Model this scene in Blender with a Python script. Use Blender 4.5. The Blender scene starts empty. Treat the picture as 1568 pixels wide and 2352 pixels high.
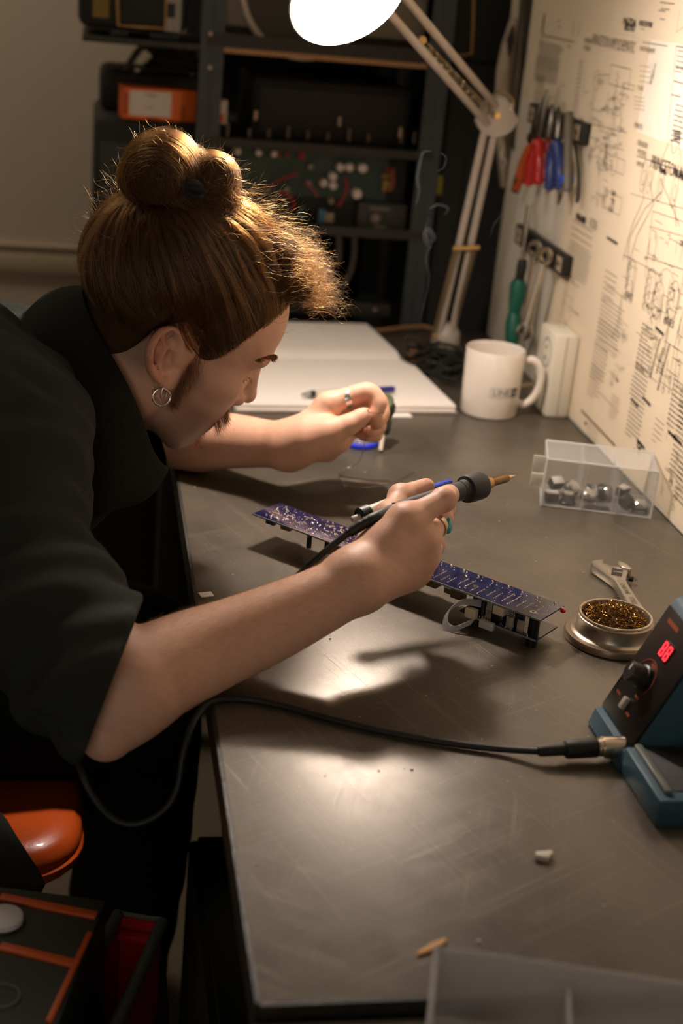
import bpy, bmesh, math, random
import numpy as np
from mathutils import Vector, Matrix

# ------------------------------------------------------------------ camera, world, light, exposure
SC = bpy.context.scene
COL = SC.collection
PI = math.pi
RC = np.array([[0.98334616, -0.02288681, -0.18029564],
               [-0.15894635, 0.37274038, -0.91422134],
               [0.08812707, 0.92765338, 0.36289505]])      # rows: world x, y, z written in camera axes
CAM = np.array([0.0, 0.0, 1.405])
FPX = 3267.0                                               # focal length in pixels of the 1568 x 2352 frame
cam_data = bpy.data.cameras.new('camera')
cam = bpy.data.objects.new('camera', cam_data)
COL.objects.link(cam)
cam.matrix_world = Matrix([list(RC[0]) + [CAM[0]], list(RC[1]) + [CAM[1]], list(RC[2]) + [CAM[2]], [0, 0, 0, 1]])
cam_data.sensor_fit = 'VERTICAL'
cam_data.sensor_height = 36.0
cam_data.sensor_width = 24.0
cam_data.lens = FPX / 2352.0 * 36.0
cam_data.clip_start = 0.05
cam_data.dof.use_dof = True
cam_data.dof.focus_distance = 1.39
cam_data.dof.aperture_fstop = 4.0
SC.camera = cam
SC.view_settings.view_transform = 'Standard'
SC.view_settings.look = 'None'
SC.view_settings.exposure = 0.0
SC.view_settings.gamma = 1.0
SC.view_settings.use_curve_mapping = False

world = bpy.data.worlds.new('room_air')
SC.world = world
world.use_nodes = True
world.node_tree.nodes['Background'].inputs[0].default_value = (1.0, 0.93, 0.82, 1)
world.node_tree.nodes['Background'].inputs[1].default_value = 0.02

LAMP_POS = Vector((0.2705, 1.61, 1.3675))                    # centre of the desk lamp's mouth
LAMP_DIR = Vector((0.30, -0.75, -0.58)).normalized()
LAMP_POWER = 500.0                                         # radiance of the lamp's opal bulb
# weak ceiling fixture over the far left of the dark room, and an added unseen fill light behind the camera
cl = bpy.data.lights.new('ceiling_fixture_light', 'AREA')
cl.shape = 'RECTANGLE'; cl.size = 1.2; cl.size_y = 0.4; cl.energy = 13.0; cl.color = (1.0, 0.86, 0.70)
clo = bpy.data.objects.new('ceiling_fixture_light', cl); COL.objects.link(clo)
clo.location = (-0.9, 2.55, 2.65)
dl = bpy.data.lights.new('rear_fill_light', 'AREA'); dl.shape = 'RECTANGLE'; dl.size = 0.9; dl.size_y = 1.9; dl.energy = 11.0; dl.color = (1.0, 0.88, 0.76)
dlo = bpy.data.objects.new('rear_fill_light', dl); COL.objects.link(dlo); dlo.location = (-0.7, -1.55, 1.15); dlo.rotation_euler = (PI / 2, 0, 0)

# ------------------------------------------------------------------ helpers
def at(px, py, axis, val):
    """world point of the photograph's pixel (px, py) on the plane axis = val"""
    v = RC @ np.array([px - 784.0, 1176.0 - py, -FPX])
    t = (val - CAM[axis]) / v[axis]
    return Vector(CAM + t * v)

def atY(px, py, y): return at(px, py, 1, y)
def atZ(px, py, z): return at(px, py, 2, z)
def atX(px, py, x): return at(px, py, 0, x)

def lin(r, g, b):
    f = lambda c: (c / 255 / 12.92) if c <= 10 else ((c / 255 + 0.055) / 1.055) ** 2.4
    return (f(r), f(g), f(b))

MATS = {}
def mat(name, col=(0.5, 0.5, 0.5), rough=0.5, metal=0.0, bump=0.0, scale=200.0, vary=0.0, alpha=1.0, emit=None, estr=0.0,
        coat=0.0, sss=0.0, trans=0.0, spec=0.5, ior=1.45, rvary=0.0, detail=4.0, stretch=None):
    if name in MATS: return MATS[name]
    m = bpy.data.materials.new(name); MATS[name] = m; m.use_nodes = True
    nt = m.node_tree; N = nt.nodes; L = nt.links; b = N['Principled BSDF']
    b.inputs['Base Color'].default_value = (*col, 1); b.inputs['Roughness'].default_value = rough
    b.inputs['Metallic'].default_value = metal; b.inputs['IOR'].default_value = ior
    b.inputs['Specular IOR Level'].default_value = spec
    b.inputs['Coat Weight'].default_value = coat; b.inputs['Transmission Weight'].default_value = trans
    b.inputs['Alpha'].default_value = alpha
    if sss:
        b.inputs['Subsurface Weight'].default_value = sss; b.inputs['Subsurface Radius'].default_value = (0.006, 0.003, 0.0015)
        b.inputs['Subsurface Scale'].default_value = 1.0
    if emit:
        b.inputs['Emission Color'].default_value = (*emit, 1); b.inputs['Emission Strength'].default_value = estr
    if bump or vary or rvary:
        tc = N.new('ShaderNodeTexCoord'); tn = N.new('ShaderNodeTexNoise')
        tn.inputs['Scale'].default_value = scale; tn.inputs['Detail'].default_value = detail
        if stretch:
            mp = N.new('ShaderNodeMapping'); mp.inputs['Scale'].default_value = stretch
            L.new(tc.outputs['Object'], mp.inputs['Vector']); L.new(mp.outputs['Vector'], tn.inputs['Vector'])
        else:
            L.new(tc.outputs['Object'], tn.inputs['Vector'])
        if bump:
            bp = N.new('ShaderNodeBump'); bp.inputs['Strength'].default_value = bump; bp.inputs['Distance'].default_value = 0.001
            L.new(tn.outputs['Fac'], bp.inputs['Height']); L.new(bp.outputs['Normal'], b.inputs['Normal'])
        if vary:
            mx = N.new('ShaderNodeMix'); mx.data_type = 'RGBA'
            mx.inputs['A'].default_value = (*[max(0, c * (1 - vary)) for c in col], 1)
            mx.inputs['B'].default_value = (*[min(1, c * (1 + vary)) for c in col], 1)
            L.new(tn.outputs['Fac'], mx.inputs['Factor']); L.new(mx.outputs['Result'], b.inputs['Base Color'])
        if rvary:
            mr = N.new('ShaderNodeMapRange'); mr.inputs['To Min'].default_value = max(0.02, rough - rvary)
            mr.inputs['To Max'].default_value = min(1, rough + rvary)
            L.new(tn.outputs['Fac'], mr.inputs['Value']); L.new(mr.outputs['Result'], b.inputs['Roughness'])
    return m

class MB:
    """collects vertices and faces of one part"""
    def __init__(s): s.v = []; s.f = []
    def add(s, vs, fs, M=None):
        o = len(s.v)
        s.v += [tuple(M @ Vector(v)) for v in vs] if M is not None else [tuple(v) for v in vs]
        s.f += [tuple(i + o for i in f) for f in fs]
        return s
    def box(s, c, d, M=None, bev=0.0):
        hx, hy, hz = d[0] / 2, d[1] / 2, d[2] / 2
        if bev <= 0:
            vs = [(c[0] + x * hx, c[1] + y * hy, c[2] + z * hz) for x in (-1, 1) for y in (-1, 1) for z in (-1, 1)]
            return s.add(vs, [(0, 1, 3, 2), (4, 6, 7, 5), (0, 4, 5, 1), (2, 3, 7, 6), (0, 2, 6, 4), (1, 5, 7, 3)], M)
        bm = bmesh.new(); bmesh.ops.create_cube(bm, size=1.0)
        bmesh.ops.scale(bm, vec=d, verts=bm.verts)
        bmesh.ops.bevel(bm, geom=bm.edges[:], offset=min(bev, min(d) * 0.49), segments=2, affect='EDGES', profile=0.5)
        bmesh.ops.translate(bm, vec=c, verts=bm.verts)
        bm.verts.index_update()
        s.add([v.co.copy() for v in bm.verts], [[v.index for v in f.verts] for f in bm.faces], M); bm.free(); return s
    def lathe(s, prof, n=32, M=None, arc=None):
        """profile [(r, z)...] turned about z; ends on the axis are closed"""
        vs = []; fs = []; a0, a1 = arc if arc else (0, 2 * PI); full = arc is None; m = n if full else n + 1
        for r, z in prof:
            for i in range(m):
                a = a0 + (a1 - a0) * i / n; vs.append((r * math.cos(a), r * math.sin(a), z))
        for k in range(len(prof) - 1):
            for i in range(n):
                j = (i + 1) % m if full else i + 1
                fs.append((k * m + i, k * m + j, (k + 1) * m + j, (k + 1) * m + i))
        return s.add(vs, fs, M)
    def cyl(s, a, b, r, n=16, r2=None, cap=True):
        a = Vector(a); b = Vector(b); r2 = r if r2 is None else r2
        M = Matrix.Translation(a) @ (b - a).to_track_quat('Z', 'Y').to_matrix().to_4x4(); h = (b - a).length
        vs = [(r * math.cos(2 * PI * i / n), r * math.sin(2 * PI * i / n), 0) for i in range(n)] + \
             [(r2 * math.cos(2 * PI * i / n), r2 * math.sin(2 * PI * i / n), h) for i in range(n)]
        fs = [(i, (i + 1) % n, n + (i + 1) % n, n + i) for i in range(n)]
        if cap: fs += [tuple(range(n - 1, -1, -1)), tuple(range(n, 2 * n))]
        return s.add(vs, fs, M)
    def tube(s, pts, r, n=8, closed=False, cap=True):
        """round tube through points; r is a number or one radius per point"""
        P = [Vector(p) for p in pts]; k = len(P); rs = r if isinstance(r, (list, tuple)) else [r] * k
        vs = []; fs = []; up = None
        for i in range(k):
            t = (P[(i + 1) % k] - P[i - 1]) if closed else (P[min(i + 1, k - 1)] - P[max(i - 1, 0)])
            t = t.normalized() if t.length > 1e-9 else Vector((0, 0, 1))
            if up is None:
                up = t.orthogonal().normalized()
            up = (up - t * up.dot(t)); up = up.normalized() if up.length > 1e-6 else t.orthogonal().normalized()
            w = t.cross(up)
            for j in range(n):
                a = 2 * PI * j / n; vs.append(P[i] + (up * math.cos(a) + w * math.sin(a)) * rs[i])
        for i in range(k if closed else k - 1):
            i2 = (i + 1) % k
            for j in range(n):
                fs.append((i * n + j, i * n + (j + 1) % n, i2 * n + (j + 1) % n, i2 * n + j))
        if cap and not closed: fs += [tuple(range(n - 1, -1, -1)), tuple((k - 1) * n + j for j in range(n))]
        return s.add(vs, fs)
    def prism(s, outline, z0, z1, M=None, bev=0.0):
        """2-D outline extruded along z, optional chamfer on both rims"""
        n = len(outline)
        if bev <= 0:
            vs = [(x, y, z0) for x, y in outline] + [(x, y, z1) for x, y in outline]
            fs = [tuple(range(n - 1, -1, -1)), tuple(range(n, 2 * n))] + [(i, (i + 1) % n, n + (i + 1) % n, n + i) for i in range(n)]
            return s.add(vs, fs, M)
        bm = bmesh.new(); bv = [bm.verts.new((x, y, z0)) for x, y in outline]; f = bm.faces.new(bv)
        r = bmesh.ops.extrude_face_region(bm, geom=[f]); tv = [g for g in r['geom'] if isinstance(g, bmesh.types.BMVert)]
        bmesh.ops.translate(bm, vec=(0, 0, z1 - z0), verts=tv)
        es = [e for e in bm.edges if abs(e.verts[0].co.z - e.verts[1].co.z) < 1e-9]
        bmesh.ops.bevel(bm, geom=es, offset=bev, segments=2, affect='EDGES', profile=0.5)
        bmesh.ops.recalc_face_normals(bm, faces=bm.faces[:]); bm.verts.index_update()
        s.add([v.co.copy() for v in bm.verts], [[v.index for v in f.verts] for f in bm.faces], M); bm.free(); return s
    def mesh(s, name, m, smooth=40.0):
        me = bpy.data.meshes.new(name); me.from_pydata(s.v, [], s.f); me.update()
        bm = bmesh.new(); bm.from_mesh(me); bmesh.ops.recalc_face_normals(bm, faces=bm.faces[:]); bm.to_mesh(me); bm.free()
        if m is not None: me.materials.append(m)
        if smooth and len(me.polygons):
            me.polygons.foreach_set('use_smooth', [True] * len(me.polygons)); me.set_sharp_from_angle(angle=math.radians(smooth))
        return me
    def build(s, name, m, parent=None, smooth=40.0, loc=None, M=None):
        o = bpy.data.objects.new(name, s.mesh(name, m, smooth)); COL.objects.link(o)
        if parent is not None: o.parent = parent
        if M is not None: o.matrix_local = M
        elif loc is not None: o.location = loc
        return o

def thing(name, label, cat, loc=(0, 0, 0), rz=0.0, group=None, M=None):
    o = bpy.data.objects.new(name, None); COL.objects.link(o)
    if M is not None: o.matrix_world = M
    else: o.location = loc; o.rotation_euler = (0, 0, rz)
    o.empty_display_size = 0.02
    return tag(o, label, cat, group)

def tag(o, label=None, cat=None, group=None, kind=None):
    if label: o['label'] = label
    if cat: o['category'] = cat
    if group: o['group'] = group
    if kind: o['kind'] = kind
    return o

def struct(o): o['kind'] = 'structure'; return o

def dup(o, parent=None, loc=None, rz=None, label=None, M=None):
    c = o.copy(); COL.objects.link(c)
    if parent is not None: c.parent = parent
    if loc is not None: c.location = loc
    if rz is not None: c.rotation_euler = (0, 0, rz)
    if M is not None: c.matrix_world = M
    if label: c['label'] = label
    for ch in list(o.children): dup(ch, c)
    return c

def spline(pts, n=8, closed=False):
    """Catmull-Rom points"""
    P = [Vector(p) for p in pts]; out = []; k = len(P)
    g = (lambda i: P[i % k]) if closed else (lambda i: P[min(max(i, 0), k - 1)])
    for i in range(k if closed else k - 1):
        p0, p1, p2, p3 = g(i - 1), g(i), g(i + 1), g(i + 2)
        for j in range(n):
            t = j / n
            out.append(0.5 * ((2 * p1) + (p2 - p0) * t + (2 * p0 - 5 * p1 + 4 * p2 - p3) * t * t + (3 * p1 - p0 - 3 * p2 + p3) * t ** 3))
    if not closed: out.append(P[-1])
    return out

_TXT = {}
def text_geo(txt, size=1.0):
    """flat outline letters as (verts, faces), centred on the origin"""
    key = txt
    if key not in _TXT:
        cu = bpy.data.curves.new('letters', 'FONT'); cu.body = txt; cu.align_x = 'CENTER'; cu.align_y = 'CENTER'; cu.resolution_u = 2
        ob = bpy.data.objects.new('letters', cu); COL.objects.link(ob)
        dg = bpy.context.evaluated_depsgraph_get(); dg.update()
        me = bpy.data.meshes.new_from_object(ob.evaluated_get(dg))
        _TXT[key] = ([tuple(v.co) for v in me.vertices], [tuple(p.vertices) for p in me.polygons])
        bpy.data.objects.remove(ob); bpy.data.curves.remove(cu); bpy.data.meshes.remove(me)
    vs, fs = _TXT[key]
    return [(x * size, y * size, 0.0) for x, y, z in vs], fs
# ------------------------------------------------------------------ signed-distance sculpting (smooth unions, meshed by surface nets)
class Sculpt:
    def __init__(s): s.p = []
    def _add(s, fn, c, R, k, op): s.p.append((fn, np.array(c, dtype=np.float32), float(R), float(k), op)); return s
    def ell(s, c, r, rot=None, k=0.01, op='u'):
        c = np.array(c, np.float32); r = np.array(r, np.float32); Rm = None if rot is None else np.array(rot, np.float32)
        def fn(P):
            q = P - c
            if Rm is not None: q = q @ Rm
            a = q / r; k0 = np.sqrt((a * a).sum(1)); b = a / r; k1 = np.sqrt((b * b).sum(1)) + 1e-9
            return k0 * (k0 - 1.0) / k1
        return s._add(fn, c, float(r.max()), k, op)
    def cone(s, a, b, ra, rb, k=0.01, op='u', flat=None, fs=1.0):
        """capsule from a to b with radii ra, rb; flat = (axis) squeezed by fs (<1 thinner along that axis)"""
        a = np.array(a, np.float32); b = np.array(b, np.float32); ab = b - a; L2 = float((ab * ab).sum()) + 1e-12
        fl = None
        if flat is not None:
            t = ab / math.sqrt(L2); fl = np.array(flat, np.float32); fl = fl - t * float((fl * t).sum()); fl = fl / np.linalg.norm(fl)
        def fn(P):
            q = P - a
            t = np.clip(q @ ab / L2, 0, 1)
            d = q - t[:, None] * ab
            if fl is not None:
                h = d @ fl; d = d + ((1.0 / fs - 1.0) * h)[:, None] * fl
                return (np.sqrt((d * d).sum(1)) - (ra + (rb - ra) * t)) * (0.5 + 0.5 * fs)
            return np.sqrt((d * d).sum(1)) - (ra + (rb - ra) * t)
        return s._add(fn, (a + b) / 2, math.sqrt(L2) / 2 + max(ra, rb), k, op)
    def chain(s, pts, rs, k=0.01, op='u', flat=None, fs=1.0):
        for i in range(len(pts) - 1): s.cone(pts[i], pts[i + 1], rs[i], rs[i + 1], k, op, flat, fs)
        return s
    def half(s, p, n, k=0.004, op='cut'):
        """keeps the side of the plane that n points away from"""
        p = np.array(p, np.float32); n = np.array(n, np.float32); n = n / np.linalg.norm(n)
        return s._add(lambda P: -((P - p) @ n), p, 1e3, k, 's')
    def custom(s, fn, c, R, k=0.01, op='u'): return s._add(fn, c, R, k, op)
    def evalp(s, P, sel=None):
        d = np.full(len(P), 0.06, np.float32); w = None
        for fn, c, R, k, op in (s.p if sel is None else sel):
            e = fn(P).astype(np.float32)
            if op == 'u':
                h = np.maximum(k - np.abs(d - e), 0) / k; d = np.minimum(d, e) - h * h * k * 0.25
            elif op == 's':
                e = -e; h = np.maximum(k - np.abs(d - e), 0) / k; d = np.maximum(d, e) + h * h * k * 0.25
            elif op == 'd':
                d = d + e
        return d
    def mesh(s, lo, hi, h, N=28):
        lo = np.array(lo, float); n = np.ceil((np.array(hi, float) - lo) / h).astype(int); nc = -(-n // N)
        big = np.array([n[0] + 5, n[1] + 5, n[2] + 5], dtype=np.int64)
        cid = lambda I: (I[:, 0] * big[1] + I[:, 1]) * big[2] + I[:, 2]
        ids = []; pos = []; quads = []; half = N * h * 0.5 * 1.7321
        off = np.array([(x, y, z) for x in (0, 1) for y in (0, 1) for z in (0, 1)])
        g = np.stack(np.meshgrid(*[np.arange(N + 1)] * 3, indexing='ij'), -1).reshape(-1, 3)
        for ci in range(nc[0]):
            for cj in range(nc[1]):
                for ck in range(nc[2]):
                    base = np.array([ci, cj, ck]) * N
                    ctr = (lo + (base + N / 2) * h).astype(np.float32)
                    sel = [p for p in s.p if p[4] != 'u' and np.linalg.norm(ctr - p[1]) - p[2] < half + 0.01 or p[4] == 'u' and np.linalg.norm(ctr - p[1]) - p[2] < half + p[3] + 0.010]
                    if not any(p[4] == 'u' for p in sel): continue
                    dc = float(s.evalp(ctr[None, :], sel)[0])
                    if abs(dc) > half * 1.6 + 0.012: continue
                    P = (lo + (g + base) * h).astype(np.float32)
                    D = s.evalp(P, sel).reshape(N + 1, N + 1, N + 1)
                    S = D < 0
                    if S.all() or not S.any(): continue
                    cnt = sum(S[o[0]:N + o[0], o[1]:N + o[1], o[2]:N + o[2]].astype(np.int8) for o in off)
                    I = np.argwhere((cnt > 0) & (cnt < 8))
                    if not len(I): continue
                    V = np.stack([D[I[:, 0] + o[0], I[:, 1] + o[1], I[:, 2] + o[2]] for o in off], 1)
                    acc = np.zeros((len(I), 3)); num = np.zeros(len(I))
                    for a in range(8):
                        for b in range(a + 1, 8):
                            if np.abs(off[a] - off[b]).sum() != 1: continue
                            m = (V[:, a] < 0) != (V[:, b] < 0)
                            t = V[m, a] / (V[m, a] - V[m, b]); acc[m] += off[a] + t[:, None] * (off[b] - off[a]); num[m] += 1
                    pos.append(lo + (I + base + acc / num[:, None]) * h); ids.append(cid(I + base))
                    for ax in range(3):
                        sl = [slice(0, N)] * 3; s2 = [slice(0, N)] * 3; s2[ax] = slice(1, N + 1)
                        A = S[tuple(sl)]; B = S[tuple(s2)]; E = np.argwhere(A != B)
                        if not len(E): continue
                        flip = A[E[:, 0], E[:, 1], E[:, 2]]; E = E + base
                        u = np.zeros(3, int); u[(ax + 1) % 3] = 1; w = np.zeros(3, int); w[(ax + 2) % 3] = 1
                        q = np.stack([cid(E - u - w), cid(E - w), cid(E), cid(E - u)], 1)
                        q[~flip] = q[~flip][:, ::-1]; quads.append(q)
        ids = np.concatenate(ids); pos = np.concatenate(pos); quads = np.concatenate(quads)
        o = np.argsort(ids); ids = ids[o]; pos = pos[o]
        ix = np.searchsorted(ids, quads); ix[ix >= len(ids)] = 0; ok = (ids[ix] == quads).all(1)
        return pos, ix[ok]

def np_mesh(name, V, Q, m, smooth=True):
    me = bpy.data.meshes.new(name); me.vertices.add(len(V)); me.vertices.foreach_set('co', np.asarray(V, np.float32).ravel())
    k = Q.shape[1]
    me.loops.add(Q.size); me.loops.foreach_set('vertex_index', Q.astype(np.int32).ravel())
    me.polygons.add(len(Q)); me.polygons.foreach_set('loop_start', np.arange(0, Q.size, k, dtype=np.int32))
    me.update(calc_edges=True); me.validate()
    if smooth: me.polygons.foreach_set('use_smooth', np.ones(len(me.polygons), bool))
    if m is not None: me.materials.append(m)
    return me

def relax(V, Q, it=1, f=0.5):
    V = V.copy(); n = len(V); a = Q.ravel(); b = np.roll(Q, -1, 1).ravel()
    for _ in range(it):
        S = np.zeros_like(V); c = np.zeros(n)
        for d in range(3): S[:, d] = np.bincount(a, V[b, d], n) + np.bincount(b, V[a, d], n)
        c = np.bincount(a, minlength=n) + np.bincount(b, minlength=n)
        V += f * (S / np.maximum(c, 1)[:, None] - V)
    return V
# ------------------------------------------------------------------ room shell
M_WALL = mat('textured_wall_paint', lin(196, 180, 158), 0.85, bump=0.6, scale=90, vary=0.05, stretch=(1, 1, 0.25))
M_FLOOR = mat('brown_carpet', lin(120, 108, 90), 0.95, bump=1.0, scale=500, vary=0.3)
M_DIM = mat('dark_paint', lin(70, 68, 58), 0.9, vary=0.1, scale=30)
struct(MB().box((-0.6, 1.0, -0.05), (4.2, 5.4, 0.1)).build('floor', M_FLOOR))
struct(MB().box((-0.6, 1.0, 2.75), (4.2, 5.4, 0.1)).build('ceiling', mat('ceiling_paint', lin(215, 208, 196), 0.9)))
struct(MB().box((-0.6, 3.27, 1.35), (4.2, 0.1, 2.7)).build('wall_back', M_WALL))
struct(MB().box((-2.65, 1.0, 1.35), (0.1, 5.4, 2.7)).build('wall_left', M_WALL))
struct(MB().box((-0.6, -1.65, 1.35), (4.2, 0.1, 2.7)).build('wall_front', M_DIM))
struct(MB().box((1.45, 1.0, 1.35), (0.1, 5.4, 2.7)).build('wall_right', M_DIM))
tb = MB(); tb.box((-0.6, 3.2125, 0.710), (4.2, 0.012, 0.045), None, 0.003); tb.box((-0.6, 3.2125, 0.747), (4.2, 0.016, 0.010), None, 0.003)
struct(tb.build('trim_1', mat('rail_paint', lin(186, 168, 140), 0.6)))
struct(MB().box((-0.6, 3.2125, 0.05), (4.2, 0.015, 0.10), None, 0.003).build('baseboard_back', mat('rail_paint')))

# white board that closes the right side of the bench, papered with circuit drawings
M_BOARD = mat('white_hardboard', lin(228, 218, 200), 0.6, vary=0.03, scale=8)
bd = MB().box((0.7150, 0.85, 1.27), (0.018, 3.10, 0.9394), None, 0.0015).build('partition_board', M_BOARD)
tag(bd, 'tall white partition board standing along the back edge of the workbench', 'partition')

# ------------------------------------------------------------------ workbench
def desk_mat():
    m = bpy.data.materials.new('scratched_black_laminate'); m.use_nodes = True; nt = m.node_tree; N = nt.nodes; L = nt.links; b = N['Principled BSDF']
    tc = N.new('ShaderNodeTexCoord')
    def noise(sc, det=4.0, stretch=None, rot=0.0):
        n = N.new('ShaderNodeTexNoise'); n.inputs['Scale'].default_value = sc; n.inputs['Detail'].default_value = det
        r0 = N.new('ShaderNodeMapping'); r0.inputs['Rotation'].default_value = (0, 0, rot); r0.inputs['Location'].default_value = (rot * 3.1, rot * 1.7, 0); L.new(tc.outputs['Object'], r0.inputs['Vector'])
        mp = N.new('ShaderNodeMapping'); mp.inputs['Scale'].default_value = stretch or (1, 1, 1)
        L.new(r0.outputs['Vector'], mp.inputs['Vector']); L.new(mp.outputs['Vector'], n.inputs['Vector']); return n.outputs['Fac']
    def ramp(x, a, b_, c0=0.0, c1=1.0):
        r = N.new('ShaderNodeMapRange'); r.inputs['From Min'].default_value = a; r.inputs['From Max'].default_value = b_
        r.inputs['To Min'].default_value = c0; r.inputs['To Max'].default_value = c1; L.new(x, r.inputs['Value']); return r.outputs['Result']
    def mth(op, x, y):
        k = N.new('ShaderNodeMath'); k.operation = op
        for i, q in enumerate((x, y)):
            if isinstance(q, (int, float)): k.inputs[i].default_value = q
            else: L.new(q, k.inputs[i])
        return k.outputs[0]
    scr = None
    for i, (rot, st, sc, lo) in enumerate(((0.6, (1, 150, 1), 9, 0.765), (-0.5, (1, 180, 1), 7, 0.765), (1.9, (1, 150, 1), 10, 0.77), (2.6, (1, 220, 1), 5, 0.76), (1.2, (1, 240, 1), 4.5, 0.765))):
        s_ = ramp(noise(sc, 0.0, st, rot), lo, lo + 0.05); scr = s_ if scr is None else mth('MAXIMUM', scr, s_)
    cloud = ramp(noise(9, 6.0), 0.35, 0.7); grain = noise(420, 3.0); dust = ramp(noise(260, 1.0), 0.77, 0.80)
    mk = mth('MAXIMUM', mth('MULTIPLY', scr, 0.27), mth('MULTIPLY', dust, 0.8))
    mx = N.new('ShaderNodeMix'); mx.data_type = 'RGBA'; mx.inputs['A'].default_value = (*lin(66, 60, 52), 1); mx.inputs['B'].default_value = (*lin(82, 75, 64), 1); L.new(cloud, mx.inputs['Factor'])
    m2 = N.new('ShaderNodeMix'); m2.data_type = 'RGBA'; m2.inputs['B'].default_value = (*lin(168, 154, 132), 1); L.new(mx.outputs['Result'], m2.inputs['A']); L.new(mk, m2.inputs['Factor'])
    L.new(m2.outputs['Result'], b.inputs['Base Color'])
    ro = mth('ADD', ramp(noise(30, 3.0), 0.3, 0.7, 0.33, 0.39), mth('MULTIPLY', scr, 0.08)); L.new(ro, b.inputs['Roughness'])
    bp = N.new('ShaderNodeBump'); bp.inputs['Strength'].default_value = 0.25; bp.inputs['Distance'].default_value = 0.0006
    L.new(mth('ADD', mth('MULTIPLY', grain, 0.6), mth('MULTIPLY', scr, -0.3)), bp.inputs['Height']); L.new(bp.outputs['Normal'], b.inputs['Normal'])
    b.inputs['Specular IOR Level'].default_value = 1.0; b.inputs['Specular Tint'].default_value = (1.0, 0.90, 0.76, 1); MATS['desk'] = m; return m
desk = thing('workbench', 'long workbench with a scratched dark grey laminate top', 'workbench', (0.41, 1.555, 0))
MB().box((0.0009, 0, 0.785), (0.5898, 1.712, 0.030), None, 0.0008).build('tabletop', desk_mat(), desk)
M_EDGE = mat('worn_black_edging', lin(34, 30, 24), 0.6, bump=0.6, scale=160, vary=0.5, rvary=0.2)
MB().box((-0.2955, 0, 0.785), (0.003, 1.712, 0.030)).build('edging', M_EDGE, desk)
MB().box((0, -0.8575, 0.785), (0.588, 0.003, 0.030)).build('edging', M_EDGE, desk)
M_FRAME = mat('bench_frame_steel', lin(52, 52, 46), 0.55, 0.2)
for x, y in ((-0.25, -0.80), (0.25, -0.80), (-0.25, 0.80), (0.25, 0.80)): MB().box((x, y, 0.385), (0.05, 0.05, 0.77), None, 0.003).build('leg', M_FRAME, desk)
MB().box((0.27, 0, 0.42), (0.012, 1.60, 0.66)).build('back_panel', mat('grey_panel', lin(96, 94, 80), 0.8), desk)
# second bench in front, a little lower
d2 = thing('side_bench', 'second dark bench butted against the near end of the workbench', 'workbench', (0.41, 0.30, 0))
MB().box((0, 0, 0.778), (0.60, 0.778, 0.028), None, 0.0015).build('tabletop', mat('matt_brown_top', lin(74, 67, 54), 0.75, bump=0.2, scale=300, vary=0.08, spec=0.25), d2)
for x, y in ((-0.25, -0.34), (0.25, -0.34), (-0.25, 0.34), (0.25, 0.34)): MB().box((x, y, 0.382), (0.05, 0.05, 0.764), None, 0.003).build('leg', M_FRAME, d2)

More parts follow.
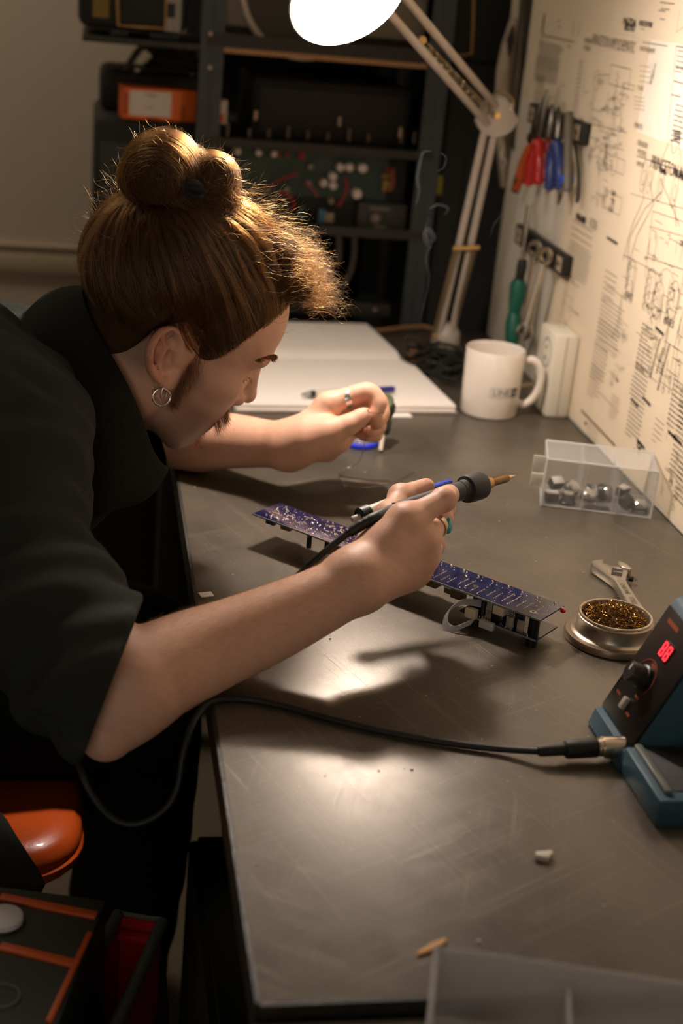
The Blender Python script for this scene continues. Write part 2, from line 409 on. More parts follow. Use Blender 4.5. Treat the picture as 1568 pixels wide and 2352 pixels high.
# ------------------------------------------------------------------ desk lamp
def desk_lamp():
    t = thing('desk_lamp', 'pale balanced-arm desk lamp with glowing round head clamped to the far end', 'lamp', (0.583, 2.215, 0.80))
    base = Vector((0.583, 2.215, 0.80)); W = lambda v: Vector(v) - base
    m = mat('lamp_enamel', lin(168, 156, 142), 0.4, bump=0.05, scale=300); br = mat('brass_pin', lin(206, 170, 110), 0.3, 0.9); mh = mat('lamp_enamel')
    sp = mat('spring_steel', lin(150, 130, 98), 0.35, 0.8)
    MB().box((0, 0.0, 0.012), (0.05, 0.07, 0.024), None, 0.004).box((0, 0.03, -0.03), (0.04, 0.012, 0.07), None, 0.003).build('clamp', mat('dark_cast', lin(40, 38, 32), 0.5, 0.3), t)
    MB().lathe([(0, 0.02), (0.021, 0.02), (0.024, 0.03), (0.022, 0.05), (0.012, 0.062), (0, 0.064)], 24).build('swivel', m, t)
    L0 = W(atY(1022, 770, 2.205)); EL = W(atY(1128, 285, 2.13)); H0 = W(LAMP_POS - LAMP_DIR * 0.075)
    side = Vector((1, 0, 0.1)).normalized()
    MB().cyl((0, 0, 0.05), L0 + Vector((0, 0, 0.006)), 0.010, 12).build('post', m, t)
    for s in (-1, 1):
        a = L0 + side * 0.0105 * s; b = EL + side * 0.008 * s; MB().cyl(a, b, 0.0058, 10).build('arm_rod', m, t)
    for s in (-1, 1):                                                # springs on the lower half
        a = L0 + side * (0.015 * s - 0.004); b = L0.lerp(EL, 0.43) + side * (0.015 * s - 0.002) + Vector((0, -0.012, 0)); n = 46; pts = []
        d = (b - a); u = d.orthogonal().normalized(); v = d.normalized().cross(u)
        for i in range(n * 6): q = i / (n * 6 - 1); pts.append(a + d * q + (u * math.cos(q * n * 2 * PI) + v * math.sin(q * n * 2 * PI)) * 0.0038)
        MB().tube(pts, 0.0009, 4).build('spring', sp, t)
    pc = L0.lerp(EL, 0.44); MB().cyl(pc - side * 0.021 + Vector((0, -0.01, 0)), pc + side * 0.021 + Vector((0, -0.01, 0)), 0.0042, 12).build('cross_pin', br, t)
    pc = L0; MB().cyl(pc - side * 0.022, pc + side * 0.022, 0.0045, 12).build('cross_pin', br, t)
    # elbow plate
    MB().prism([(0.026 * math.cos(a) * (1.0 if math.sin(a) > 0 else 1.25), 0.03 * math.sin(a)) for a in np.linspace(0, 2 * PI, 25)[:-1]], -0.008, 0.008,
               Matrix.Translation(EL + Vector((0.006, 0, 0.012))) @ Matrix.Rotation(PI / 2, 4, 'X'), 0.002).build('elbow_plate', m, t)
    MB().cyl(EL + Vector((0.004, -0.016, 0.014)), EL + Vector((0.004, 0.012, 0.014)), 0.005, 12).build('elbow_pin', br, t)
    hoop = [EL + Vector((0.008 + 0.019 * math.cos(a), -0.010, 0.030 + 0.017 * math.sin(a))) for a in np.linspace(-0.4, PI + 0.5, 14)]
    MB().tube(hoop, 0.0022, 8).build('elbow_spring', sp, t)
    up = Vector((0.35, 0, 0.94)).normalized()
    for s in (-1, 1):
        a = EL + up * (0.014 * s) + Vector((0, 0, 0.012)); b = H0 + up * (0.014 * s) + Vector((0.03, 0, 0.0)); MB().cyl(a, b, 0.0058, 10).build('arm_rod', m, t)
    q = EL.lerp(H0, 0.50) + Vector((0, -0.006, 0.012)); MB().cyl(q - Vector((0, 0.006, 0)), q + Vector((0, 0.006, 0)), 0.0052, 12).build('cross_pin', br, t)
    a = EL + Vector((0, -0.008, 0.012)); b = q; n = 40; d = b - a; u = d.orthogonal().normalized(); v = d.normalized().cross(u)
    MB().tube([a + d * (i / 239) + (u * math.cos(i / 239 * n * 2 * PI) + v * math.sin(i / 239 * n * 2 * PI)) * 0.0036 for i in range(240)], 0.0009, 4).build('spring', sp, t)
    # head: deep shade with a recessed glowing diffuser
    M = Matrix.Translation(W(LAMP_POS)) @ LAMP_DIR.to_track_quat('Z', 'Y').to_matrix().to_4x4(); R = 0.0687
    prof = [(0.0, -0.115), (0.022, -0.114), (0.028, -0.106), (0.030, -0.085), (0.045, -0.066), (0.0545, -0.036), (R - 0.002, 0.0), (R, 0.002), (R - 0.0015, 0.003), (R - 0.004, 0.0), (0.053, -0.034), (0.045, -0.060), (0.0, -0.070)]
    MB().lathe(prof, 48, M).build('lamp_shade', mat('shade_enamel', lin(226, 220, 210), 0.4), t)
    MB().cyl(M @ Vector((0, 0, -0.10)), H0 + Vector((0.03, 0, 0)), 0.008, 12).build('neck', m, t)
    e = bpy.data.materials.new('glowing_diffuser'); e.use_nodes = True; nt = e.node_tree; nt.nodes.remove(nt.nodes['Principled BSDF'])
    em = nt.nodes.new('ShaderNodeEmission'); em.inputs[0].default_value = (1.0, 0.855, 0.765, 1); em.inputs[1].default_value = LAMP_POWER; nt.links.new(em.outputs[0], nt.nodes['Material Output'].inputs[0])
    MB().lathe([(0.0135, -0.060), (0.0145, -0.030)] + [(0.030 * math.cos(a), 0.012 + 0.030 * math.sin(a)) for a in np.linspace(-1.05, PI / 2, 16)], 32, M).build('bulb', e, t)['label'] = 'glowing opal bulb in the lamp head'
    return t
lamp = desk_lamp()
# ------------------------------------------------------------------ the man at the bench
def _rot(yaw, pitch, roll):
    return np.array(Matrix.Rotation(yaw, 3, 'Z') @ Matrix.Rotation(pitch, 3, 'Y') @ Matrix.Rotation(roll, 3, 'X'))
HR = _rot(0.0939, 0.5137, 0.1512); HT = np.array([0.0840, 1.4196, 1.0364]); HS = 1.043
def H(x, y, z): return HT + HR @ (np.array([x, y, z]) * 0.001 * HS)          # head frame in mm: x forward, y left, z up, origin between the ear canals
def Hv(A): return HT + (np.asarray(A) * 0.001 * HS) @ HR.T
def Hinv(P): return ((P - HT) @ HR) / (0.001 * HS)
mm = 0.001 * HS
rng = np.random.default_rng(11)

def smooth(P, R, n=5):
    Q = spline([Vector(p) for p in P], n); rr = np.interp(np.linspace(0, len(P) - 1, len(Q)), range(len(P)), R)
    return [np.array(q) for q in Q], list(rr)

def build_person():
    S = Sculpt()
    def E(c, r, k=10, op='u', rot=None): S.ell(H(*c), np.array(r) * mm, HR if rot is None else HR @ rot, k * mm, op)
    def Cn(a, b, ra, rb, k=8, op='u'): S.cone(H(*a), H(*b), ra * mm, rb * mm, k * mm, op)
    # skull, face
    E((-4, 0, 50), (94, 75, 77), 1)
    E((38, 0, 46), (54, 62, 55), 20)
    E((50, 0, -12), (44, 56, 66), 20)
    for s in (-1, 1):
        Cn((8, s * 50, -48), (60, s * 24, -84), 17, 14, 22)
        Cn((2, s * 54, -10), (8, s * 50, -48), 14, 15, 22)
        E((54, s * 45, -6), (22, 16, 15), 18)
        E((79, s * 26, 34), (11, 25, 9), 12)
        E((52, s * 26, -44), (26, 19, 32), 22)
    E((72, 0, -83), (14, 20, 13), 14)
    E((72, 0, -62), (20, 26, 22), 12)
    # nose
    Cn((86, 0, 24), (103, 0, -14), 7.5, 8.5, 10)
    E((104, 0, -17), (8.5, 10, 8), 5)
    for s in (-1, 1): E((91, s * 12, -22), (11, 7.5, 8), 5)
    for s in (-1, 1): E((97, s * 6.5, -27.5), (5.5, 3.2, 3.5), 3, 's')
    # eyes: sockets, lids lowered
    for s in (-1, 1):
        E((92, s * 33, 14), (13, 17, 11), 9, 's')
        E((69, s * 32, 13), (14.5, 14.5, 13), 4)
        Cn((81.5, s * 20, 8), (75, s * 45, 8), 1.8, 1.8, 2, 's')
    # lips
    E((83, 0, -46), (9, 22, 5.5), 6)
    E((81, 0, -57), (9, 19, 6), 6)
    Cn((91, -14, -51.5), (91, 14, -51.5), 1.6, 1.6, 2, 's')
    E((86, 0, -70), (10, 18, 4), 5, 's')
    # ears (the right one is in full view)
    for s in (-1, 1):
        def e3(u, v, w): # along the ear axis, backwards, outwards (mm)
            b = np.array([-8.0, s * 74.0, -1.0]); ua = np.array([-0.50, s * 0.08, 0.86]); va = np.array([-0.74, s * 0.50, -0.42]); ua /= np.linalg.norm(ua)
            va -= ua * va.dot(ua); va /= np.linalg.norm(va); wa = np.array([va[1] * ua[2] - va[2] * ua[1], va[2] * ua[0] - va[0] * ua[2], va[0] * ua[1] - va[1] * ua[0]]) * (1 if s > 0 else -1)
            if wa[1] * s < 0: wa = -wa
            return b + u * ua + v * va + w * wa
        ctr = e3(0, 0, 0); rot = np.stack([e3(1, 0, 0) - ctr, e3(0, 1, 0) - ctr, e3(0, 0, 1) - ctr], 1)
        E(tuple(e3(3, 4, 0)), (27, 17, 3.6), 4, 'u', rot)
        E(tuple(e3(-25, -3, 1)), (10, 8.5, 3.6), 5, 'u', rot)
        hel = [(-4, -9, 2.0), (8, -13, 2.5), (22, -11, 3), (29, -2, 3.2), (29.5, 8, 3.5), (24, 16, 4.2), (14, 21.5, 4.6), (0, 21, 4.3), (-12, 16, 3.6), (-21, 8, 3)]
        hp = [H(*e3(*q)) for q in hel]; hp = [np.array(v) for v in spline([Vector(v) for v in hp], 3)]
        S.chain(hp, [(3.4 + 0.3 * math.sin(i * 0.4)) * mm for i in range(len(hp))], 2.2 * mm)
        ant = [(16, 2, 3.4), (8, 9, 4.2), (-3, 12, 4.2), (-12, 9, 3.8), (-16, 2, 3.6)]
        S.chain([H(*e3(*q)) for q in ant], [3.0 * mm] * 5, 3 * mm)
        S.chain([H(*e3(*q)) for q in [(24, 8, 3.4), (14, 5, 3.6), (6, 10, 4)]], [2.4 * mm] * 3, 3 * mm)
        E(tuple(e3(-2, -1, 2)), (11, 8.5, 8.5), 3, 's', rot)
        E(tuple(e3(-3, -6, -3)), (5, 4.5, 10), 2, 's', rot)
        E(tuple(e3(22, 0, 4)), (7.5, 5, 5), 2.5, 's', rot)
        S.chain([H(*e3(*q)) for q in [(27, 12, 3.6), (17, 15.5, 4), (2, 15.8, 4), (-10, 11.5, 4)]], [1.5 * mm] * 4, 2 * mm, 's')
        E(tuple(e3(-5, -11.5, 3.4)), (5, 3.2, 3.2), 3, 'u', rot)
    # neck down to the chest
    nb = np.array([-0.045, 1.425, 0.938])
    S.chain([H(-18, 0, -10), H(-24, 0, -52), nb, np.array([-0.14, 1.44, 0.89])], [0.063, 0.060, 0.064, 0.10], 0.03)
    Cn((30, 0, -70), (-10, 0, -90), 18, 20, 22)
    # torso (under the clothes)
    S.chain([np.array(q) for q in ((-0.10, 1.43, 0.92), (-0.19, 1.45, 0.855), (-0.26, 1.45, 0.72), (-0.27, 1.46, 0.60))], [0.09, 0.115, 0.115, 0.12], 0.05)
    # right arm
    A = lambda x, y, d: np.array(atY(x, y, d))
    rsh = np.array([-0.075, 1.255, 0.98]); rel = A(282, 1580, 1.065)
    S.chain(*smooth([np.array([-0.11, 1.37, 0.94]), rsh, (rsh * 0.55 + rel * 0.45) + np.array([-0.034, 0, -0.012]), rel], [0.07, 0.05, 0.04, 0.036]), 0.02)
    S.cone(A(243, 1690, 1.045), A(322, 1584, 1.065), 0.0215, 0.038, 0.03)
    S.chain(*smooth([A(300, 1568, 1.068), A(372, 1537, 1.082), A(450, 1502, 1.096), A(600, 1442, 1.108), A(722, 1386, 1.115), A(812, 1338, 1.122)],
            [0.0375, 0.0375, 0.036, 0.0315, 0.0265, 0.0235]), 0.008)
    hand = dict(W=(818, 1332, 1.157))
    Ah = lambda x, y, d: np.array(atY(x, y, d - 0.033))
    W = Ah(*hand['W'])
    def finger(js, rs, k=0.004):
        P = [Ah(*j) for j in js]; S.chain(P, rs, k)
        for i in (1, 2):                                        # knuckle bumps
            S.ell(P[i], np.array([rs[i]] * 3) * 1.06, None, 0.004)
        return P
    ri = finger([(928, 1196, 1.187), (1019, 1147, 1.213), (1030, 1137, 1.238), (1008, 1138, 1.256)], [0.0115, 0.0105, 0.0085, 0.0072])
    rm = finger([(968, 1240, 1.192), (1014, 1196, 1.232), (1022, 1168, 1.256), (1008, 1158, 1.272)], [0.0115, 0.0098, 0.0085, 0.0072])
    rr = finger([(970, 1280, 1.196), (996, 1252, 1.238), (996, 1228, 1.258), (978, 1214, 1.268)], [0.011, 0.0094, 0.0082, 0.007])
    rp = finger([(946, 1316, 1.194), (970, 1298, 1.228), (972, 1280, 1.246), (958, 1270, 1.256)], [0.0095, 0.0084, 0.0072, 0.0062])
    rt = finger([(866, 1266, 1.192), (893, 1188, 1.232), (920, 1141, 1.266), (978, 1118, 1.283)], [0.014, 0.0118, 0.0112, 0.0085], 0.006)
    for P0, r in ((ri[0], 0.0125), (rm[0], 0.0125), (rr[0], 0.012), (rp[0], 0.0115)):
        S.cone(W, P0, 0.021, r, 0.016)
    far = np.array([0.006, 0.016, -0.006])
    for P0 in (ri[0], rm[0], rr[0], rp[0]): S.cone(W + far, P0 + far * 0.9, 0.018, 0.011, 0.014)
    S.cone(W + (rp[0] - W) * 0.15, rp[0] + np.array([0.0, 0.012, -0.004]), 0.022, 0.011, 0.016)
    S.cone(W, rt[0], 0.021, 0.016, 0.016); S.cone(rt[0], ri[0] + (W - ri[0]) * 0.35, 0.016, 0.013, 0.016); S.cone(rt[1], ri[0], 0.0115, 0.0105, 0.012)
    # tendons on the back of the hand
    for P0 in (ri[0], rm[0], rr[0]):
        n = np.array([-0.004, -0.012, 0.004]); S.cone(W + (P0 - W) * 0.35 + n * 0.85, P0 + n * 0.5, 0.0035, 0.0055, 0.012)
    # left arm
    lsh = np.array([-0.10, 1.58, 0.93]); lel = np.array([0.03, 1.705, 0.845])
    S.chain([np.array([-0.13, 1.50, 0.93]), lsh, (lsh + lel) / 2, lel], [0.07, 0.055, 0.046, 0.04], 0.03)
    Zp = lambda x, y, z: np.array(atZ(x, y, z))
    lw = A(664, 1024, 1.568); ly = float(lw[1])
    S.chain(*smooth([lel, A(430, 1012, 1.655), A(520, 1012, 1.622), A(610, 1019, 1.590), lw], [0.038, 0.0350, 0.0308, 0.0252, 0.0212]), 0.008)
    B = lambda x, y, d: np.array(atY(x, y, ly + d))
    def lf(js, rs, k=0.004):
        rs = [q * 0.945 for q in rs]; P = [B(*j) for j in js]; S.chain(*smooth(P, rs, 4), k)
        for i in (1, 2): S.ell(P[i], np.array([rs[i]] * 3) * 1.06, None, 0.004)
        return P
    li = lf([(752, 930, 0.0), (840, 900, -0.002), (868, 926, -0.010), (856, 958, -0.016)], [0.0125, 0.0105, 0.0092, 0.0078])
    lm = lf([(756, 950, 0.020), (855, 912, 0.020), (876, 948, 0.010), (863, 974, 0.0)], [0.0125, 0.0102, 0.0088, 0.0076])
    lr = lf([(764, 972, 0.036), (853, 950, 0.036), (868, 980, 0.024), (846, 990, 0.010)], [0.0118, 0.0096, 0.0084, 0.0072])
    lp = lf([(770, 996, 0.048), (846, 985, 0.046), (862, 1000, 0.034), (834, 1000, 0.020)], [0.011, 0.0086, 0.0074, 0.0064])
    lt = lf([(706, 1010, -0.016), (754, 994, -0.028), (802, 975, -0.032), (837, 953, -0.030)], [0.0162, 0.0128, 0.0116, 0.0090], 0.004)
    for P0, r in ((li[0], 0.0122), (lm[0], 0.0118), (lr[0], 0.0113), (lp[0], 0.0108)): S.cone(lw, P0, 0.0198, r, 0.015)
    S.cone(lw + np.array([0.01, 0.01, 0.0]), lp[0] + np.array([-0.01, -0.006, -0.018]), 0.02, 0.0165, 0.018)
    S.cone(lw, lt[0], 0.021, 0.0165, 0.022); S.cone(lt[0], B(770, 1008, 0.005), 0.017, 0.015, 0.026); S.cone(lt[1], B(776, 1006, 0.014), 0.0115, 0.012, 0.020); S.cone(lt[0], lt[0] + (li[0] - lt[0]) * 0.7, 0.012, 0.009, 0.010)
    V, Q = S.mesh((-0.42, 0.93, 0.45), (0.52, 1.85, 1.26), 0.00165)
    V = relax(V, Q, 1, 0.4)
    me = np_mesh('person', V, Q, None)
    # skin tint: beard shadow, lips, warm ears and knuckles (pigment only)
    h = Hinv(V); x, y, z = h[:, 0], h[:, 1], h[:, 2]
    sm = lambda a, b, t: np.clip((t - a) / (b - a), 0, 1) ** 2 * (3 - 2 * np.clip((t - a) / (b - a), 0, 1))
    inh = (np.abs(y) < 95) & (x > -60) & (z > -125) & (z < 140) & (np.abs(x) < 130)
    jaw = sm(-24, -44, z) * sm(10, 30, x) + sm(8, 20, x) * sm(46, 30, x) * sm(12, -8, z) * sm(40, 58, np.abs(y))
    jaw = np.clip(jaw, 0, 1) * inh * sm(-118, -100, z)
    fade = inh * sm(70, 20, z) * sm(-36, -20, z) * sm(0, -24, x)
    lips = inh * np.exp(-(((z + 51) / 8) ** 2 + (y / 18) ** 2)) * sm(84, 90, x)
    ear = inh * sm(74, 82, np.abs(y)) * sm(20, -5, x)
    n1 = np.sin(V @ np.array([310., 170., 240.])) * np.sin(V @ np.array([-130., 290., 200.])) * 0.5
    base = np.array(lin(204, 158, 132)); colr = np.tile(base, (len(V), 1)) * (1 + 0.05 * n1)[:, None]
    for mk, cc, a in ((jaw, lin(112, 84, 68), 0.62), (fade, lin(90, 66, 52), 0.55), (lips, lin(168, 98, 88), 0.7), (ear, lin(206, 132, 106), 0.5)):
        t = np.clip(mk * a, 0, 1)[:, None]; colr = colr * (1 - t) + np.array(cc) * t
    tips = [ri[3], rm[3], rr[3], rp[3], rt[3], li[3], lm[3], lr[3], lp[3], lt[3], li[1], lm[1], ri[0], rm[0], rr[0], ri[1]]
    for P0 in tips:
        t = (0.35 * np.exp(-((V - P0) ** 2).sum(1) / 0.012 ** 2))[:, None]; colr = colr * (1 - t) + np.array(lin(208, 132, 108)) * t
    ca = me.color_attributes.new('skin_tint', 'FLOAT_COLOR', 'POINT')
    ca.data.foreach_set('color', np.concatenate([colr, np.ones((len(V), 1))], 1).astype(np.float32).ravel())
    m = mat('skin', lin(204, 158, 132), 0.52, bump=0.22, scale=620, sss=0.06)
    vc = m.node_tree.nodes.new('ShaderNodeVertexColor'); vc.layer_name = 'skin_tint'
    m.node_tree.links.new(vc.outputs['Color'], m.node_tree.nodes['Principled BSDF'].inputs['Base Color'])
    me.materials.append(m)
    o = bpy.data.objects.new('person', me); COL.objects.link(o)
    tag(o, 'person in a dark sweatshirt with hair in a bun bent over the circuit board', 'person')
    return o, dict(ri=ri, rm=rm, rr=rr, rp=rp, rt=rt, li=li, lm=lm, lr=lr, lp=lp, lt=lt, W=W, lw=lw, e3=e3)

person, HANDS = build_person()
# ------------------------------------------------------------------ hair: a dense under-volume plus single strands
def hair_material(name, mel, red, rough=0.28):
    m = bpy.data.materials.new(name); m.use_nodes = True; nt = m.node_tree
    nt.nodes.remove(nt.nodes['Principled BSDF'])
    h = nt.nodes.new('ShaderNodeBsdfHairPrincipled'); h.parametrization = 'MELANIN'
    h.inputs['Melanin'].default_value = mel; h.inputs['Melanin Redness'].default_value = red
    h.inputs['Roughness'].default_value = rough; h.inputs['Radial Roughness'].default_value = 0.4
    h.inputs['Random Color'].default_value = 0.35; h.inputs['Random Roughness'].default_value = 0.2
    nt.links.new(h.outputs[0], nt.nodes['Material Output'].inputs['Surface']); return m
M_HAIR = hair_material('brown_hair', 0.53, 0.27)
M_BEARD = hair_material('beard_hair', 0.72, 0.5)

def strands(name, curves, radius, m, parent, tip=0.35):
    """curves: list of (k, 3) arrays, all as hair curves in one object"""
    n = [len(c) for c in curves]; hc = bpy.data.hair_curves.new(name); hc.add_curves(n)
    P = np.concatenate(curves).astype(np.float32)
    hc.attributes['position'].data.foreach_set('vector', P.ravel())
    at_ = hc.attributes.get('radius') or hc.attributes.new('radius', 'FLOAT', 'POINT')
    R = np.concatenate([radius * (1 - (1 - tip) * np.linspace(0, 1, k) ** 2) for k in n]).astype(np.float32)
    at_.data.foreach_set('value', R); hc.materials.append(m)
    o = bpy.data.objects.new(name, hc); COL.objects.link(o); o.parent = parent; o['kind'] = 'stuff'; return o

HC = np.array([-4.0, 0.0, 50.0]); HRAD = np.array([95.0, 76.0, 78.0])
KNOT = np.array([-70.0, 2.0, 100.0])
def zmin(x, y):
    """hairline height (mm, head frame) on the side of the head"""
    xs = [-110, -75, -55, -35, -27, -10, 10, 18, 30, 40, 47, 54, 62, 72, 84, 110]
    zs = [-44, -52, -46, -26, 18, 40, 38, 6, -2, 12, 30, 44, 56, 68, 80, 96]
    return np.interp(x, xs, zs)
def sstep(a, b, t):
    u = np.clip((t - a) / (b - a), 0, 1); return u * u * (3 - 2 * u)

def build_hair():
    from mathutils.bvhtree import BVHTree
    hv = np.empty(len(person.data.vertices) * 3, np.float32); person.data.vertices.foreach_get('co', hv); hv = hv.reshape(-1, 3)
    near = np.linalg.norm(hv - H(20, 0, 20), axis=1) < 0.17; fq = np.empty(len(person.data.polygons) * 4, np.int32); person.data.polygons.foreach_get('vertices', fq); fq = fq.reshape(-1, 4)
    fq = fq[near[fq].all(1)]; BVH = BVHTree.FromPolygons([tuple(map(float, v)) for v in hv], fq.tolist())
    S = Sculpt()
    def cap(P):
        q = Hinv(P.astype(np.float64)); x, y, z = q[:, 0], q[:, 1], q[:, 2]; hl = zmin(x, y)
        back = sstep(20, -60, x) * sstep(-30, 30, z)
        inf = 0.4 + (6.0 + 7.0 * back) * sstep(0, 46, z - hl) + 2.0 * sstep(-20, -60, x)
        a = (q - HC) / (HRAD + inf[:, None] * 1.0); k0 = np.sqrt((a * a).sum(1)); k1 = np.sqrt((((q - HC) / (HRAD + inf[:, None]) ** 2) ** 2).sum(1)) + 1e-9
        e = k0 * (k0 - 1) / k1
        ua = np.array([-24.0, 0, -75.0]) - np.array([-18.0, 0, -10.0]); tt = np.clip(((q - np.array([-18.0, 0, -10.0])) @ ua) / (ua @ ua), 0, 1); dn = np.linalg.norm(q - np.array([-18.0, 0, -10.0]) - tt[:, None] * ua, axis=1) - (62.5 + np.minimum(inf, 5.0))
        dn = np.where(x < -22, dn, 1e3); kk = 14.0; hh = np.maximum(kk - np.abs(e - dn), 0) / kk; e = np.minimum(e, dn) - hh * hh * kk * 0.25
        wav = 0.9 * np.sin(np.arctan2(y, x + 60) * 34 + z * 0.05) * np.sin(z * 0.07 + x * 0.05)
        return (np.maximum(e + wav * sstep(5, 30, z - hl), (hl - z) * 0.8) * mm).astype(np.float32)
    S.custom(cap, H(*HC), 0.13, 0.002)
    f = lambda c, r, k=8, rot=None: S.ell(H(*c), np.array(r) * mm, HR if rot is None else HR @ rot, k * mm)
    f((62, -8, 110), (24, 42, 15), 14)                      # swept-up front
    f((78, -4, 110), (15, 34, 11), 12)
    f((30, 0, 129), (46, 40, 13), 14)
    V, Q = S.mesh(H(0, 0, 60) - 0.19, H(0, 0, 60) + 0.19, 0.0026)
    V = relax(V, Q, 2, 0.5)
    M_VOL = mat('hair_mass', lin(62, 45, 29), 0.9, spec=0.05, bump=0.8, scale=380, vary=0.5, stretch=(1, 1, 0.22))
    o = bpy.data.objects.new('hair', np_mesh('hair', V, Q, M_VOL)); COL.objects.link(o); o.parent = person
    # the bun
    Bn = Sculpt(); g = lambda c, r, k=5, rot=None: Bn.ell(H(c[0] - 3, c[1], c[2] - 9), np.array(r) * mm, HR if rot is None else HR @ rot, k * mm)
    tilt = _rot(0, -0.3, 0)
    g((-88, -6, 138), (33, 36, 36), 6); g((-70, 4, 150), (26, 30, 22), 6); g((-46, -8, 156), (24, 24, 24), 5)
    g((-34, -12, 142), (24, 22, 22), 5); g((-58, -10, 124), (38, 32, 20), 8); g((-74, 0, 108), (30, 32, 18), 8); g((-100, 8, 122), (18, 26, 24), 6)
    V, Q = Bn.mesh(H(-66, 0, 138) - 0.09, H(-66, 0, 138) + 0.09, 0.0022)
    bun = bpy.data.objects.new('hair_bun', np_mesh('hair_bun', relax(V, Q, 1), Q, M_VOL)); COL.objects.link(bun); bun.parent = person
    bun['label'] = 'twisted topknot of brown hair held by a dark band'
    # combed-up strands
    cur = []
    def surf(d, off):                                          # point on the hair surface in direction d
        d = d / np.linalg.norm(d, axis=-1, keepdims=True)
        return HC + d * (1.0 / np.sqrt(((d / (HRAD + off)) ** 2).sum(-1)))[..., None]
    kd = KNOT - HC; kd = kd / np.linalg.norm(kd)
    def flow(d, lift0, wobk, ph, m_=13):
        """path of one hair (mm, head frame) from root direction d up to the knot"""
        p = surf(d[None], 1.0)[0]; ang = math.acos(max(-1, min(1, float(d @ kd)))); side = d - kd * (d @ kd); side /= np.linalg.norm(side); crs = np.cross(kd, side)
        t = np.linspace(0, 1, m_); ta = ang * (1 - t) + 0.16 * t
        wv = 0.016 * np.sin(t * 8 + ph) + 0.012 * np.sin(t * 15 + 2 * ph)
        dirs = kd[None] * np.cos(ta)[:, None] + side[None] * np.sin(ta)[:, None] + crs[None] * (wobk * np.sin(PI * t) + wv)[:, None]
        pts = surf(dirs, 0.0); hl2 = zmin(pts[:, 0], pts[:, 1]); back = sstep(20, -60, pts[:, 0]) * sstep(-30, 30, pts[:, 2])
        inf = 0.4 + (6.0 + 7.0 * back) * sstep(0, 46, pts[:, 2] - hl2) + 2.0 * sstep(-20, -60, pts[:, 0])
        lift = inf + lift0 * sstep(0, 0.25, t) * (0.6 + 0.4 * np.sin(PI * t)) + 0.3
        fr = sstep(30, 80, pts[:, 0]) * sstep(90, 112, pts[:, 2]); lift = lift + fr * (9 + 2.0 * lift0) + 9 * sstep(-40, 10, pts[:, 0]) * sstep(100, 122, pts[:, 2]) * (0.5 + 0.12 * lift0)
        d2 = (pts - HC); d2 /= np.linalg.norm(d2, axis=1, keepdims=True)
        return p, ang, pts + d2 * lift[:, None]
    guides = []
    while len(guides) < 420:
        d = rng.normal(size=3); d /= np.linalg.norm(d); p = surf(d[None], 1.0)[0]
        if p[2] - float(zmin(p[0], p[1])) < -4: continue
        if math.acos(max(-1, min(1, float(d @ kd)))) < 0.15: continue
        guides.append((d, flow(d, rng.uniform(0.0, 5.5), rng.normal() * 0.07, rng.random() * 6.28)[2]))
    GD = np.array([g_[0] for g_ in guides]); t13 = np.linspace(0, 1, 13)[:, None]
    n = 0
    while n < 8200:
        d = rng.normal(size=3); d /= np.linalg.norm(d); p = surf(d[None], 1.0)[0]
        over = p[2] - float(zmin(p[0], p[1]))
        if over < -7 or (p[1] > 40 and rng.random() < 0.7): continue
        if over < 0 and rng.random() < 0.5: continue
        if math.acos(max(-1, min(1, float(d @ kd)))) < 0.12: continue
        own = flow(d, rng.random() ** 0.6 * 3.2, rng.normal() * 0.03, rng.random() * 6.28)[2]
        gp = guides[int(np.argmax(GD @ d))][1]; off = (rng.normal(size=3) * 1.1)[None]
        k = (0.78 if rng.random() < 0.86 else 0.15) * np.clip(t13 * 3.0, 0, 1)
        cur.append(Hv(own * (1 - k) + (gp + off) * k)); n += 1
    strands('hair_strands', cur, 0.00014, M_HAIR, o)
    # loose curls standing up over the forehead and fly-away hairs round the outline
    cur = []
    for i in range(2000):
        a = rng.random(); base = np.array([rng.uniform(46, 92), rng.normal() * 26 - 6, 0.0]); base[2] = 99 + 22 * sstep(95, 50, base[0]) + rng.uniform(-6, 14)
        L = rng.uniform(20, 52) * (0.65 + 0.35 * rng.random()); m_ = 15; t = np.linspace(0, 1, m_)[:, None]
        dr = np.array([rng.uniform(0.35, 1.05), rng.normal() * 0.35, rng.uniform(0.45, 1.0)]); dr /= np.linalg.norm(dr)
        w1 = np.cross(dr, [0, 1, 0.2]); w1 /= np.linalg.norm(w1); w2 = np.cross(dr, w1)
        f0 = rng.uniform(6, 14); p0 = rng.random() * 6.28; am = rng.uniform(2.0, 7.0)
        droop = np.array([0.3, 0, -0.7]) * L * 0.36
        cur.append(Hv(base + dr * L * t + droop * t ** 2.2 + (w1 * np.sin(f0 * t + p0) + w2 * np.cos(f0 * t + p0)) * am * t))
    for i in range(900):                                        # over the crown, in front of the knot
        base = np.array([rng.uniform(-60, 70), rng.normal() * 30 - 8, 0.0])
        base[2] = HC[2] + 78 * math.sqrt(max(0.05, 1 - ((base[0] + 4) / 108) ** 2 - (base[1] / 86) ** 2)) + 8
        L = rng.uniform(14, 46); base[2] += 6; m_ = 12; t = np.linspace(0, 1, m_)[:, None]
        dr = np.array([rng.uniform(0.2, 1.0), rng.normal() * 0.5, rng.uniform(0.3, 1.0)]); dr /= np.linalg.norm(dr)
        w1 = np.cross(dr, [0, 1, 0.2]); w1 /= np.linalg.norm(w1); w2 = np.cross(dr, w1); f0 = rng.uniform(2, 9); p0 = rng.random() * 6.28
        cur.append(Hv(base + dr * L * t + (w1 * np.sin(f0 * t + p0) + w2 * np.cos(f0 * t + p0)) * rng.uniform(1, 6) * t))
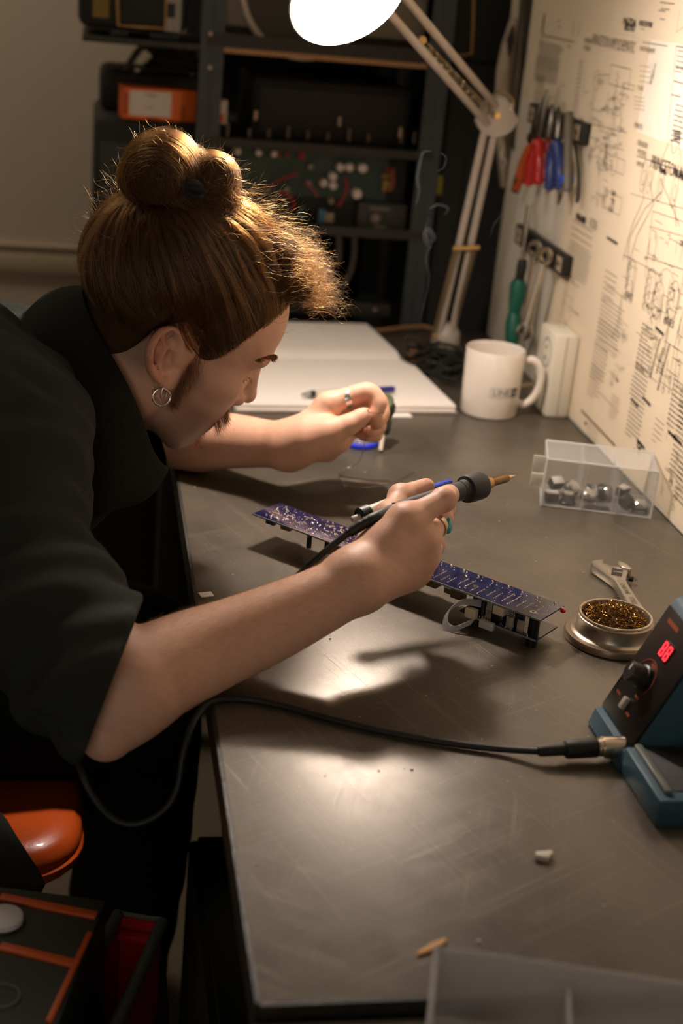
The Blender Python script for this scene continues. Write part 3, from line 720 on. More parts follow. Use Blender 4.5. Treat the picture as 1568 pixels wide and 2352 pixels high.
    for i in range(330):                                        # wisps at the back of the head
        base = np.array([rng.uniform(-108, -92), rng.normal() * 30, rng.uniform(20, 104)])
        L = rng.uniform(12, 40); m_ = 12; t = np.linspace(0, 1, m_)[:, None]
        dr = np.array([-rng.uniform(0.3, 1.0), rng.normal() * 0.5, rng.uniform(-0.5, 1.0)]); dr /= np.linalg.norm(dr)
        w1 = np.cross(dr, [0, 1, 0.2]); w1 /= np.linalg.norm(w1); w2 = np.cross(dr, w1); f0 = rng.uniform(2, 8); p0 = rng.random() * 6.28
        cur.append(Hv(base + dr * L * t + (w1 * np.sin(f0 * t + p0) + w2 * np.cos(f0 * t + p0)) * rng.uniform(1, 6) * t))
    strands('loose_curls', cur, 0.00009, M_HAIR, o)
    # strands wound round the bun
    BS = np.array([3.0, 0, 9.0])
    cur = []
    lobes = [((-88, -6, 138), (34, 37, 37), (0.25, 0.9, 0.35), 1150), ((-70, 4, 150), (27, 31, 23), (0.9, 0.2, 0.2), 420), ((-46, -8, 156), (25, 25, 25), (0.3, 0.8, -0.5), 620),
             ((-34, -12, 142), (25, 23, 23), (0.2, 0.9, 0.1), 560), ((-58, -10, 124), (39, 33, 21), (0.1, 0.1, 1.0), 520), ((-100, 8, 122), (19, 27, 25), (0.2, 1, 0.3), 260)]
    for c, r, ax, N in lobes:
        c = np.array(c, float) - BS; r = np.array(r, float); ax = np.array(ax, float); ax /= np.linalg.norm(ax)
        u = np.cross(ax, [0.3, 0.1, 1.0]); u /= np.linalg.norm(u); v = np.cross(ax, u)
        for i in range(N):
            h0 = rng.uniform(-0.92, 0.92); a0 = rng.random() * 6.28; sp = rng.uniform(0.8, 2.6); m_ = 12; t = np.linspace(0, 1, m_)
            h = h0 + rng.normal() * 0.10 * t + 0.03 * np.sin(t * 7 + a0); h = np.clip(h, -0.97, 0.97); a = a0 + sp * t; w = np.sqrt(1 - h * h)
            d = ax[None] * h[:, None] + (u[None] * np.cos(a)[:, None] + v[None] * np.sin(a)[:, None]) * w[:, None]
            cur.append(Hv(c + d * (r + rng.uniform(-1.0, 2.6) + 1.3 * math.sin(h0 * 19 + a0 * 2) + (rng.random() < 0.2) * rng.uniform(0, 5) * t[:, None])))
    for i in range(420):
        c, r, ax, N = lobes[rng.integers(0, 4)]; d = rng.normal(size=3); d[2] = abs(d[2]) * 0.8; d /= np.linalg.norm(d); base = np.array(c) - BS + d * np.array(r)
        L = rng.uniform(6, 22); m_ = 9; t = np.linspace(0, 1, m_)[:, None]; w1 = np.cross(d, rng.normal(size=3)); w1 /= np.linalg.norm(w1)
        cur.append(Hv(base + (d * 0.6 + w1 * 0.7) * L * t + w1 * np.sin(t * rng.uniform(2, 7)) * 3 * t))
    strands('bun_strands', cur, 0.00013, M_HAIR, bun)
    kb = MB(); c = H(-64, -38, 142)
    ring = [tuple(H(-65 + 9 * math.cos(a), -36 + 3 * math.sin(a * 2), 138 + 6 * math.sin(a))) for a in np.linspace(0, 2 * PI, 13)[:-1]]
    kb.tube(ring, 0.0034, 8, True); kb.tube([tuple(H(-75, -34, 134)), tuple(H(-63, -37, 140)), tuple(H(-53, -36, 142))], 0.0035, 8)
    kb.build('hair_band', mat('black_elastic', lin(18, 18, 18), 0.8, bump=0.3, scale=1500), bun)['label'] = 'black elastic band'
    clip = MB().tube([tuple(H(-20 + i * 9, -30 + 1.5 * i, 131 - 1.2 * i * i * 0.6)) for i in range(5)], [0.003, 0.0055, 0.006, 0.0055, 0.003], 8)
    clip.build('hair_clip', mat('dark_clip', lin(24, 18, 14), 0.35), o)
    # cropped sides, brows, moustache, goatee, sideburn
    def short(name, N, gen, Lr, rad, m, curl=0.25, parent=o, lean=0.35):
        cur = []; k = 0
        while k < N:
            g_ = gen()
            if g_ is None: continue
            p, d = g_; p = np.array(p, float); d = np.array(d, float); d /= np.linalg.norm(d); L = rng.uniform(*Lr); t = np.linspace(0, 1, 6)[:, None]
            b = rng.normal(size=3) * curl
            w, nv = BVH.find_nearest(Vector(H(*p)))[:2]; nl = np.array(nv) @ HR; nl = nl if nl @ (p - np.array([10., 0, 0])) > 0 else -nl; p = Hinv(np.array(w)[None])[0] + nl * 0.1; d = d + nl * lean; d /= np.linalg.norm(d)
            cur.append(Hv(p + d * L * t + b * L * t ** 2)); k += 1
        return strands(name, cur, rad, m, parent)
    def fade():
        d = rng.normal(size=3); d /= np.linalg.norm(d); p = surf(d[None], 0.0)[0]; hl = float(zmin(p[0], p[1]))
        if p[1] > 0 or p[0] > 12 or not (-18 < p[2] - hl < 12) or p[2] < -60 or p[0] < -88: return None
        if rng.random() > (p[2] - hl + 18) / 22: return None
        return p, d * 0.5 + np.array([-0.5, 0, -0.8])
    short('cropped_side_hair', 2200, fade, (2.5, 6), 0.00006, M_BEARD)
    def side():
        x = rng.uniform(16, 34); z = rng.uniform(-44, 14)
        if rng.random() > 1 - abs((x - 22 - (z + 20) * -0.12) / 14): return None
        y = -(70 - max(0, x - 10) * 0.35 - max(0, -z - 10) * 0.16)
        return (x, y, z), (0.3, -0.45, -0.9)
    short('sideburn', 900, side, (4, 11), 0.00007, M_BEARD)
    def brow(s):
        def f_():
            u = rng.uniform(0.12, 1.08); y = s * (10 + 36 * u); x = 86 - 14 * u ** 2; z = 33 + 5 * math.sin(u * 2.4) + rng.uniform(-3.2, 3.2) * (1 - 0.5 * u)
            return (x, y, z), (0.35, s * 0.9, 0.25)
        return f_
    short('eyebrow', 600, brow(-1), (5, 8), 0.00009, M_BEARD, 0.1, o, 0.12); short('eyebrow', 420, brow(1), (5, 8), 0.00008, M_BEARD, 0.1, o, 0.12)
    def must():
        y = rng.normal() * 15
        if abs(y) > 28: return None
        return (89 - abs(y) * 0.36 - 0.004 * y * y, y, rng.uniform(-45, -35) - abs(y) * 0.25), (0.55, 0.35 * np.sign(y), -0.85)
    short('moustache', 1500, must, (8, 15), 0.00008, M_BEARD, 0.22)
    def goat():
        y = rng.normal() * 9; z = rng.uniform(-84, -66)
        return (84 - abs(y) * 0.3 + (z + 66) * 0.08, y, z), (0.85, 0.1 * np.sign(y), -0.5)
    short('goatee', 750, goat, (5, 13), 0.00007, M_BEARD, 0.25)
    def lash(s):
        def f_():
            y = s * rng.uniform(24, 47); return (82.5 - (abs(y) - 26) ** 2 * 0.02, y, 10.5), (0.8, s * 0.35, -0.45)
        return f_
    short('eyelashes', 55, lash(-1), (5, 8), 0.00007, M_BEARD, 0.08); short('eyelashes', 60, lash(1), (6, 9), 0.00008, M_BEARD, 0.08)
    av = hv; cur = []
    qa = np.empty(len(person.data.polygons) * 4, np.int32); person.data.polygons.foreach_get('vertices', qa); qa = qa.reshape(-1, 4); ctr = av[qa].mean(1); nor = np.cross(av[qa[:, 2]] - av[qa[:, 0]], av[qa[:, 3]] - av[qa[:, 1]]); nor /= np.linalg.norm(nor, axis=1, keepdims=True) + 1e-9
    for el, wr, N in ((np.array(atY(300, 1568, 1.068)), HANDS['W'], 2600), (np.array(atY(430, 1012, 1.655)), HANDS['lw'], 1500)):
        ax = wr - el; L2 = np.linalg.norm(ax); ax = ax / L2; t = (ctr - el) @ ax / L2; rad = np.linalg.norm((ctr - el) - ((ctr - el) @ ax)[:, None] * ax, axis=1)
        ok = np.where((t > 0.12) & (t < 0.98) & (rad < 0.055) & (nor @ np.array([-0.1, 0.25, 0.9]) > -0.15))[0]
        for i in rng.choice(ok, N):
            nn = nor[i]; dv = ax * 0.8 + nn * 0.35 + rng.normal(size=3) * 0.25; dv -= nn * min(0, dv @ nn); dv /= np.linalg.norm(dv); Lh = rng.uniform(0.004, 0.011); tt = np.linspace(0, 1, 5)[:, None]
            cur.append(ctr[i] + dv * Lh * tt - nn * Lh * 0.22 * tt ** 2)
    strands('arm_hair', cur, 0.000028, hair_material('arm_hair_brown', 0.42, 0.4), person)
    return o
hair = build_hair()
# ------------------------------------------------------------------ clothes, earrings, rings, nails
def build_clothes():
    A = lambda x, y, d: np.array(atY(x, y, d))
    S = Sculpt()
    spine = [np.array(q) for q in ((-0.045, 1.43, 0.925), (-0.13, 1.44, 0.89), (-0.215, 1.455, 0.825), (-0.27, 1.45, 0.72), (-0.275, 1.46, 0.58))]
    S.chain(*smooth(spine, [0.10, 0.145, 0.155, 0.15, 0.155], 3), 0.03)
    rsh = np.array([-0.085, 1.255, 0.97]); rel = A(262, 1568, 1.05)
    S.chain(*smooth([np.array([-0.12, 1.38, 0.935]), rsh, (rsh * 0.55 + rel * 0.45) + np.array([-0.034, 0, -0.012]), rel + np.array([-0.004, 0.0, 0.0])], [0.095, 0.084, 0.066, 0.057], 4), 0.03)
    S.cone(A(235, 1640, 1.04), rel, 0.045, 0.05, 0.03)
    lsh = np.array([-0.11, 1.585, 0.925]); lel = np.array([0.03, 1.705, 0.845])
    S.chain(*smooth([np.array([-0.14, 1.50, 0.92]), lsh, (lsh + lel) / 2, lel, np.array(atY(395, 1018, 1.668))], [0.09, 0.08, 0.065, 0.056, 0.048], 4), 0.03)
    S.ell((-0.14, 1.53, 0.955), (0.10, 0.09, 0.033), None, 0.03)       # folded hood lying on the back
    S.chain(*smooth([np.array(q) for q in ((-0.06, 1.26, 1.03), (-0.10, 1.36, 1.03), (-0.13, 1.45, 1.01), (-0.12, 1.54, 0.985))], [0.022, 0.03, 0.032, 0.025], 4), 0.02)
    ux = rel - rsh; ul = np.linalg.norm(ux); ux = ux / ul
    def folds(P):
        P = P.astype(np.float64); q = P - rsh; t = q @ ux; r = q - t[:, None] * ux; a = np.arctan2(r[:, 2], r[:, 1])
        arm = sstep(-0.02, 0.08, t) * sstep(0.13, 0.09, np.linalg.norm(r, axis=1))
        f = np.sin(t * 95 + 2.2 * np.sin(a * 1.3 + 1.0) + 1.2 * np.sin(a * 2 + t * 20)) * (0.35 + 0.65 * sstep(0.1, 0.34, t)) * 0.0062 + np.sin(t * 170 + 3 * np.sin(a * 2 + 2)) * 0.0022
        body = np.sin(P @ np.array([18., -30., 62.]) + 1.5 * np.sin(P @ np.array([40., 22., 5.]))) * 0.0055 + np.sin(P @ np.array([70., 45., 30.]) + 2 * np.sin(P @ np.array([20., 60., 40.]))) * 0.003
        return (f * arm + body * (1 - arm)).astype(np.float32)
    S.custom(folds, (0, 0, 0), 1e3, 0.01, 'd')
    va = A(255, 1560, 1.05) - CAM; cd = A(205, 1690, 1.05) - A(305, 1430, 1.05); n = np.cross(cd, va); n /= np.linalg.norm(n)
    if n[0] < 0: n = -n
    Rc = A(258, 1562, 1.05)
    def cuff(P):                                                       # open end of the right sleeve (only near the elbow)
        return np.maximum((-((P - Rc) @ n)), np.linalg.norm(P - Rc, axis=1) - 0.16).astype(np.float32)
    S.custom(cuff, Rc, 0.16, 0.006, 's')
    lc = np.array(atY(372, 1022, 1.675)); ln = np.array([0.97, -0.2, 0.0])
    S.custom(lambda P: np.maximum(-((P - lc) @ ln), np.linalg.norm(P - lc, axis=1) - 0.12).astype(np.float32), lc, 0.12, 0.006, 's')
    V, Q = S.mesh((-0.46, 0.93, 0.42), (0.16, 1.86, 1.12), 0.0042)
    V = relax(V, Q, 2, 0.5)
    M_SW = mat('dark_sweatshirt', lin(39, 42, 37), 0.92, bump=0.5, scale=1400, vary=0.18, spec=0.2)
    sw = bpy.data.objects.new('sweatshirt', np_mesh('sweatshirt', V, Q, M_SW)); COL.objects.link(sw); sw.parent = person
    # turned-up fleece collar, open at the front
    C1 = A(284, 858, 1.416); e1 = A(375, 1050, 1.416) - A(192, 662, 1.416); L1 = np.linalg.norm(e1) / 2; e1 /= 2 * L1
    e2 = np.array([0.10, 1.0, 0.05]); e2 -= e1 * (e2 @ e1); e2 /= np.linalg.norm(e2)
    C0 = A(166, 950, 1.435); mb = MB(); rows = 12; cols = 64; thick = 0.006
    def pt(u, v, o):
        a = u * 2 * PI; c, s_ = math.cos(a), math.sin(a)
        R1, R2 = L1 * 1.0, 0.082; Q1, Q2 = 0.112, 0.119
        bulge = 0.010 * math.sin(v * PI); rip = 0.0035 * math.sin(5 * a + 3 * v) * (1 - v * 0.6)
        lap = 0.016 * math.exp(-((a if a < PI else a - 2 * PI) / 0.35) ** 2) * v
        r1 = (R1 * v + Q1 * (1 - v)) + bulge + rip - o + lap; r2 = (R2 * v + Q2 * (1 - v)) + bulge + rip - o
        p = C0 * (1 - v) + C1 * v + e1 * c * r1 + e2 * s_ * r2
        nn = np.cross(e1, e2); nn = nn * (1 if nn[0] > 0 else -1); sag = 0.016 * math.exp(-((a - 1.5 * PI) / 0.8) ** 2) * v * v
        return p + nn * sag
    vs = [pt(j / cols, i / rows, 0) for i in range(rows + 1) for j in range(cols)] + [pt(j / cols, i / rows, thick) for i in range(rows, -1, -1) for j in range(cols)]
    R_ = 2 * (rows + 1)
    fs = [(i * cols + j, i * cols + (j + 1) % cols, ((i + 1) % R_) * cols + (j + 1) % cols, ((i + 1) % R_) * cols + j) for i in range(R_) for j in range(cols)]
    mb.add(vs, fs)
    co = mb.build('collar', mat('black_fleece', lin(30, 31, 25), 0.95, bump=1.0, scale=700, vary=0.3, spec=0.15), sw, 60)
    zp = MB()
    for i in range(9): zp.box((0, 0, 0), (0.004, 0.0022, 0.0016), Matrix.Translation(pt(0.985, 0.55 + 0.05 * i, thick + 0.002)), 0)
    zp.box((0, 0, 0), (0.010, 0.007, 0.003), Matrix.Translation(pt(0.97, 0.93, thick + 0.003)), 0.001)
    zp.build('zip', mat('zip_metal', lin(120, 112, 100), 0.35, 0.9), sw)
    # trousers
    T = Sculpt(); h = lambda *q: np.array(q)
    T.chain(*smooth([h(-0.30, 1.47, 0.590), h(-0.12, 1.495, 0.575), h(0.06, 1.50, 0.550)], [0.105, 0.09, 0.074], 4), 0.03)
    T.chain(*smooth([h(0.075, 1.50, 0.545), h(0.07, 1.50, 0.32), h(0.04, 1.50, 0.05)], [0.072, 0.066, 0.062], 4), 0.02)
    T.chain(*smooth([h(-0.30, 1.56, 0.590), h(-0.12, 1.62, 0.575), h(0.07, 1.67, 0.55)], [0.105, 0.09, 0.074], 4), 0.03)
    T.chain(*smooth([h(0.085, 1.67, 0.545), h(0.08, 1.67, 0.32), h(0.05, 1.67, 0.05)], [0.072, 0.066, 0.062], 4), 0.02)
    T.ell((-0.31, 1.50, 0.60), (0.14, 0.16, 0.115), None, 0.04)
    V, Q = T.mesh((-0.5, 1.25, -0.02), (0.2, 1.80, 0.75), 0.007)
    V[:, 2] = np.maximum(V[:, 2], 0.012)
    tr = bpy.data.objects.new('trousers', np_mesh('trousers', relax(V, Q, 2), Q, mat('black_trousers', lin(24, 25, 20), 0.95, bump=0.4, scale=1200, spec=0.15))); COL.objects.link(tr); tr.parent = person
    # earrings: two hoops and a bead on the right lobe

    st = mat('polished_silver', lin(222, 218, 210), 0.28, 1.0)
    
    def hoop(c, r, tilt, rr):
        M = Matrix.Translation(c) @ Matrix.Rotation(tilt, 4, 'Z') @ Matrix.Rotation(PI / 2, 4, 'X')
        return MB().tube([tuple((M @ Vector((r * math.cos(a), r * math.sin(a), 0)))) for a in np.linspace(0, 2 * PI, 29)[:-1]], rr, 8, True)
    c = A(371, 912, 1.343)
    hoop(c, 0.0086, 0.15, 0.0011).build('earring', st, person)['label'] = 'large silver hoop earring'
    hoop(A(376, 902, 1.343), 0.0064, 1.1, 0.0010).build('earring', st, person)['label'] = 'small silver hoop earring'
    b = MB()
    for x, y in ((366, 932), (352, 898), (391, 907)): b.lathe([(0, -0.0011), (0.0009, -0.0006), (0.0011, 0), (0.0009, 0.0006), (0, 0.0011)], 8, Matrix.Translation(A(x, y, 1.342)))
    b.build('earring_bead', st, person)
    # rings
    def band(p, q, f, r, w, name, m, label, thick=0.0012):
        p = np.array(p); q = np.array(q); d = Vector(q - p).normalized(); c = Vector(p + (q - p) * f)
        M = Matrix.Translation(c) @ d.to_track_quat('Z', 'Y').to_matrix().to_4x4()
        o = MB().lathe([(r, -w / 2), (r + thick, -w / 2), (r + thick * 1.25, 0), (r + thick, w / 2), (r, w / 2), (r, -w / 2)], 32, M).build(name, m, person); o['label'] = label
        return c, d
    band(HANDS['li'][0], HANDS['li'][1], 0.52, 0.0108, 0.0072, 'finger_ring', st, 'broad silver ring on the left forefinger')
    c, d = band(HANDS['rm'][0], HANDS['rm'][1], 0.70, 0.0103, 0.006, 'finger_ring', mat('old_silver', lin(170, 150, 120), 0.28, 1.0), 'silver ring carrying a turquoise stone')
    c = Vector(atY(1029, 1207, 1.189)); M = Matrix.Translation(c) @ Vector((0.85, -0.5, 0.15)).to_track_quat('Z', 'Y').to_matrix().to_4x4()
    MB().lathe([(0, -0.004), (0.0055, -0.003), (0.006, 0), (0.0052, 0.0022), (0.003, 0.0034), (0, 0.0038)], 20, M @ Matrix.Diagonal((1, 1.35, 1, 1))).build('ring_stone', mat('turquoise', lin(36, 150, 165), 0.3, coat=0.5, vary=0.15, scale=600), person)['label'] = 'turquoise ring stone'
    band(HANDS['rr'][0], HANDS['rr'][1], 0.72, 0.0098, 0.005, 'finger_ring', st, 'plain silver ring on the right ring finger')
    # finger nails that show
    nm = mat('fingernail', lin(214, 160, 140), 0.3, coat=0.3)
    def nail(c, nrm, along, L=0.011, W=0.0095):
        z = Vector(nrm).normalized(); x = Vector(along); x = (x - z * x.dot(z)).normalized(); y = z.cross(x); c = Vector(c); vs = []; fs = []; k = 7
        for i in range(k):
            for j in range(k):
                u = (i / (k - 1) - 0.5); v = (j / (k - 1) - 0.5); ww = W * (1 - 0.35 * max(0, u) ** 2 * 4 * 0.5)
                vs.append(c + x * u * L + y * v * ww + z * (0.0012 - 0.010 * (v * 2) ** 2 * 0.20 - 0.0012 * (2 * u) ** 2))
        for i in range(k - 1):
            for j in range(k - 1): fs.append((i * k + j, (i + 1) * k + j, (i + 1) * k + j + 1, i * k + j + 1))
        o = MB().add(vs, fs).build('fingernail', nm, person); md = o.modifiers.new('t', 'SOLIDIFY'); md.thickness = 0.0006
    v = lambda a: np.array(a)
    for tip, prev, nr, r in ((HANDS['lt'][3], HANDS['lt'][2], (-0.05, -0.75, 0.45), 0.0082), (HANDS['rt'][3], HANDS['rt'][2], (0.0, -0.15, 0.98), 0.0082), (HANDS['lm'][3], HANDS['lm'][2], (0.95, -0.2, 0.1), 0.0072)):
        nn = v(nr) / np.linalg.norm(nr); nail(tip + nn * r * 0.93 - (tip - prev) * 0.05, nn, tip - prev)
    return sw
clothes = build_clothes()
# ------------------------------------------------------------------ things on the bench
ZT = 0.8002
M_PAPER = mat('white_paper', lin(240, 232, 222), 0.75, vary=0.015, scale=20)
M_BLACKP = mat('black_plastic', lin(26, 26, 24), 0.45, bump=0.1, scale=900)
M_STEEL = mat('satin_steel', lin(190, 182, 170), 0.30, 0.95, bump=0.08, scale=700)
M_RUBBER = mat('black_rubber', lin(22, 22, 20), 0.55)
M_COPPER = mat('bright_solder', lin(206, 190, 172), 0.2, 1.0)

# notebook, open, spine across
def notebook():
    a = atZ(1047, 950, ZT); b = atZ(541, 946, ZT); ex = (a - b).normalized(); ex.z = 0; ex.normalize(); ey = Vector((-ex.y, ex.x, 0)); Wd = (a - b).length
    t = thing('notebook', 'large open notebook of blank white pages behind the left hand', 'notebook', b, math.atan2(ex.y, ex.x))
    MB().box((Wd / 2, 0.235, 0.0012), (Wd + 0.004, 0.474, 0.0024), None, 0.0008).build('cover', mat('grey_card', lin(150, 142, 132), 0.8), t)
    for k in range(5): MB().box((Wd / 2 - 0.0015 * (k % 2), 0.119, 0.0034 + k * 0.0019), (Wd - 0.003 * ((k + 1) % 2), 0.236 - 0.002 * (k % 3), 0.0017), None).build('page', M_PAPER, t)
    n = 26; top = []; bot = []
    for i in range(n):                                          # far half swells towards the spine
        u = i / (n - 1); y = 0.240 + 0.218 * u; h = 0.004 + 0.0125 * (1 - (1 - min(1, u / 0.18)) ** 2) * (1 - 0.25 * u); top.append((y, h + 0.001))
    vs = [(x, y, h) for x in (0.0, Wd - 0.012) for y, h in top] + [(x, y, 0.0025) for x in (0.0, Wd - 0.012) for y, h in top]
    fs = []
    for i in range(n - 1): fs += [(i, i + 1, n + i + 1, n + i), (2 * n + i, 3 * n + i, 3 * n + i + 1, 2 * n + i + 1), (i, 2 * n + i, 2 * n + i + 1, i + 1), (n + i, n + i + 1, 3 * n + i + 1, 3 * n + i)]
    fs += [(0, n, 3 * n, 2 * n), (n - 1, 3 * n - 1, 4 * n - 1, 2 * n - 1)]
    MB().add(vs, fs).build('page_block', M_PAPER, t)
    s = thing('loose_sheet', 'loose white sheet slipped under the notebook by the black tool', 'paper', atZ(898, 950, ZT), math.atan2(ex.y, ex.x))
    return t
notebook()
sheet = [o for o in COL.objects if o.name == 'loose_sheet'][0]
MB().box((0, 0, 0.0003), (0.055, 0.032, 0.0006)).build('sheet', M_PAPER, sheet)

# marker on the page
pa = atZ(691, 906, 0.8195); pb = atZ(906, 893, 0.8195); pd = (pb - pa); PL = pd.length
t = thing('marker_pen', 'white marker pen with clear tip and blue end cap lying on the notebook', 'pen', M=Matrix.Translation(pa) @ pd.to_track_quat('X', 'Z').to_matrix().to_4x4())
RX = Matrix.Rotation(PI / 2, 4, 'Y')
MB().lathe([(0, 0), (0.0018, 0.001), (0.0034, 0.008), (0.0044, 0.013), (0.0044, 0.015), (0, 0.015)], 20, RX).build('tip', mat('clear_plastic_tip', lin(190, 190, 186), 0.2, trans=0.5), t)
MB().lathe([(0, 0.0145), (0.0048, 0.0145), (0.005, 0.016), (0.005, 0.021), (0.0048, 0.0225), (0, 0.0225)], 20, RX).build('ring', M_BLACKP, t)
MB().lathe([(0, 0.022), (0.0053, 0.022), (0.0055, 0.024), (0.0055, PL * 0.74), (0.005, PL * 0.75), (0, PL * 0.75)], 20, RX).build('barrel', mat('pen_white', lin(205, 198, 184), 0.35), t)
MB().lathe([(0, PL * 0.745), (0.0046, PL * 0.745), (0.0044, PL * 0.98), (0.003, PL), (0, PL)], 20, RX).build('end_cap', mat('pen_blue', lin(28, 40, 120), 0.35), t)

# clear solder reel with blue rim, desoldering pump leaning by it
c = atZ(826, 1020, ZT)
t = thing('solder_reel', 'small clear reel of solder with a bright blue base rim under the left hand', 'reel', c)
MB().lathe([(0, 0), (0.0235, 0), (0.0245, 0.001), (0.0245, 0.0045), (0.0225, 0.0055), (0, 0.0055)], 40).build('base_rim', mat('reel_blue', lin(24, 44, 190), 0.35, coat=0.3), t)
M_CLEAR = mat('clear_tube_plastic', (0.9, 0.9, 0.88), 0.12, alpha=0.22)
MB().lathe([(0.0205, 0.0055), (0.0205, 0.030), (0.0195, 0.030), (0.0195, 0.0055)], 40).build('wall', M_CLEAR, t)
pts = [(0.0155 * math.cos(i * 0.35), 0.0155 * math.sin(i * 0.35), 0.0065 + i * 0.000055) for i in range(330)]
MB().tube(pts, 0.0007, 5).build('solder_coil', M_COPPER, t)
p0 = atZ(873, 1040, ZT) + Vector((0, 0, 0.0032)); p1 = atY(888, 926, p0.y + 0.035); d = p1 - p0; LN = d.length
t = thing('desoldering_pump', 'black desoldering pump with white nozzle and green end standing by the notebook', 'tool', M=Matrix.Translation(p0) @ d.to_track_quat('Z', 'Y').to_matrix().to_4x4())
MB().lathe([(0, 0), (0.0026, 0), (0.003, 0.002), (0.0034, LN * 0.56), (0, LN * 0.56)], 16).build('nozzle', mat('nozzle_white', lin(214, 200, 184), 0.4), t)
MB().lathe([(0, LN * 0.36), (0.0075, LN * 0.36), (0.0095, LN * 0.42), (0.0105, LN * 0.62), (0.0085, LN * 0.70), (0.0105, LN * 0.76), (0.0128, LN * 0.84), (0.0125, LN * 0.97), (0.011, LN), (0, LN)], 28).build('body', mat('pump_black', lin(28, 32, 26), 0.5, bump=0.1, scale=300), t)
tip = (atY(887, 921, p1.y - 0.012) - p0); Mi = t.matrix_world.inverted()
MB().lathe([(0, -0.006), (0.0098, -0.006), (0.0102, -0.001), (0.0088, 0.0012), (0.004, 0.0004), (0, 0.0002)], 28, Mi @ Matrix.Translation(p0 + tip) @ (CAM_DIR := Vector((-0.25, -0.9, 0.35))).to_track_quat('Z', 'Y').to_matrix().to_4x4()).build('end_cap', mat('pump_green', lin(98, 110, 76), 0.5), t)

# solder wire from the fingers to the reel, loose offcut
li = HANDS['lt'][3]
w = [atY(884, 946, 1.49), atY(872, 949, 1.498), atY(858, 948, 1.508), atY(845, 946, 1.520), Vector(HANDS['lt'][3]) + Vector((0.004, 0.0, 0.006)), atY(842, 985, 1.562), atY(836, 1022, 1.585),
     atZ(822, 1062, ZT + 0.016), atZ(786, 1080, ZT + 0.004), atZ(779, 1098, ZT + 0.001), atZ(795, 1117, ZT + 0.001), atZ(845, 1119, ZT + 0.001), atZ(904, 1107, ZT + 0.001), atZ(950, 1085, ZT + 0.001)]
tag(MB().tube(spline(w, 8), 0.00042, 6).build('solder_wire', mat('dull_solder', lin(120, 112, 100), 0.3, 0.9)), 'thin strand of solder wire pinched in the left fingers', 'wire')
w = [atZ(780, 1092, ZT + 0.0012), atZ(800, 1096, ZT + 0.0012), atZ(830, 1100, ZT + 0.0012), atZ(865, 1103, ZT + 0.0012), atZ(896, 1105, ZT + 0.0012)]
tag(MB().tube(spline(w, 6), 0.0011, 8).build('wire_offcut', M_COPPER), 'short shiny wire offcut curving on the bench between the two hands', 'wire')

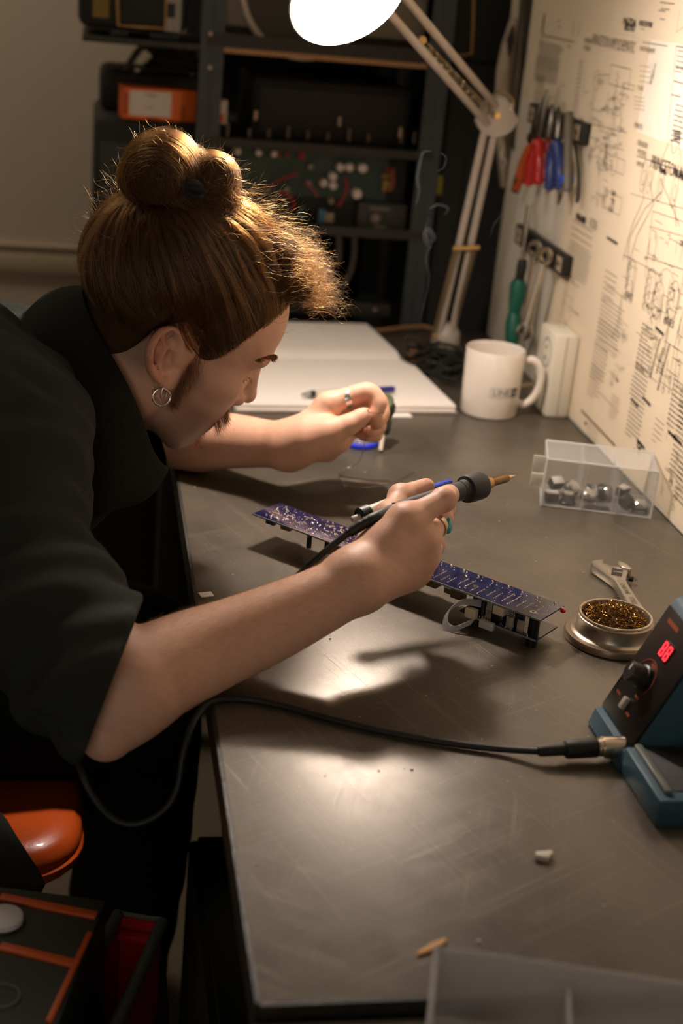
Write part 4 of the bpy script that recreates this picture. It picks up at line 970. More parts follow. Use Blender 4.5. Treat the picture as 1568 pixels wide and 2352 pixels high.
# ------------------------------------------------------------------ circuit board assembly
def circuit_board():
    ZB = 0.836; A0 = atZ(580, 1179, ZB); B0 = atZ(648, 1157, ZB); A1 = atZ(1242, 1424, ZB)
    ex = (A1 - A0); LX = ex.length; ex.normalize(); ez = Vector((0, 0, 1)); ey = ez.cross(ex); LY = (B0 - A0).dot(ey); LY = 0.048 if not 0.03 < LY < 0.07 else LY
    M = Matrix(((ex.x, ey.x, 0, A0.x), (ex.y, ey.y, 0, A0.y), (0, 0, 1, ZT), (0, 0, 0, 1)))
    t = thing('circuit_board', 'long narrow blue circuit board propped solder side up on the bench', 'circuit board', M=M)
    zb = ZB - ZT; R = random.Random(4)
    m_b = mat('blue_solder_mask', lin(9, 18, 60), 0.11, coat=0.7, vary=0.12, scale=60, spec=0.6); m_s = mat('solder_joint', lin(226, 214, 190), 0.16, 1.0)
    m_tr = mat('blue_trace', lin(30, 42, 96), 0.22, coat=0.5); m_ed = mat('board_edge', lin(120, 124, 120), 0.5)
    MB().box((LX / 2, LY / 2, zb - 0.0008), (LX, LY, 0.0016)).build('board', m_b, t)
    tr = MB()
    for i in range(70):
        x = R.uniform(0.01, LX - 0.06); y = R.uniform(0.004, LY - 0.004); l = R.uniform(0.01, 0.05); tr.box((min(x + l / 2, LX - l / 2 - 0.003), y, zb + 0.00006), (l, 0.0007, 0.00012))
    tr.build('copper_trace', m_tr, t)['kind'] = 'stuff'
    jo = MB()
    def joint(x, y, r, h=None):
        h = h or r * 0.9; n = 6; z = zb
        vs = [(x + r * math.cos(q * PI / 3), y + r * math.sin(q * PI / 3), z) for q in range(n)] + [(x + r * 0.62 * math.cos(q * PI / 3), y + r * 0.62 * math.sin(q * PI / 3), z + h * 0.7) for q in range(n)] + [(x, y, z + h)]
        jo.add(vs, [(q, (q + 1) % n, n + (q + 1) % n, n + q) for q in range(n)] + [(n + q, n + (q + 1) % n, 2 * n) for q in range(n)])
    x = 0.008
    while x < LX * 0.40:                                         # dense random joints on the left
        for k in range(7):
            y = R.uniform(0.003, LY - 0.003); joint(x + R.uniform(-0.003, 0.003), y, R.choice((0.0006, 0.0007, 0.0009, 0.0012)), R.uniform(0.0006, 0.0016))
        if R.random() < 0.35:
            y = R.uniform(0.006, LY - 0.008); l = R.randint(3, 7)
            for q in range(l): joint(x + q * 0.0014, y, 0.0007)
        x += 0.0035
    x = LX * 0.40
    while x < LX - 0.012:                                        # chip rows across the board
        y0 = R.uniform(0.005, 0.012); n = R.randint(6, 10)
        for row in (0, 0.0076):
            if R.random() < 0.9:
                for q in range(n): joint(x + row + R.uniform(-0.0003, 0.0003), min(y0 + q * 0.0026, LY - 0.012), 0.00062, 0.0009)
        joint(x + 0.004, LY - R.uniform(0.003, 0.006), 0.0015, 0.0022); joint(x + 0.008, LY - R.uniform(0.003, 0.006), 0.0007); joint(x + 0.011, LY - R.uniform(0.008, 0.012), 0.0008)
        for q in range(3): joint(x + R.uniform(0, 0.014), R.uniform(0.002, LY - 0.003), 0.0007)
        x += R.uniform(0.0145, 0.019)
    jo.build('solder_joints', m_s, t)['kind'] = 'stuff'
    for x, y, r in ((LX - 0.014, 0.010, 0.0034), (LX - 0.085, LY * 0.40, 0.0034)):
        MB().lathe([(r * 0.5, zb - 0.0018), (r * 0.5, zb + 0.0003), (r, zb + 0.0003), (r, zb - 0.0001)], 20, Matrix.Translation((x, y, 0))).build('mounting_hole', m_s, t)
    # underside parts
    def under(name, x, y, dx, dy, h, m, bev=0.0006): MB().box((x, y, zb - 0.0016 - h / 2), (dx, dy, h), None, bev).build(name, m, t)
    m_k = mat('component_black', lin(24, 24, 26), 0.4); m_w = mat('connector_cream', lin(206, 194, 164), 0.5); m_br = mat('component_brown', lin(96, 76, 50), 0.5)
    for x in (0.020, 0.026): under('switch', x, 0.004, 0.005, 0.006, 0.005, m_k)
    under('capacitor', 0.044, 0.004, 0.012, 0.006, 0.005, m_br)
    for x, h in ((0.075, 0.016), (0.292, 0.018)):
        MB().cyl((x, 0.005, zb - 0.0016), (x, 0.005, zb - 0.0016 - h), 0.0028, 14).build('standoff', m_k, t)
    under('relay', 0.106, 0.008, 0.018, 0.012, 0.014, m_k); under('connector', 0.132, 0.008, 0.020, 0.013, zb - 0.0020, m_k); under('capacitor', 0.146, 0.004, 0.004, 0.006, 0.016, m_br)
    under('connector', 0.160, 0.008, 0.016, 0.012, 0.012, m_k)
    for i in range(16):
        x = R.uniform(0.165, LX - 0.09); under('potentiometer' if i % 3 else 'capacitor', x, R.uniform(0.016, LY - 0.008), R.uniform(0.008, 0.016), R.uniform(0.008, 0.014), R.uniform(0.006, 0.018), R.choice((m_k, m_k, m_br)))
    for i in range(7): under('knob_shaft', 0.03 + i * 0.045, LY - 0.006, 0.009, 0.010, 0.012 + 0.004 * (i % 2), m_k)
    for x in (0.205, 0.225, 0.25): under('resistor', x, 0.0035, 0.007, 0.003, 0.003, mat('resistor_pale', lin(170, 170, 160), 0.4))
    # lower board with connectors, ribbon and red lamp
    xb = LX - 0.078; zl = 0.0135; wl = 0.078 + 0.010
    MB().box((xb + wl / 2 - 0.012, LY * 0.46, zl - 0.0008), (wl, LY * 0.92, 0.0016)).build('lower_board', m_b, t)
    MB().box((xb + wl / 2 - 0.012, -0.0003 + LY * 0.0, zl - 0.0008), (wl, 0.0006, 0.0017)).build('board_edge', m_ed, t)
    MB().box((LX / 2, -0.0003, zb - 0.0008), (LX, 0.0006, 0.0017)).build('board_edge', m_ed, t)
    j2 = MB()
    for i in range(46):
        x = xb - 0.008 + R.random() * 0.075; y = R.choice((R.uniform(0.002, 0.006), R.uniform(0.01, LY * 0.85))); j2.lathe([(0.0007, 0), (0.0005, 0.0006), (0, 0.0009)], 6, Matrix.Translation((x, y, zl)))
    j2.build('solder_joints', m_s, t)['kind'] = 'stuff'
    for x in (xb + 0.002, LX - 0.012): MB().cyl((x, 0.012, 0.0), (x, 0.012, zb - 0.0016), 0.0055, 18).build('standoff', mat('dark_pillar', lin(34, 32, 28), 0.3, 0.4), t)
    MB().cyl((LX - 0.03, LY * 0.8, 0.0), (LX - 0.03, LY * 0.8, zl - 0.0016), 0.004, 12).build('standoff', mat('dark_pillar'), t)
    MB().box((LX - 0.046, 0.004, zb - 0.0066), (0.012, 0.010, 0.009), None, 0.0006).build('connector', m_w, t)
    for x, h in ((LX - 0.034, 0.012), (LX - 0.022, 0.013)): MB().box((x, 0.003, zl + h / 2), (0.0075, 0.0012, h), None, 0.0004).build('heat_sink', mat('bright_tin', lin(206, 198, 186), 0.3, 0.8), t)
    MB().box((LX - 0.028, 0.012, zl + 0.008), (0.010, 0.004, 0.015), None, 0.0005).build('transistor', m_k, t)
    MB().box((LX - 0.052, 0.010, zl + 0.009), (0.008, 0.010, 0.017), None, 0.0005).build('capacitor', m_k, t)
    MB().box((xb + 0.004, -0.002, zl + 0.004), (0.012, 0.007, 0.010), None, 0.0008).build('connector', m_w, t)
    MB().box((xb + 0.022, -0.001, zl - 0.003), (0.016, 0.005, 0.008), None, 0.0008).build('connector', mat('connector_white', lin(190, 188, 180), 0.5), t)
    pins = MB()
    for q in range(5): pins.box((xb + 0.012 + q * 0.003, 0.001, zl + 0.0015), (0.0008, 0.0008, 0.003))
    pins.build('pin_row', m_s, t)['kind'] = 'stuff'
    # flat ribbon: six wires side by side
    path = [(xb + 0.022, 0.010, zl + 0.012), (xb + 0.008, 0.004, zl + 0.014), (xb - 0.008, -0.004, zl + 0.012), (xb - 0.016, -0.013, zl + 0.002), (xb - 0.013, -0.020, 0.0045), (xb - 0.004, -0.020, 0.003), (xb + 0.004, -0.013, 0.008), (xb + 0.009, -0.006, zl - 0.002)]
    for k in range(6):
        off = Vector((0.0, 0.0045, 0.0)) * 0.0 + Vector((0.0004, 0.0007, 0.0011)) * (k - 2.5)
        MB().tube([Vector(p) + off for p in spline(path, 6)], 0.00066, 6).build('ribbon_wire', mat('ribbon_grey', lin(168, 164, 162), 0.45), t)
    MB().lathe([(0, 0), (0.0022, 0.0), (0.0024, 0.003), (0.0014, 0.0046), (0, 0.005)], 14, Matrix.Translation((LX - 0.001, LY - 0.004, zb - 0.004)) @ RX).build('indicator', mat('red_lens', lin(200, 30, 22), 0.25), t)['label'] = 'small red indicator lamp'
    return t
circuit_board()

# ------------------------------------------------------------------ soldering iron, cable, second tool in the hand
T = atY(1185, 1092, 1.292); Rr = atY(905, 1170, 1.189); ax = Rr - T; LI = ax.length
t = thing('soldering_iron', 'black soldering iron with brassy shaft held up in the right hand', 'soldering iron', M=Matrix.Translation(T) @ ax.to_track_quat('Z', 'Y').to_matrix().to_4x4())
f = lambda x: (1185 - x) / 280 * LI
MB().lathe([(0, 0), (0.0006, 0.0005), (0.0022, f(1168)), (0.0022, f(1160)), (0, f(1160))], 18).build('tip', mat('tinned_tip', lin(200, 170, 150), 0.3, 0.9), t)
MB().lathe([(0, f(1163)), (0.0036, f(1163)), (0.0044, f(1159)), (0.0046, f(1120)), (0, f(1120))], 20).build('shaft', mat('heat_stained_brass', lin(122, 92, 58), 0.35, 0.85, vary=0.35, scale=120), t)
MB().lathe([(0, f(1122)), (0.0056, f(1122)), (0.0066, f(1114)), (0.0082, f(1106)), (0.0094, f(1100)), (0, f(1100))], 24).build('ferrule', mat('old_brass', lin(168, 128, 72), 0.35, 0.9), t)
MB().lathe([(0, f(1102)), (0.0095, f(1102)), (0.0122, f(1101)), (0.0134, f(1098)), (0.0138, f(1092)), (0.0138, f(1068)), (0.0132, f(1063)), (0.0102, f(1061)), (0.0098, f(1050)), (0, f(1050))], 32).build('collar', M_RUBBER, t, 28)
MB().lathe([(0, f(1052)), (0.0094, f(1052)), (0.0092, f(1020)), (0.0082, f(985)), (0.0072, f(945)), (0.0064, f(905)), (0, f(905))], 28).build('handle', mat('grip_grey', lin(44, 44, 42), 0.5), t)
iron_inv = t.matrix_world.inverted()
cp = [Rr + ax.normalized() * -0.006, atY(868, 1186, 1.165), atY(836, 1202, 1.159), atY(800, 1224, 1.157), atY(745, 1268, 1.155), atY(700, 1308, 1.159), atY(655, 1345, 1.163), atY(560, 1400, 1.157), atY(430, 1470, 1.132), atY(300, 1545, 1.13), atY(215, 1640, 1.10)]
MB().tube([iron_inv @ p for p in spline(cp[:4], 8)], [0.0058 - 0.0012 * i / 24 + (0.0005 if i % 3 == 0 else 0) for i in range(25)], 12).build('strain_relief', M_RUBBER, t)
lp = [atY(176, 1700, 1.06), atY(188, 1775, 1.03), atY(214, 1830, 1.02), atY(255, 1877, 1.015), atY(300, 1893, 1.012), atY(345, 1882, 1.01), atY(388, 1848, 1.01), atY(410, 1800, 1.015), atY(418, 1745, 1.02), atY(432, 1690, 1.03), atY(452, 1645, 1.045)]
dk = [atZ(486, 1612, 0.8045), atZ(560, 1606, 0.804), atZ(650, 1622, 0.804), atZ(760, 1652, 0.804), atZ(900, 1684, 0.804), atZ(1050, 1709, 0.804), atZ(1150, 1720, 0.805), atZ(1235, 1725, 0.810)]
allp = [Vector(p) for p in cp[3:]] + [Vector(p) for p in lp] + [Vector(p) for p in dk]
MB().tube([iron_inv @ p for p in spline(allp, 8)], 0.0031, 10).build('cable', M_RUBBER, t)
pl0 = atZ(1235, 1725, 0.811); pl1 = Vector((0.4290, 0.9745, ZT + 0.0128)); pa_ = pl1 - pl0; Mp = iron_inv @ Matrix.Translation(pl0) @ pa_.to_track_quat('Z', 'Y').to_matrix().to_4x4(); PLg = pa_.length
MB().lathe([(0, 0), (0.0040, 0), (0.0048, 0.002), (0.0052, PLg * 0.42), (0.0072, PLg * 0.44), (0.0080, PLg * 0.47), (0.0082, PLg * 0.93), (0.0076, PLg * 0.95), (0, PLg * 0.95)], 24, Mp).build('plug', M_RUBBER, t)
MB().lathe([(0, PLg * 0.94), (0.0066, PLg * 0.94), (0.0068, PLg * 1.0), (0, PLg * 1.0)], 20, Mp).build('plug_ring', M_STEEL, t)
q0 = atY(808, 1194, 1.238); q1 = atY(1036, 1106, 1.292); qa = q1 - q0; QL = qa.length
t = thing('pen_tool', 'slim white tool with black end ring and blue nib tucked behind the right thumb', 'tool', M=Matrix.Translation(q0) @ qa.to_track_quat('Z', 'Y').to_matrix().to_4x4())
MB().lathe([(0, 0), (0.0026, 0.0), (0.0034, 0.001), (0.0036, QL * 0.095), (0, QL * 0.095)], 16).build('stub', mat('stub_white', lin(222, 212, 200), 0.4), t)
MB().lathe([(0, QL * 0.07), (0.008, QL * 0.07), (0.0092, QL * 0.08), (0.0092, QL * 0.16), (0.008, QL * 0.17), (0, QL * 0.17)], 24).build('end_ring', M_BLACKP, t)
MB().lathe([(0, QL * 0.165), (0.0074, QL * 0.165), (0.0074, QL * 0.6), (0.005, QL * 0.72), (0, QL * 0.72)], 24).build('barrel', mat('tool_ivory', lin(196, 184, 166), 0.4), t)
MB().lathe([(0, QL * 0.715), (0.0042, QL * 0.715), (0.0036, QL * 0.97), (0.0022, QL), (0, QL)], 16).build('nib', mat('nib_blue', lin(40, 66, 190), 0.4), t)

# ------------------------------------------------------------------ adjustable wrench
def wrench():
    zt = 0.8115; px = lambda x, y: atZ(x, y, zt); O = px(1420, 1330)
    loc = lambda L_: [((px(*q) - O).x, (px(*q) - O).y) for q in L_]
    body = [(1358, 1290), (1361, 1286), (1368, 1283.5), (1387, 1282), (1385.5, 1292), (1400, 1296), (1416.5, 1297.5), (1428, 1300), (1443, 1306), (1442, 1313), (1439, 1321), (1438.5, 1331), (1445, 1344), (1462, 1371), (1478, 1393), (1486, 1401), (1488.5, 1407), (1485, 1413), (1474, 1416.5), (1462, 1414), (1453, 1407), (1440, 1384), (1424, 1354), (1411, 1333), (1396, 1321), (1376, 1307), (1361, 1297)]
    t = thing('adjustable_wrench', 'steel adjustable wrench lying open behind the tin of brass wool', 'wrench', (O.x, O.y, ZT))
    m = mat('wrench_chrome', lin(196, 190, 178), 0.28, 0.95, bump=0.05, scale=500)
    b = MB(); b.prism(loc(body)[::-1], 0.0012, 0.0105, None, 0.0014); b.build('body', m, t)
    jaw = [(1416.5, 1296.5), (1419.5, 1288), (1427, 1289.5), (1438, 1295), (1451, 1305.5), (1446, 1309), (1430, 1303)]
    MB().prism(loc(jaw)[::-1], 0.0018, 0.0118, None, 0.0008).build('movable_jaw', m, t)
    rec = [(1406, 1303), (1431, 1307), (1428, 1322), (1403, 1318)]
    MB().prism(loc(rec)[::-1], 0.0104, 0.01085).build('slot', mat('slot_dark', lin(30, 28, 24), 0.6), t)
    a, c = loc([(1408, 1313), (1426, 1316)]); w = MB()
    for i in range(7):
        u = i / 6; w.cyl((a[0] + (c[0] - a[0]) * u, a[1] + (c[1] - a[1]) * u, 0.0098), (a[0] + (c[0] - a[0]) * (u + 0.08), a[1] + (c[1] - a[1]) * (u + 0.08), 0.0098), 0.0026, 12)
    w.build('worm_screw', m, t)
    a, c = loc([(1445, 1318), (1456, 1320)]); MB().cyl((*a, 0.006), (*c, 0.006), 0.0032, 12).build('pin', mat('pin_dark', lin(70, 66, 58), 0.35, 0.9), t)
    gro = [(1417, 1331), (1421, 1328), (1430, 1328.5), (1436, 1333), (1472, 1389), (1466, 1394), (1452, 1395), (1448, 1391)]
    g = loc(gro); MB().prism(g[::-1], 0.0104, 0.01065).build('recess', mat('recess_satin', lin(170, 162, 148), 0.42, 0.85), t)
    hc = loc([(1470.5, 1403)])[0]; MB().lathe([(0.0062, 0.0103), (0.0062, 0.0112), (0.0045, 0.0112), (0.0045, 0.0103)], 24, Matrix.Translation((*hc, 0)) @ Matrix.Diagonal((1.15, 0.95, 1, 1))).build('hole_rim', m, t)
    MB().lathe([(0, 0.0106), (0.0046, 0.0106)], 20, Matrix.Translation((*hc, 0)) @ Matrix.Diagonal((1.15, 0.95, 1, 1))).build('hole', mat('slot_dark'), t)
    ink = mat('stamped_letters', lin(58, 52, 44), 0.6)
    for txt, q0, q1 in (('CHROME', (1427, 1339), (1442, 1363)), ('STEEL', (1448, 1370), (1459, 1388))):
        a, c = loc([q0, q1]); ang = math.atan2(a[1] - c[1], a[0] - c[0]); vs, fs = text_geo(txt, 0.0068)
        ln = max(v[0] for v in vs) - min(v[0] for v in vs); s = math.hypot(a[0] - c[0], a[1] - c[1]) / ln
        MB().add(vs, fs, Matrix.Translation(((a[0] + c[0]) / 2, (a[1] + c[1]) / 2, 0.0108)) @ Matrix.Rotation(ang + PI, 4, 'Z') @ Matrix.Diagonal((s, 1.1, 1, 1))).build('lettering', ink, t, 0)
wrench()

# ------------------------------------------------------------------ tin of brass wool
c = atZ(1404, 1468, ZT)
t = thing('tip_cleaner_tin', 'round metal tin on a wide foot filled with curly brass wool', 'tin', c)
m = mat('tin_steel', lin(186, 172, 152), 0.33, 0.9, bump=0.06, scale=500)
MB().lathe([(0, 0), (0.046, 0), (0.0475, 0.001), (0.0478, 0.005), (0.0465, 0.0075), (0.0435, 0.0082), (0, 0.0082)], 56).build('foot', mat('foot_bronze', lin(146, 126, 104), 0.4, 0.85), t)
MB().lathe([(0.0425, 0.008), (0.0385, 0.009), (0.0370, 0.011), (0.0368, 0.0215), (0.0374, 0.0232), (0.0378, 0.0242), (0.0372, 0.0252), (0.0362, 0.0256), (0.0366, 0.0267), (0.0360, 0.0278), (0.0340, 0.0278), (0.0330, 0.0262), (0.0328, 0.014), (0, 0.014)], 56).build('cup', m, t)
R = random.Random(9); ba = mat('brass_swarf', lin(128, 92, 42), 0.32, 1.0, vary=0.4, scale=300); wb = MB()
for i in range(300):
    rr = 0.030 * math.sqrt(R.random()); a0 = R.uniform(0, 6.28); x, y = rr * math.cos(a0), rr * math.sin(a0); z = R.uniform(0.019, 0.0275) + 0.016 * max(0, 1 - rr / 0.028) * R.random(); pts = []
    r1 = R.uniform(0.0018, 0.005); dx, dy, dz = R.gauss(0, 1), R.gauss(0, 1), R.gauss(0, 0.5); ph = R.uniform(0, 6.28); tu = R.uniform(5, 11); n = 16
    for k in range(n):
        u = k / (n - 1); pts.append((x + dx * 0.004 * (u - 0.5) + r1 * math.cos(ph + tu * u), y + dy * 0.004 * (u - 0.5) + r1 * math.sin(ph + tu * u), z + dz * 0.004 * (u - 0.5) + r1 * 0.6 * math.sin(ph * 2 + tu * u * 0.7)))
    pts = [(px_ * min(1, 0.0335 / max(1e-6, math.hypot(px_, py_))), py_ * min(1, 0.0335 / max(1e-6, math.hypot(px_, py_))), max(0.0150, pz_)) if pz_ < 0.0265 else (px_, py_, pz_) for px_, py_, pz_ in pts]
    wb.tube(pts, R.choice((0.00022, 0.0003, 0.00038)), 4, cap=False)
wb.build('brass_wool', ba, t)['kind'] = 'stuff'
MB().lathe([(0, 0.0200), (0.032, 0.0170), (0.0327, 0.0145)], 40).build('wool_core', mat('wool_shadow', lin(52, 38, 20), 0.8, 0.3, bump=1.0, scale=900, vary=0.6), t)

# ------------------------------------------------------------------ blue soldering station
def station():
    t = thing('soldering_station', 'blue soldering station with black control panel and glowing red display at the right', 'soldering station', (0.4417, 0.0, ZT))
    m = mat('station_blue', lin(40, 74, 88), 0.5, bump=0.06, scale=260); mp = mat('panel_black', lin(20, 18, 16), 0.32, spec=0.5)
    prof = [(0.0, 0.0), (-0.0015, 0.002), (0.003, 0.0165), (0.0085, 0.0178), (0.057, 0.121), (0.063, 0.125), (0.20, 0.125), (0.205, 0.12), (0.205, 0.0)]
    Y0, Y1 = 0.957, 1.035
    MY = Matrix.Translation((0, Y1, 0)) @ Matrix.Rotation(PI / 2, 4, 'X')
    MB().prism(prof[::-1], 0.0, Y1 - Y0, MY, 0.0012).build('housing', m, t)
    d = Vector((0.0485, 0, 0.1032)).normalized(); n = Vector((-d.z, 0, d.x)); Lp = 0.108
    Mq = Matrix(((d.x, 0, n.x, 0.0085), (0, 1, 0, 0), (d.z, 0, n.z, 0.0178), (0, 0, 0, 1)))
    MB().box((Lp / 2 + 0.002, (Y0 + Y1) / 2, 0.0012), (Lp - 0.002, Y1 - Y0 - 0.004, 0.0024), Mq, 0.0008).build('panel', mp, t)
    # display, knob, switch, printed ring
    e = mat('display_glow', (0.4, 0.01, 0.01), 0.3, emit=(1.0, 0.03, 0.045), estr=2.6)
    W = t.matrix_world if False else Matrix.Translation((0.4417, 0, ZT))
    def on_panel(px_, py_):
        o = W @ Mq @ Vector((0, 0, 0.0026)); nn = (W.to_3x3() @ n); v = (atY(px_, py_, 1.0) - Vector(CAM)); k = (o - Vector(CAM)).dot(nn) / v.dot(nn); p = Vector(CAM) + v * k - o; return p.dot(d), p.y + o.y
    u, v = on_panel(1530, 1497); MB().box((u, v, 0.0026), (0.016, 0.019, 0.0014), Mq, 0.0005).build('display', mat('display_dark', lin(60, 10, 10), 0.2), t)
    seg = MB()
    for k in (-1, 1):
        for a, b, w, h in ((0, 0.006, 0.0012, 0.0048), (0, -0.006, 0.0012, 0.0048), (0, 0, 0.0012, 0.0048), (0.003, 0.0024, 0.0048, 0.0012), (-0.003, 0.0024, 0.0048, 0.0012), (0.003, -0.0024, 0.0048, 0.0012), (-0.003, -0.0024, 0.0048, 0.0012)):
            seg.box((u + (b if a == 0 else a * 1.0), v + k * 0.0046 + (0 if a == 0 else b), 0.0036), (w if a == 0 else 0.0048, h if a == 0 else 0.0012, 0.0006), Mq)
    seg.build('digit', e, t)['label'] = 'glowing red display digits'
    u, v = on_panel(1478, 1556); MB().lathe([(0, 0.0), (0.011, 0.0), (0.0112, 0.003), (0.0095, 0.004), (0.0088, 0.015), (0.0078, 0.0165), (0, 0.0165)], 32, Mq @ Matrix.Translation((u, v, 0.002))).build('knob', M_BLACKP, t)
    MB().box((u + 0.004, v, 0.0188), (0.006, 0.0014, 0.0008), Mq).build('knob_pointer', mat('mark_white', lin(220, 215, 205), 0.5), t)
    u, v = on_panel(1436, 1616); MB().box((u, v, 0.004), (0.011, 0.006, 0.005), Mq, 0.0012).build('switch', mat('switch_grey', lin(170, 160, 146), 0.45), t)
    ink = mat('panel_orange_print', lin(140, 62, 30), 0.5); pr = MB()
    u, v = on_panel(1478, 1556)
    pr.tube([Mq @ Vector((u + 0.0165 * math.cos(a), v + 0.0165 * math.sin(a), 0.0026)) for a in np.linspace(-2.2, 2.2, 24)], 0.0005, 4)
    for q in ((1420, 1590), (1462, 1602), (1440, 1640), (1500, 1530)): uu, vv = on_panel(*q); pr.box((uu, vv, 0.0025), (0.002, 0.008, 0.0002), Mq)
    uu, vv = on_panel(1545, 1436); pr.box((uu, vv, 0.0025), (0.004, 0.022, 0.0002), Mq)
    pr.build('printed_marking', ink, t)['kind'] = 'stuff'
    cz = MB(); cz.cyl((-0.011, 0.9745, 0.0128), (0.008, 0.9745, 0.0128), 0.0092, 24); cz.cyl((-0.014, 0.9745, 0.0128), (-0.009, 0.9745, 0.0128), 0.0078, 20); cz.build('socket', mat('nickel', lin(200, 186, 166), 0.25, 0.95), t)
    # low tray along the near side
    MB().box((0.08, 0.9155, 0.0125), (0.160, 0.081, 0.025), None, 0.003).build('tray', m, t)
    MB().box((0.086, 0.920, 0.0252), (0.140, 0.064, 0.0012), None, 0.0004).build('tray_pad', mat('tray_dark', lin(24, 24, 20), 0.6), t)
    MB().box((0.010, 0.918, 0.0272), (0.007, 0.070, 0.005), None, 0.002).build('tray_rim', mat('rim_highlight', lin(96, 100, 92), 0.35, spec=0.6), t)  # the rim's highlight is put into this lighter grey
station()

# ------------------------------------------------------------------ clear compartment box with knobs
M_FROST = bpy.data.materials.new('frosted_plastic'); M_FROST.use_nodes = True
nt = M_FROST.node_tree; b = nt.nodes['Principled BSDF']; b.inputs['Base Color'].default_value = (0.83, 0.83, 0.80, 1); b.inputs['Roughness'].default_value = 0.3; b.inputs['Alpha'].default_value = 0.11
MATS['frost'] = M_FROST
M_FEDGE = mat('frosted_edge', (0.8, 0.8, 0.76), 0.3, alpha=0.5)
def clear_box():
    O = Vector((0.5545, 1.560, ZT)); rz = math.radians(-15.5); Wd, Dp, Ht = 0.134, 0.076, 0.060; th = 0.0014
    t = thing('compartment_box', 'closed clear plastic compartment box of loose knobs against the partition board', 'box', O, rz)
    MB().box((Wd / 2, Dp / 2, th / 2), (Wd, Dp, th)).build('bottom', M_FROST, t)
    MB().box((Wd / 2, th / 2, Ht / 2), (Wd, th, Ht)).build('side', M_FROST, t); MB().box((Wd / 2, Dp - th / 2, Ht / 2), (Wd, th, Ht)).build('side', M_FROST, t)
    MB().box((th / 2, Dp / 2, Ht / 2), (th, Dp, Ht)).build('side', M_FROST, t); MB().box((Wd - th / 2, Dp / 2, Ht / 2), (th, Dp, Ht)).build('side', M_FROST, t)
    MB().box((Wd / 2, Dp / 2, Ht + th / 2), (Wd + 0.002, Dp + 0.002, th)).build('lid', M_FROST, t)
    for x in (Wd * 0.345, Wd * 0.66): MB().box((x, Dp / 2, Ht / 2), (th, Dp - 0.003, Ht - 0.003)).build('divider', M_FROST, t)
    for x in (Wd * 0.345 + 0.003, Wd * 0.66 + 0.003): MB().box((x, 0.001, Ht / 2), (0.001, 0.002, Ht - 0.003)).build('rib', M_FEDGE, t)
    rim = MB()
    for z in (0.001, Ht + 0.001):
        rim.tube([(0.001, 0.001, z), (Wd - 0.001, 0.001, z), (Wd - 0.001, Dp - 0.001, z), (0.001, Dp - 0.001, z)], 0.0011, 6, True)
    for x, y in ((0, 0), (Wd, 0)): rim.cyl((x, y, 0), (x, y, Ht), 0.0012, 8)
    rim.build('edge_bead', M_FEDGE, t)
    l = MB(); l.box((-0.008, 0.010, 0.049), (0.016, 0.003, 0.024), None, 0.001); l.box((-0.008, 0.008, 0.030), (0.016, 0.004, 0.018), None, 0.001)
    l.build('latch', mat('latch_plastic', lin(206, 198, 182), 0.4, alpha=0.6), t)
    M = Matrix.Translation(O) @ Matrix.Rotation(rz, 4, 'Z')
    mk = mat('knob_black', lin(34, 36, 38), 0.35); mc = mat('knob_cap', lin(206, 204, 200), 0.22, 0.9); mw = mat('knob_pale', lin(190, 186, 176), 0.4); R = random.Random(3)
    def knob(x, y, kind, tilt, yaw, label, s=1.0):
        Mk = M @ Matrix.Translation((x, y, th + 0.0005)) @ Matrix.Rotation(yaw, 4, 'Z') @ (Matrix.Translation((0, 0, 0.0075 * s)) @ Matrix.Rotation(tilt, 4, 'X') if tilt else Matrix.Identity(4))
        k = thing('control_knob', label, 'knob', M=Mk, group='knobs loose in the clear box')
        if kind == 0:
            MB().lathe([(0, 0), (0.0105 * s, 0), (0.0105 * s, 0.003 * s), (0.0085 * s, 0.005 * s), (0.0075 * s, 0.013 * s), (0, 0.013 * s)], 24).build('skirt', mk, k)
            MB().lathe([(0, 0.013 * s), (0.0068 * s, 0.013 * s), (0.006 * s, 0.0145 * s), (0, 0.015 * s)], 24).build('cap', mc, k)
        elif kind == 1:
            MB().box((0, 0, 0.006 * s), (0.017 * s, 0.013 * s, 0.012 * s), None, 0.002).build('skirt', mk, k); MB().box((0, 0, 0.0128 * s), (0.015 * s, 0.011 * s, 0.0016), None, 0.0006).build('cap', mw, k)
        else:
            MB().lathe([(0, 0), (0.009 * s, 0), (0.0095 * s, 0.002 * s), (0.009 * s, 0.011 * s), (0.007 * s, 0.013 * s), (0, 0.0135 * s)], 24).build('skirt', mc, k)
            MB().lathe([(0.0092 * s, 0.003 * s), (0.0105 * s, 0.0032 * s), (0.0105 * s, 0.0055 * s), (0.0092 * s, 0.0057 * s)], 24).build('band', mk, k)
    for a in ((0.013, 0.014, 1, 0, 0.2, 'square pale-topped knob in the front corner of the left compartment'), (0.017, 0.050, 1, 0.5, 0.5, 'tilted pale-topped knob at the back of the left compartment'), (0.033, 0.016, 0, 0, 0, 'black skirted knob upright beside the square knob'),
              (0.035, 0.042, 2, 0.7, 1.0, 'shiny metal knob tipped over at the back of the left compartment'), (0.057, 0.014, 2, 0.2, 0.4, 'metal-topped knob at the front of the middle compartment'), (0.058, 0.040, 2, 1.2, 1.9, 'metal knob lying on its side in the middle compartment'),
              (0.076, 0.052, 0, 1.2, 0.7, 'black knob lying on its side at the back of the middle compartment'), (0.100, 0.016, 0, 1.0, 2.2, 'black knob tipped on its side by the right divider'), (0.100, 0.046, 1, 0.2, 0.9, 'pale-topped knob at the back of the right compartment'), (0.121, 0.020, 2, 0.0, 0.3, 'shiny domed metal knob standing in the right compartment')):
        knob(*a)
    k = thing('washer', 'small dark washer flat on the floor of the clear box', 'washer', M=M @ Matrix.Translation((0.080, 0.012, th + 0.0003)))
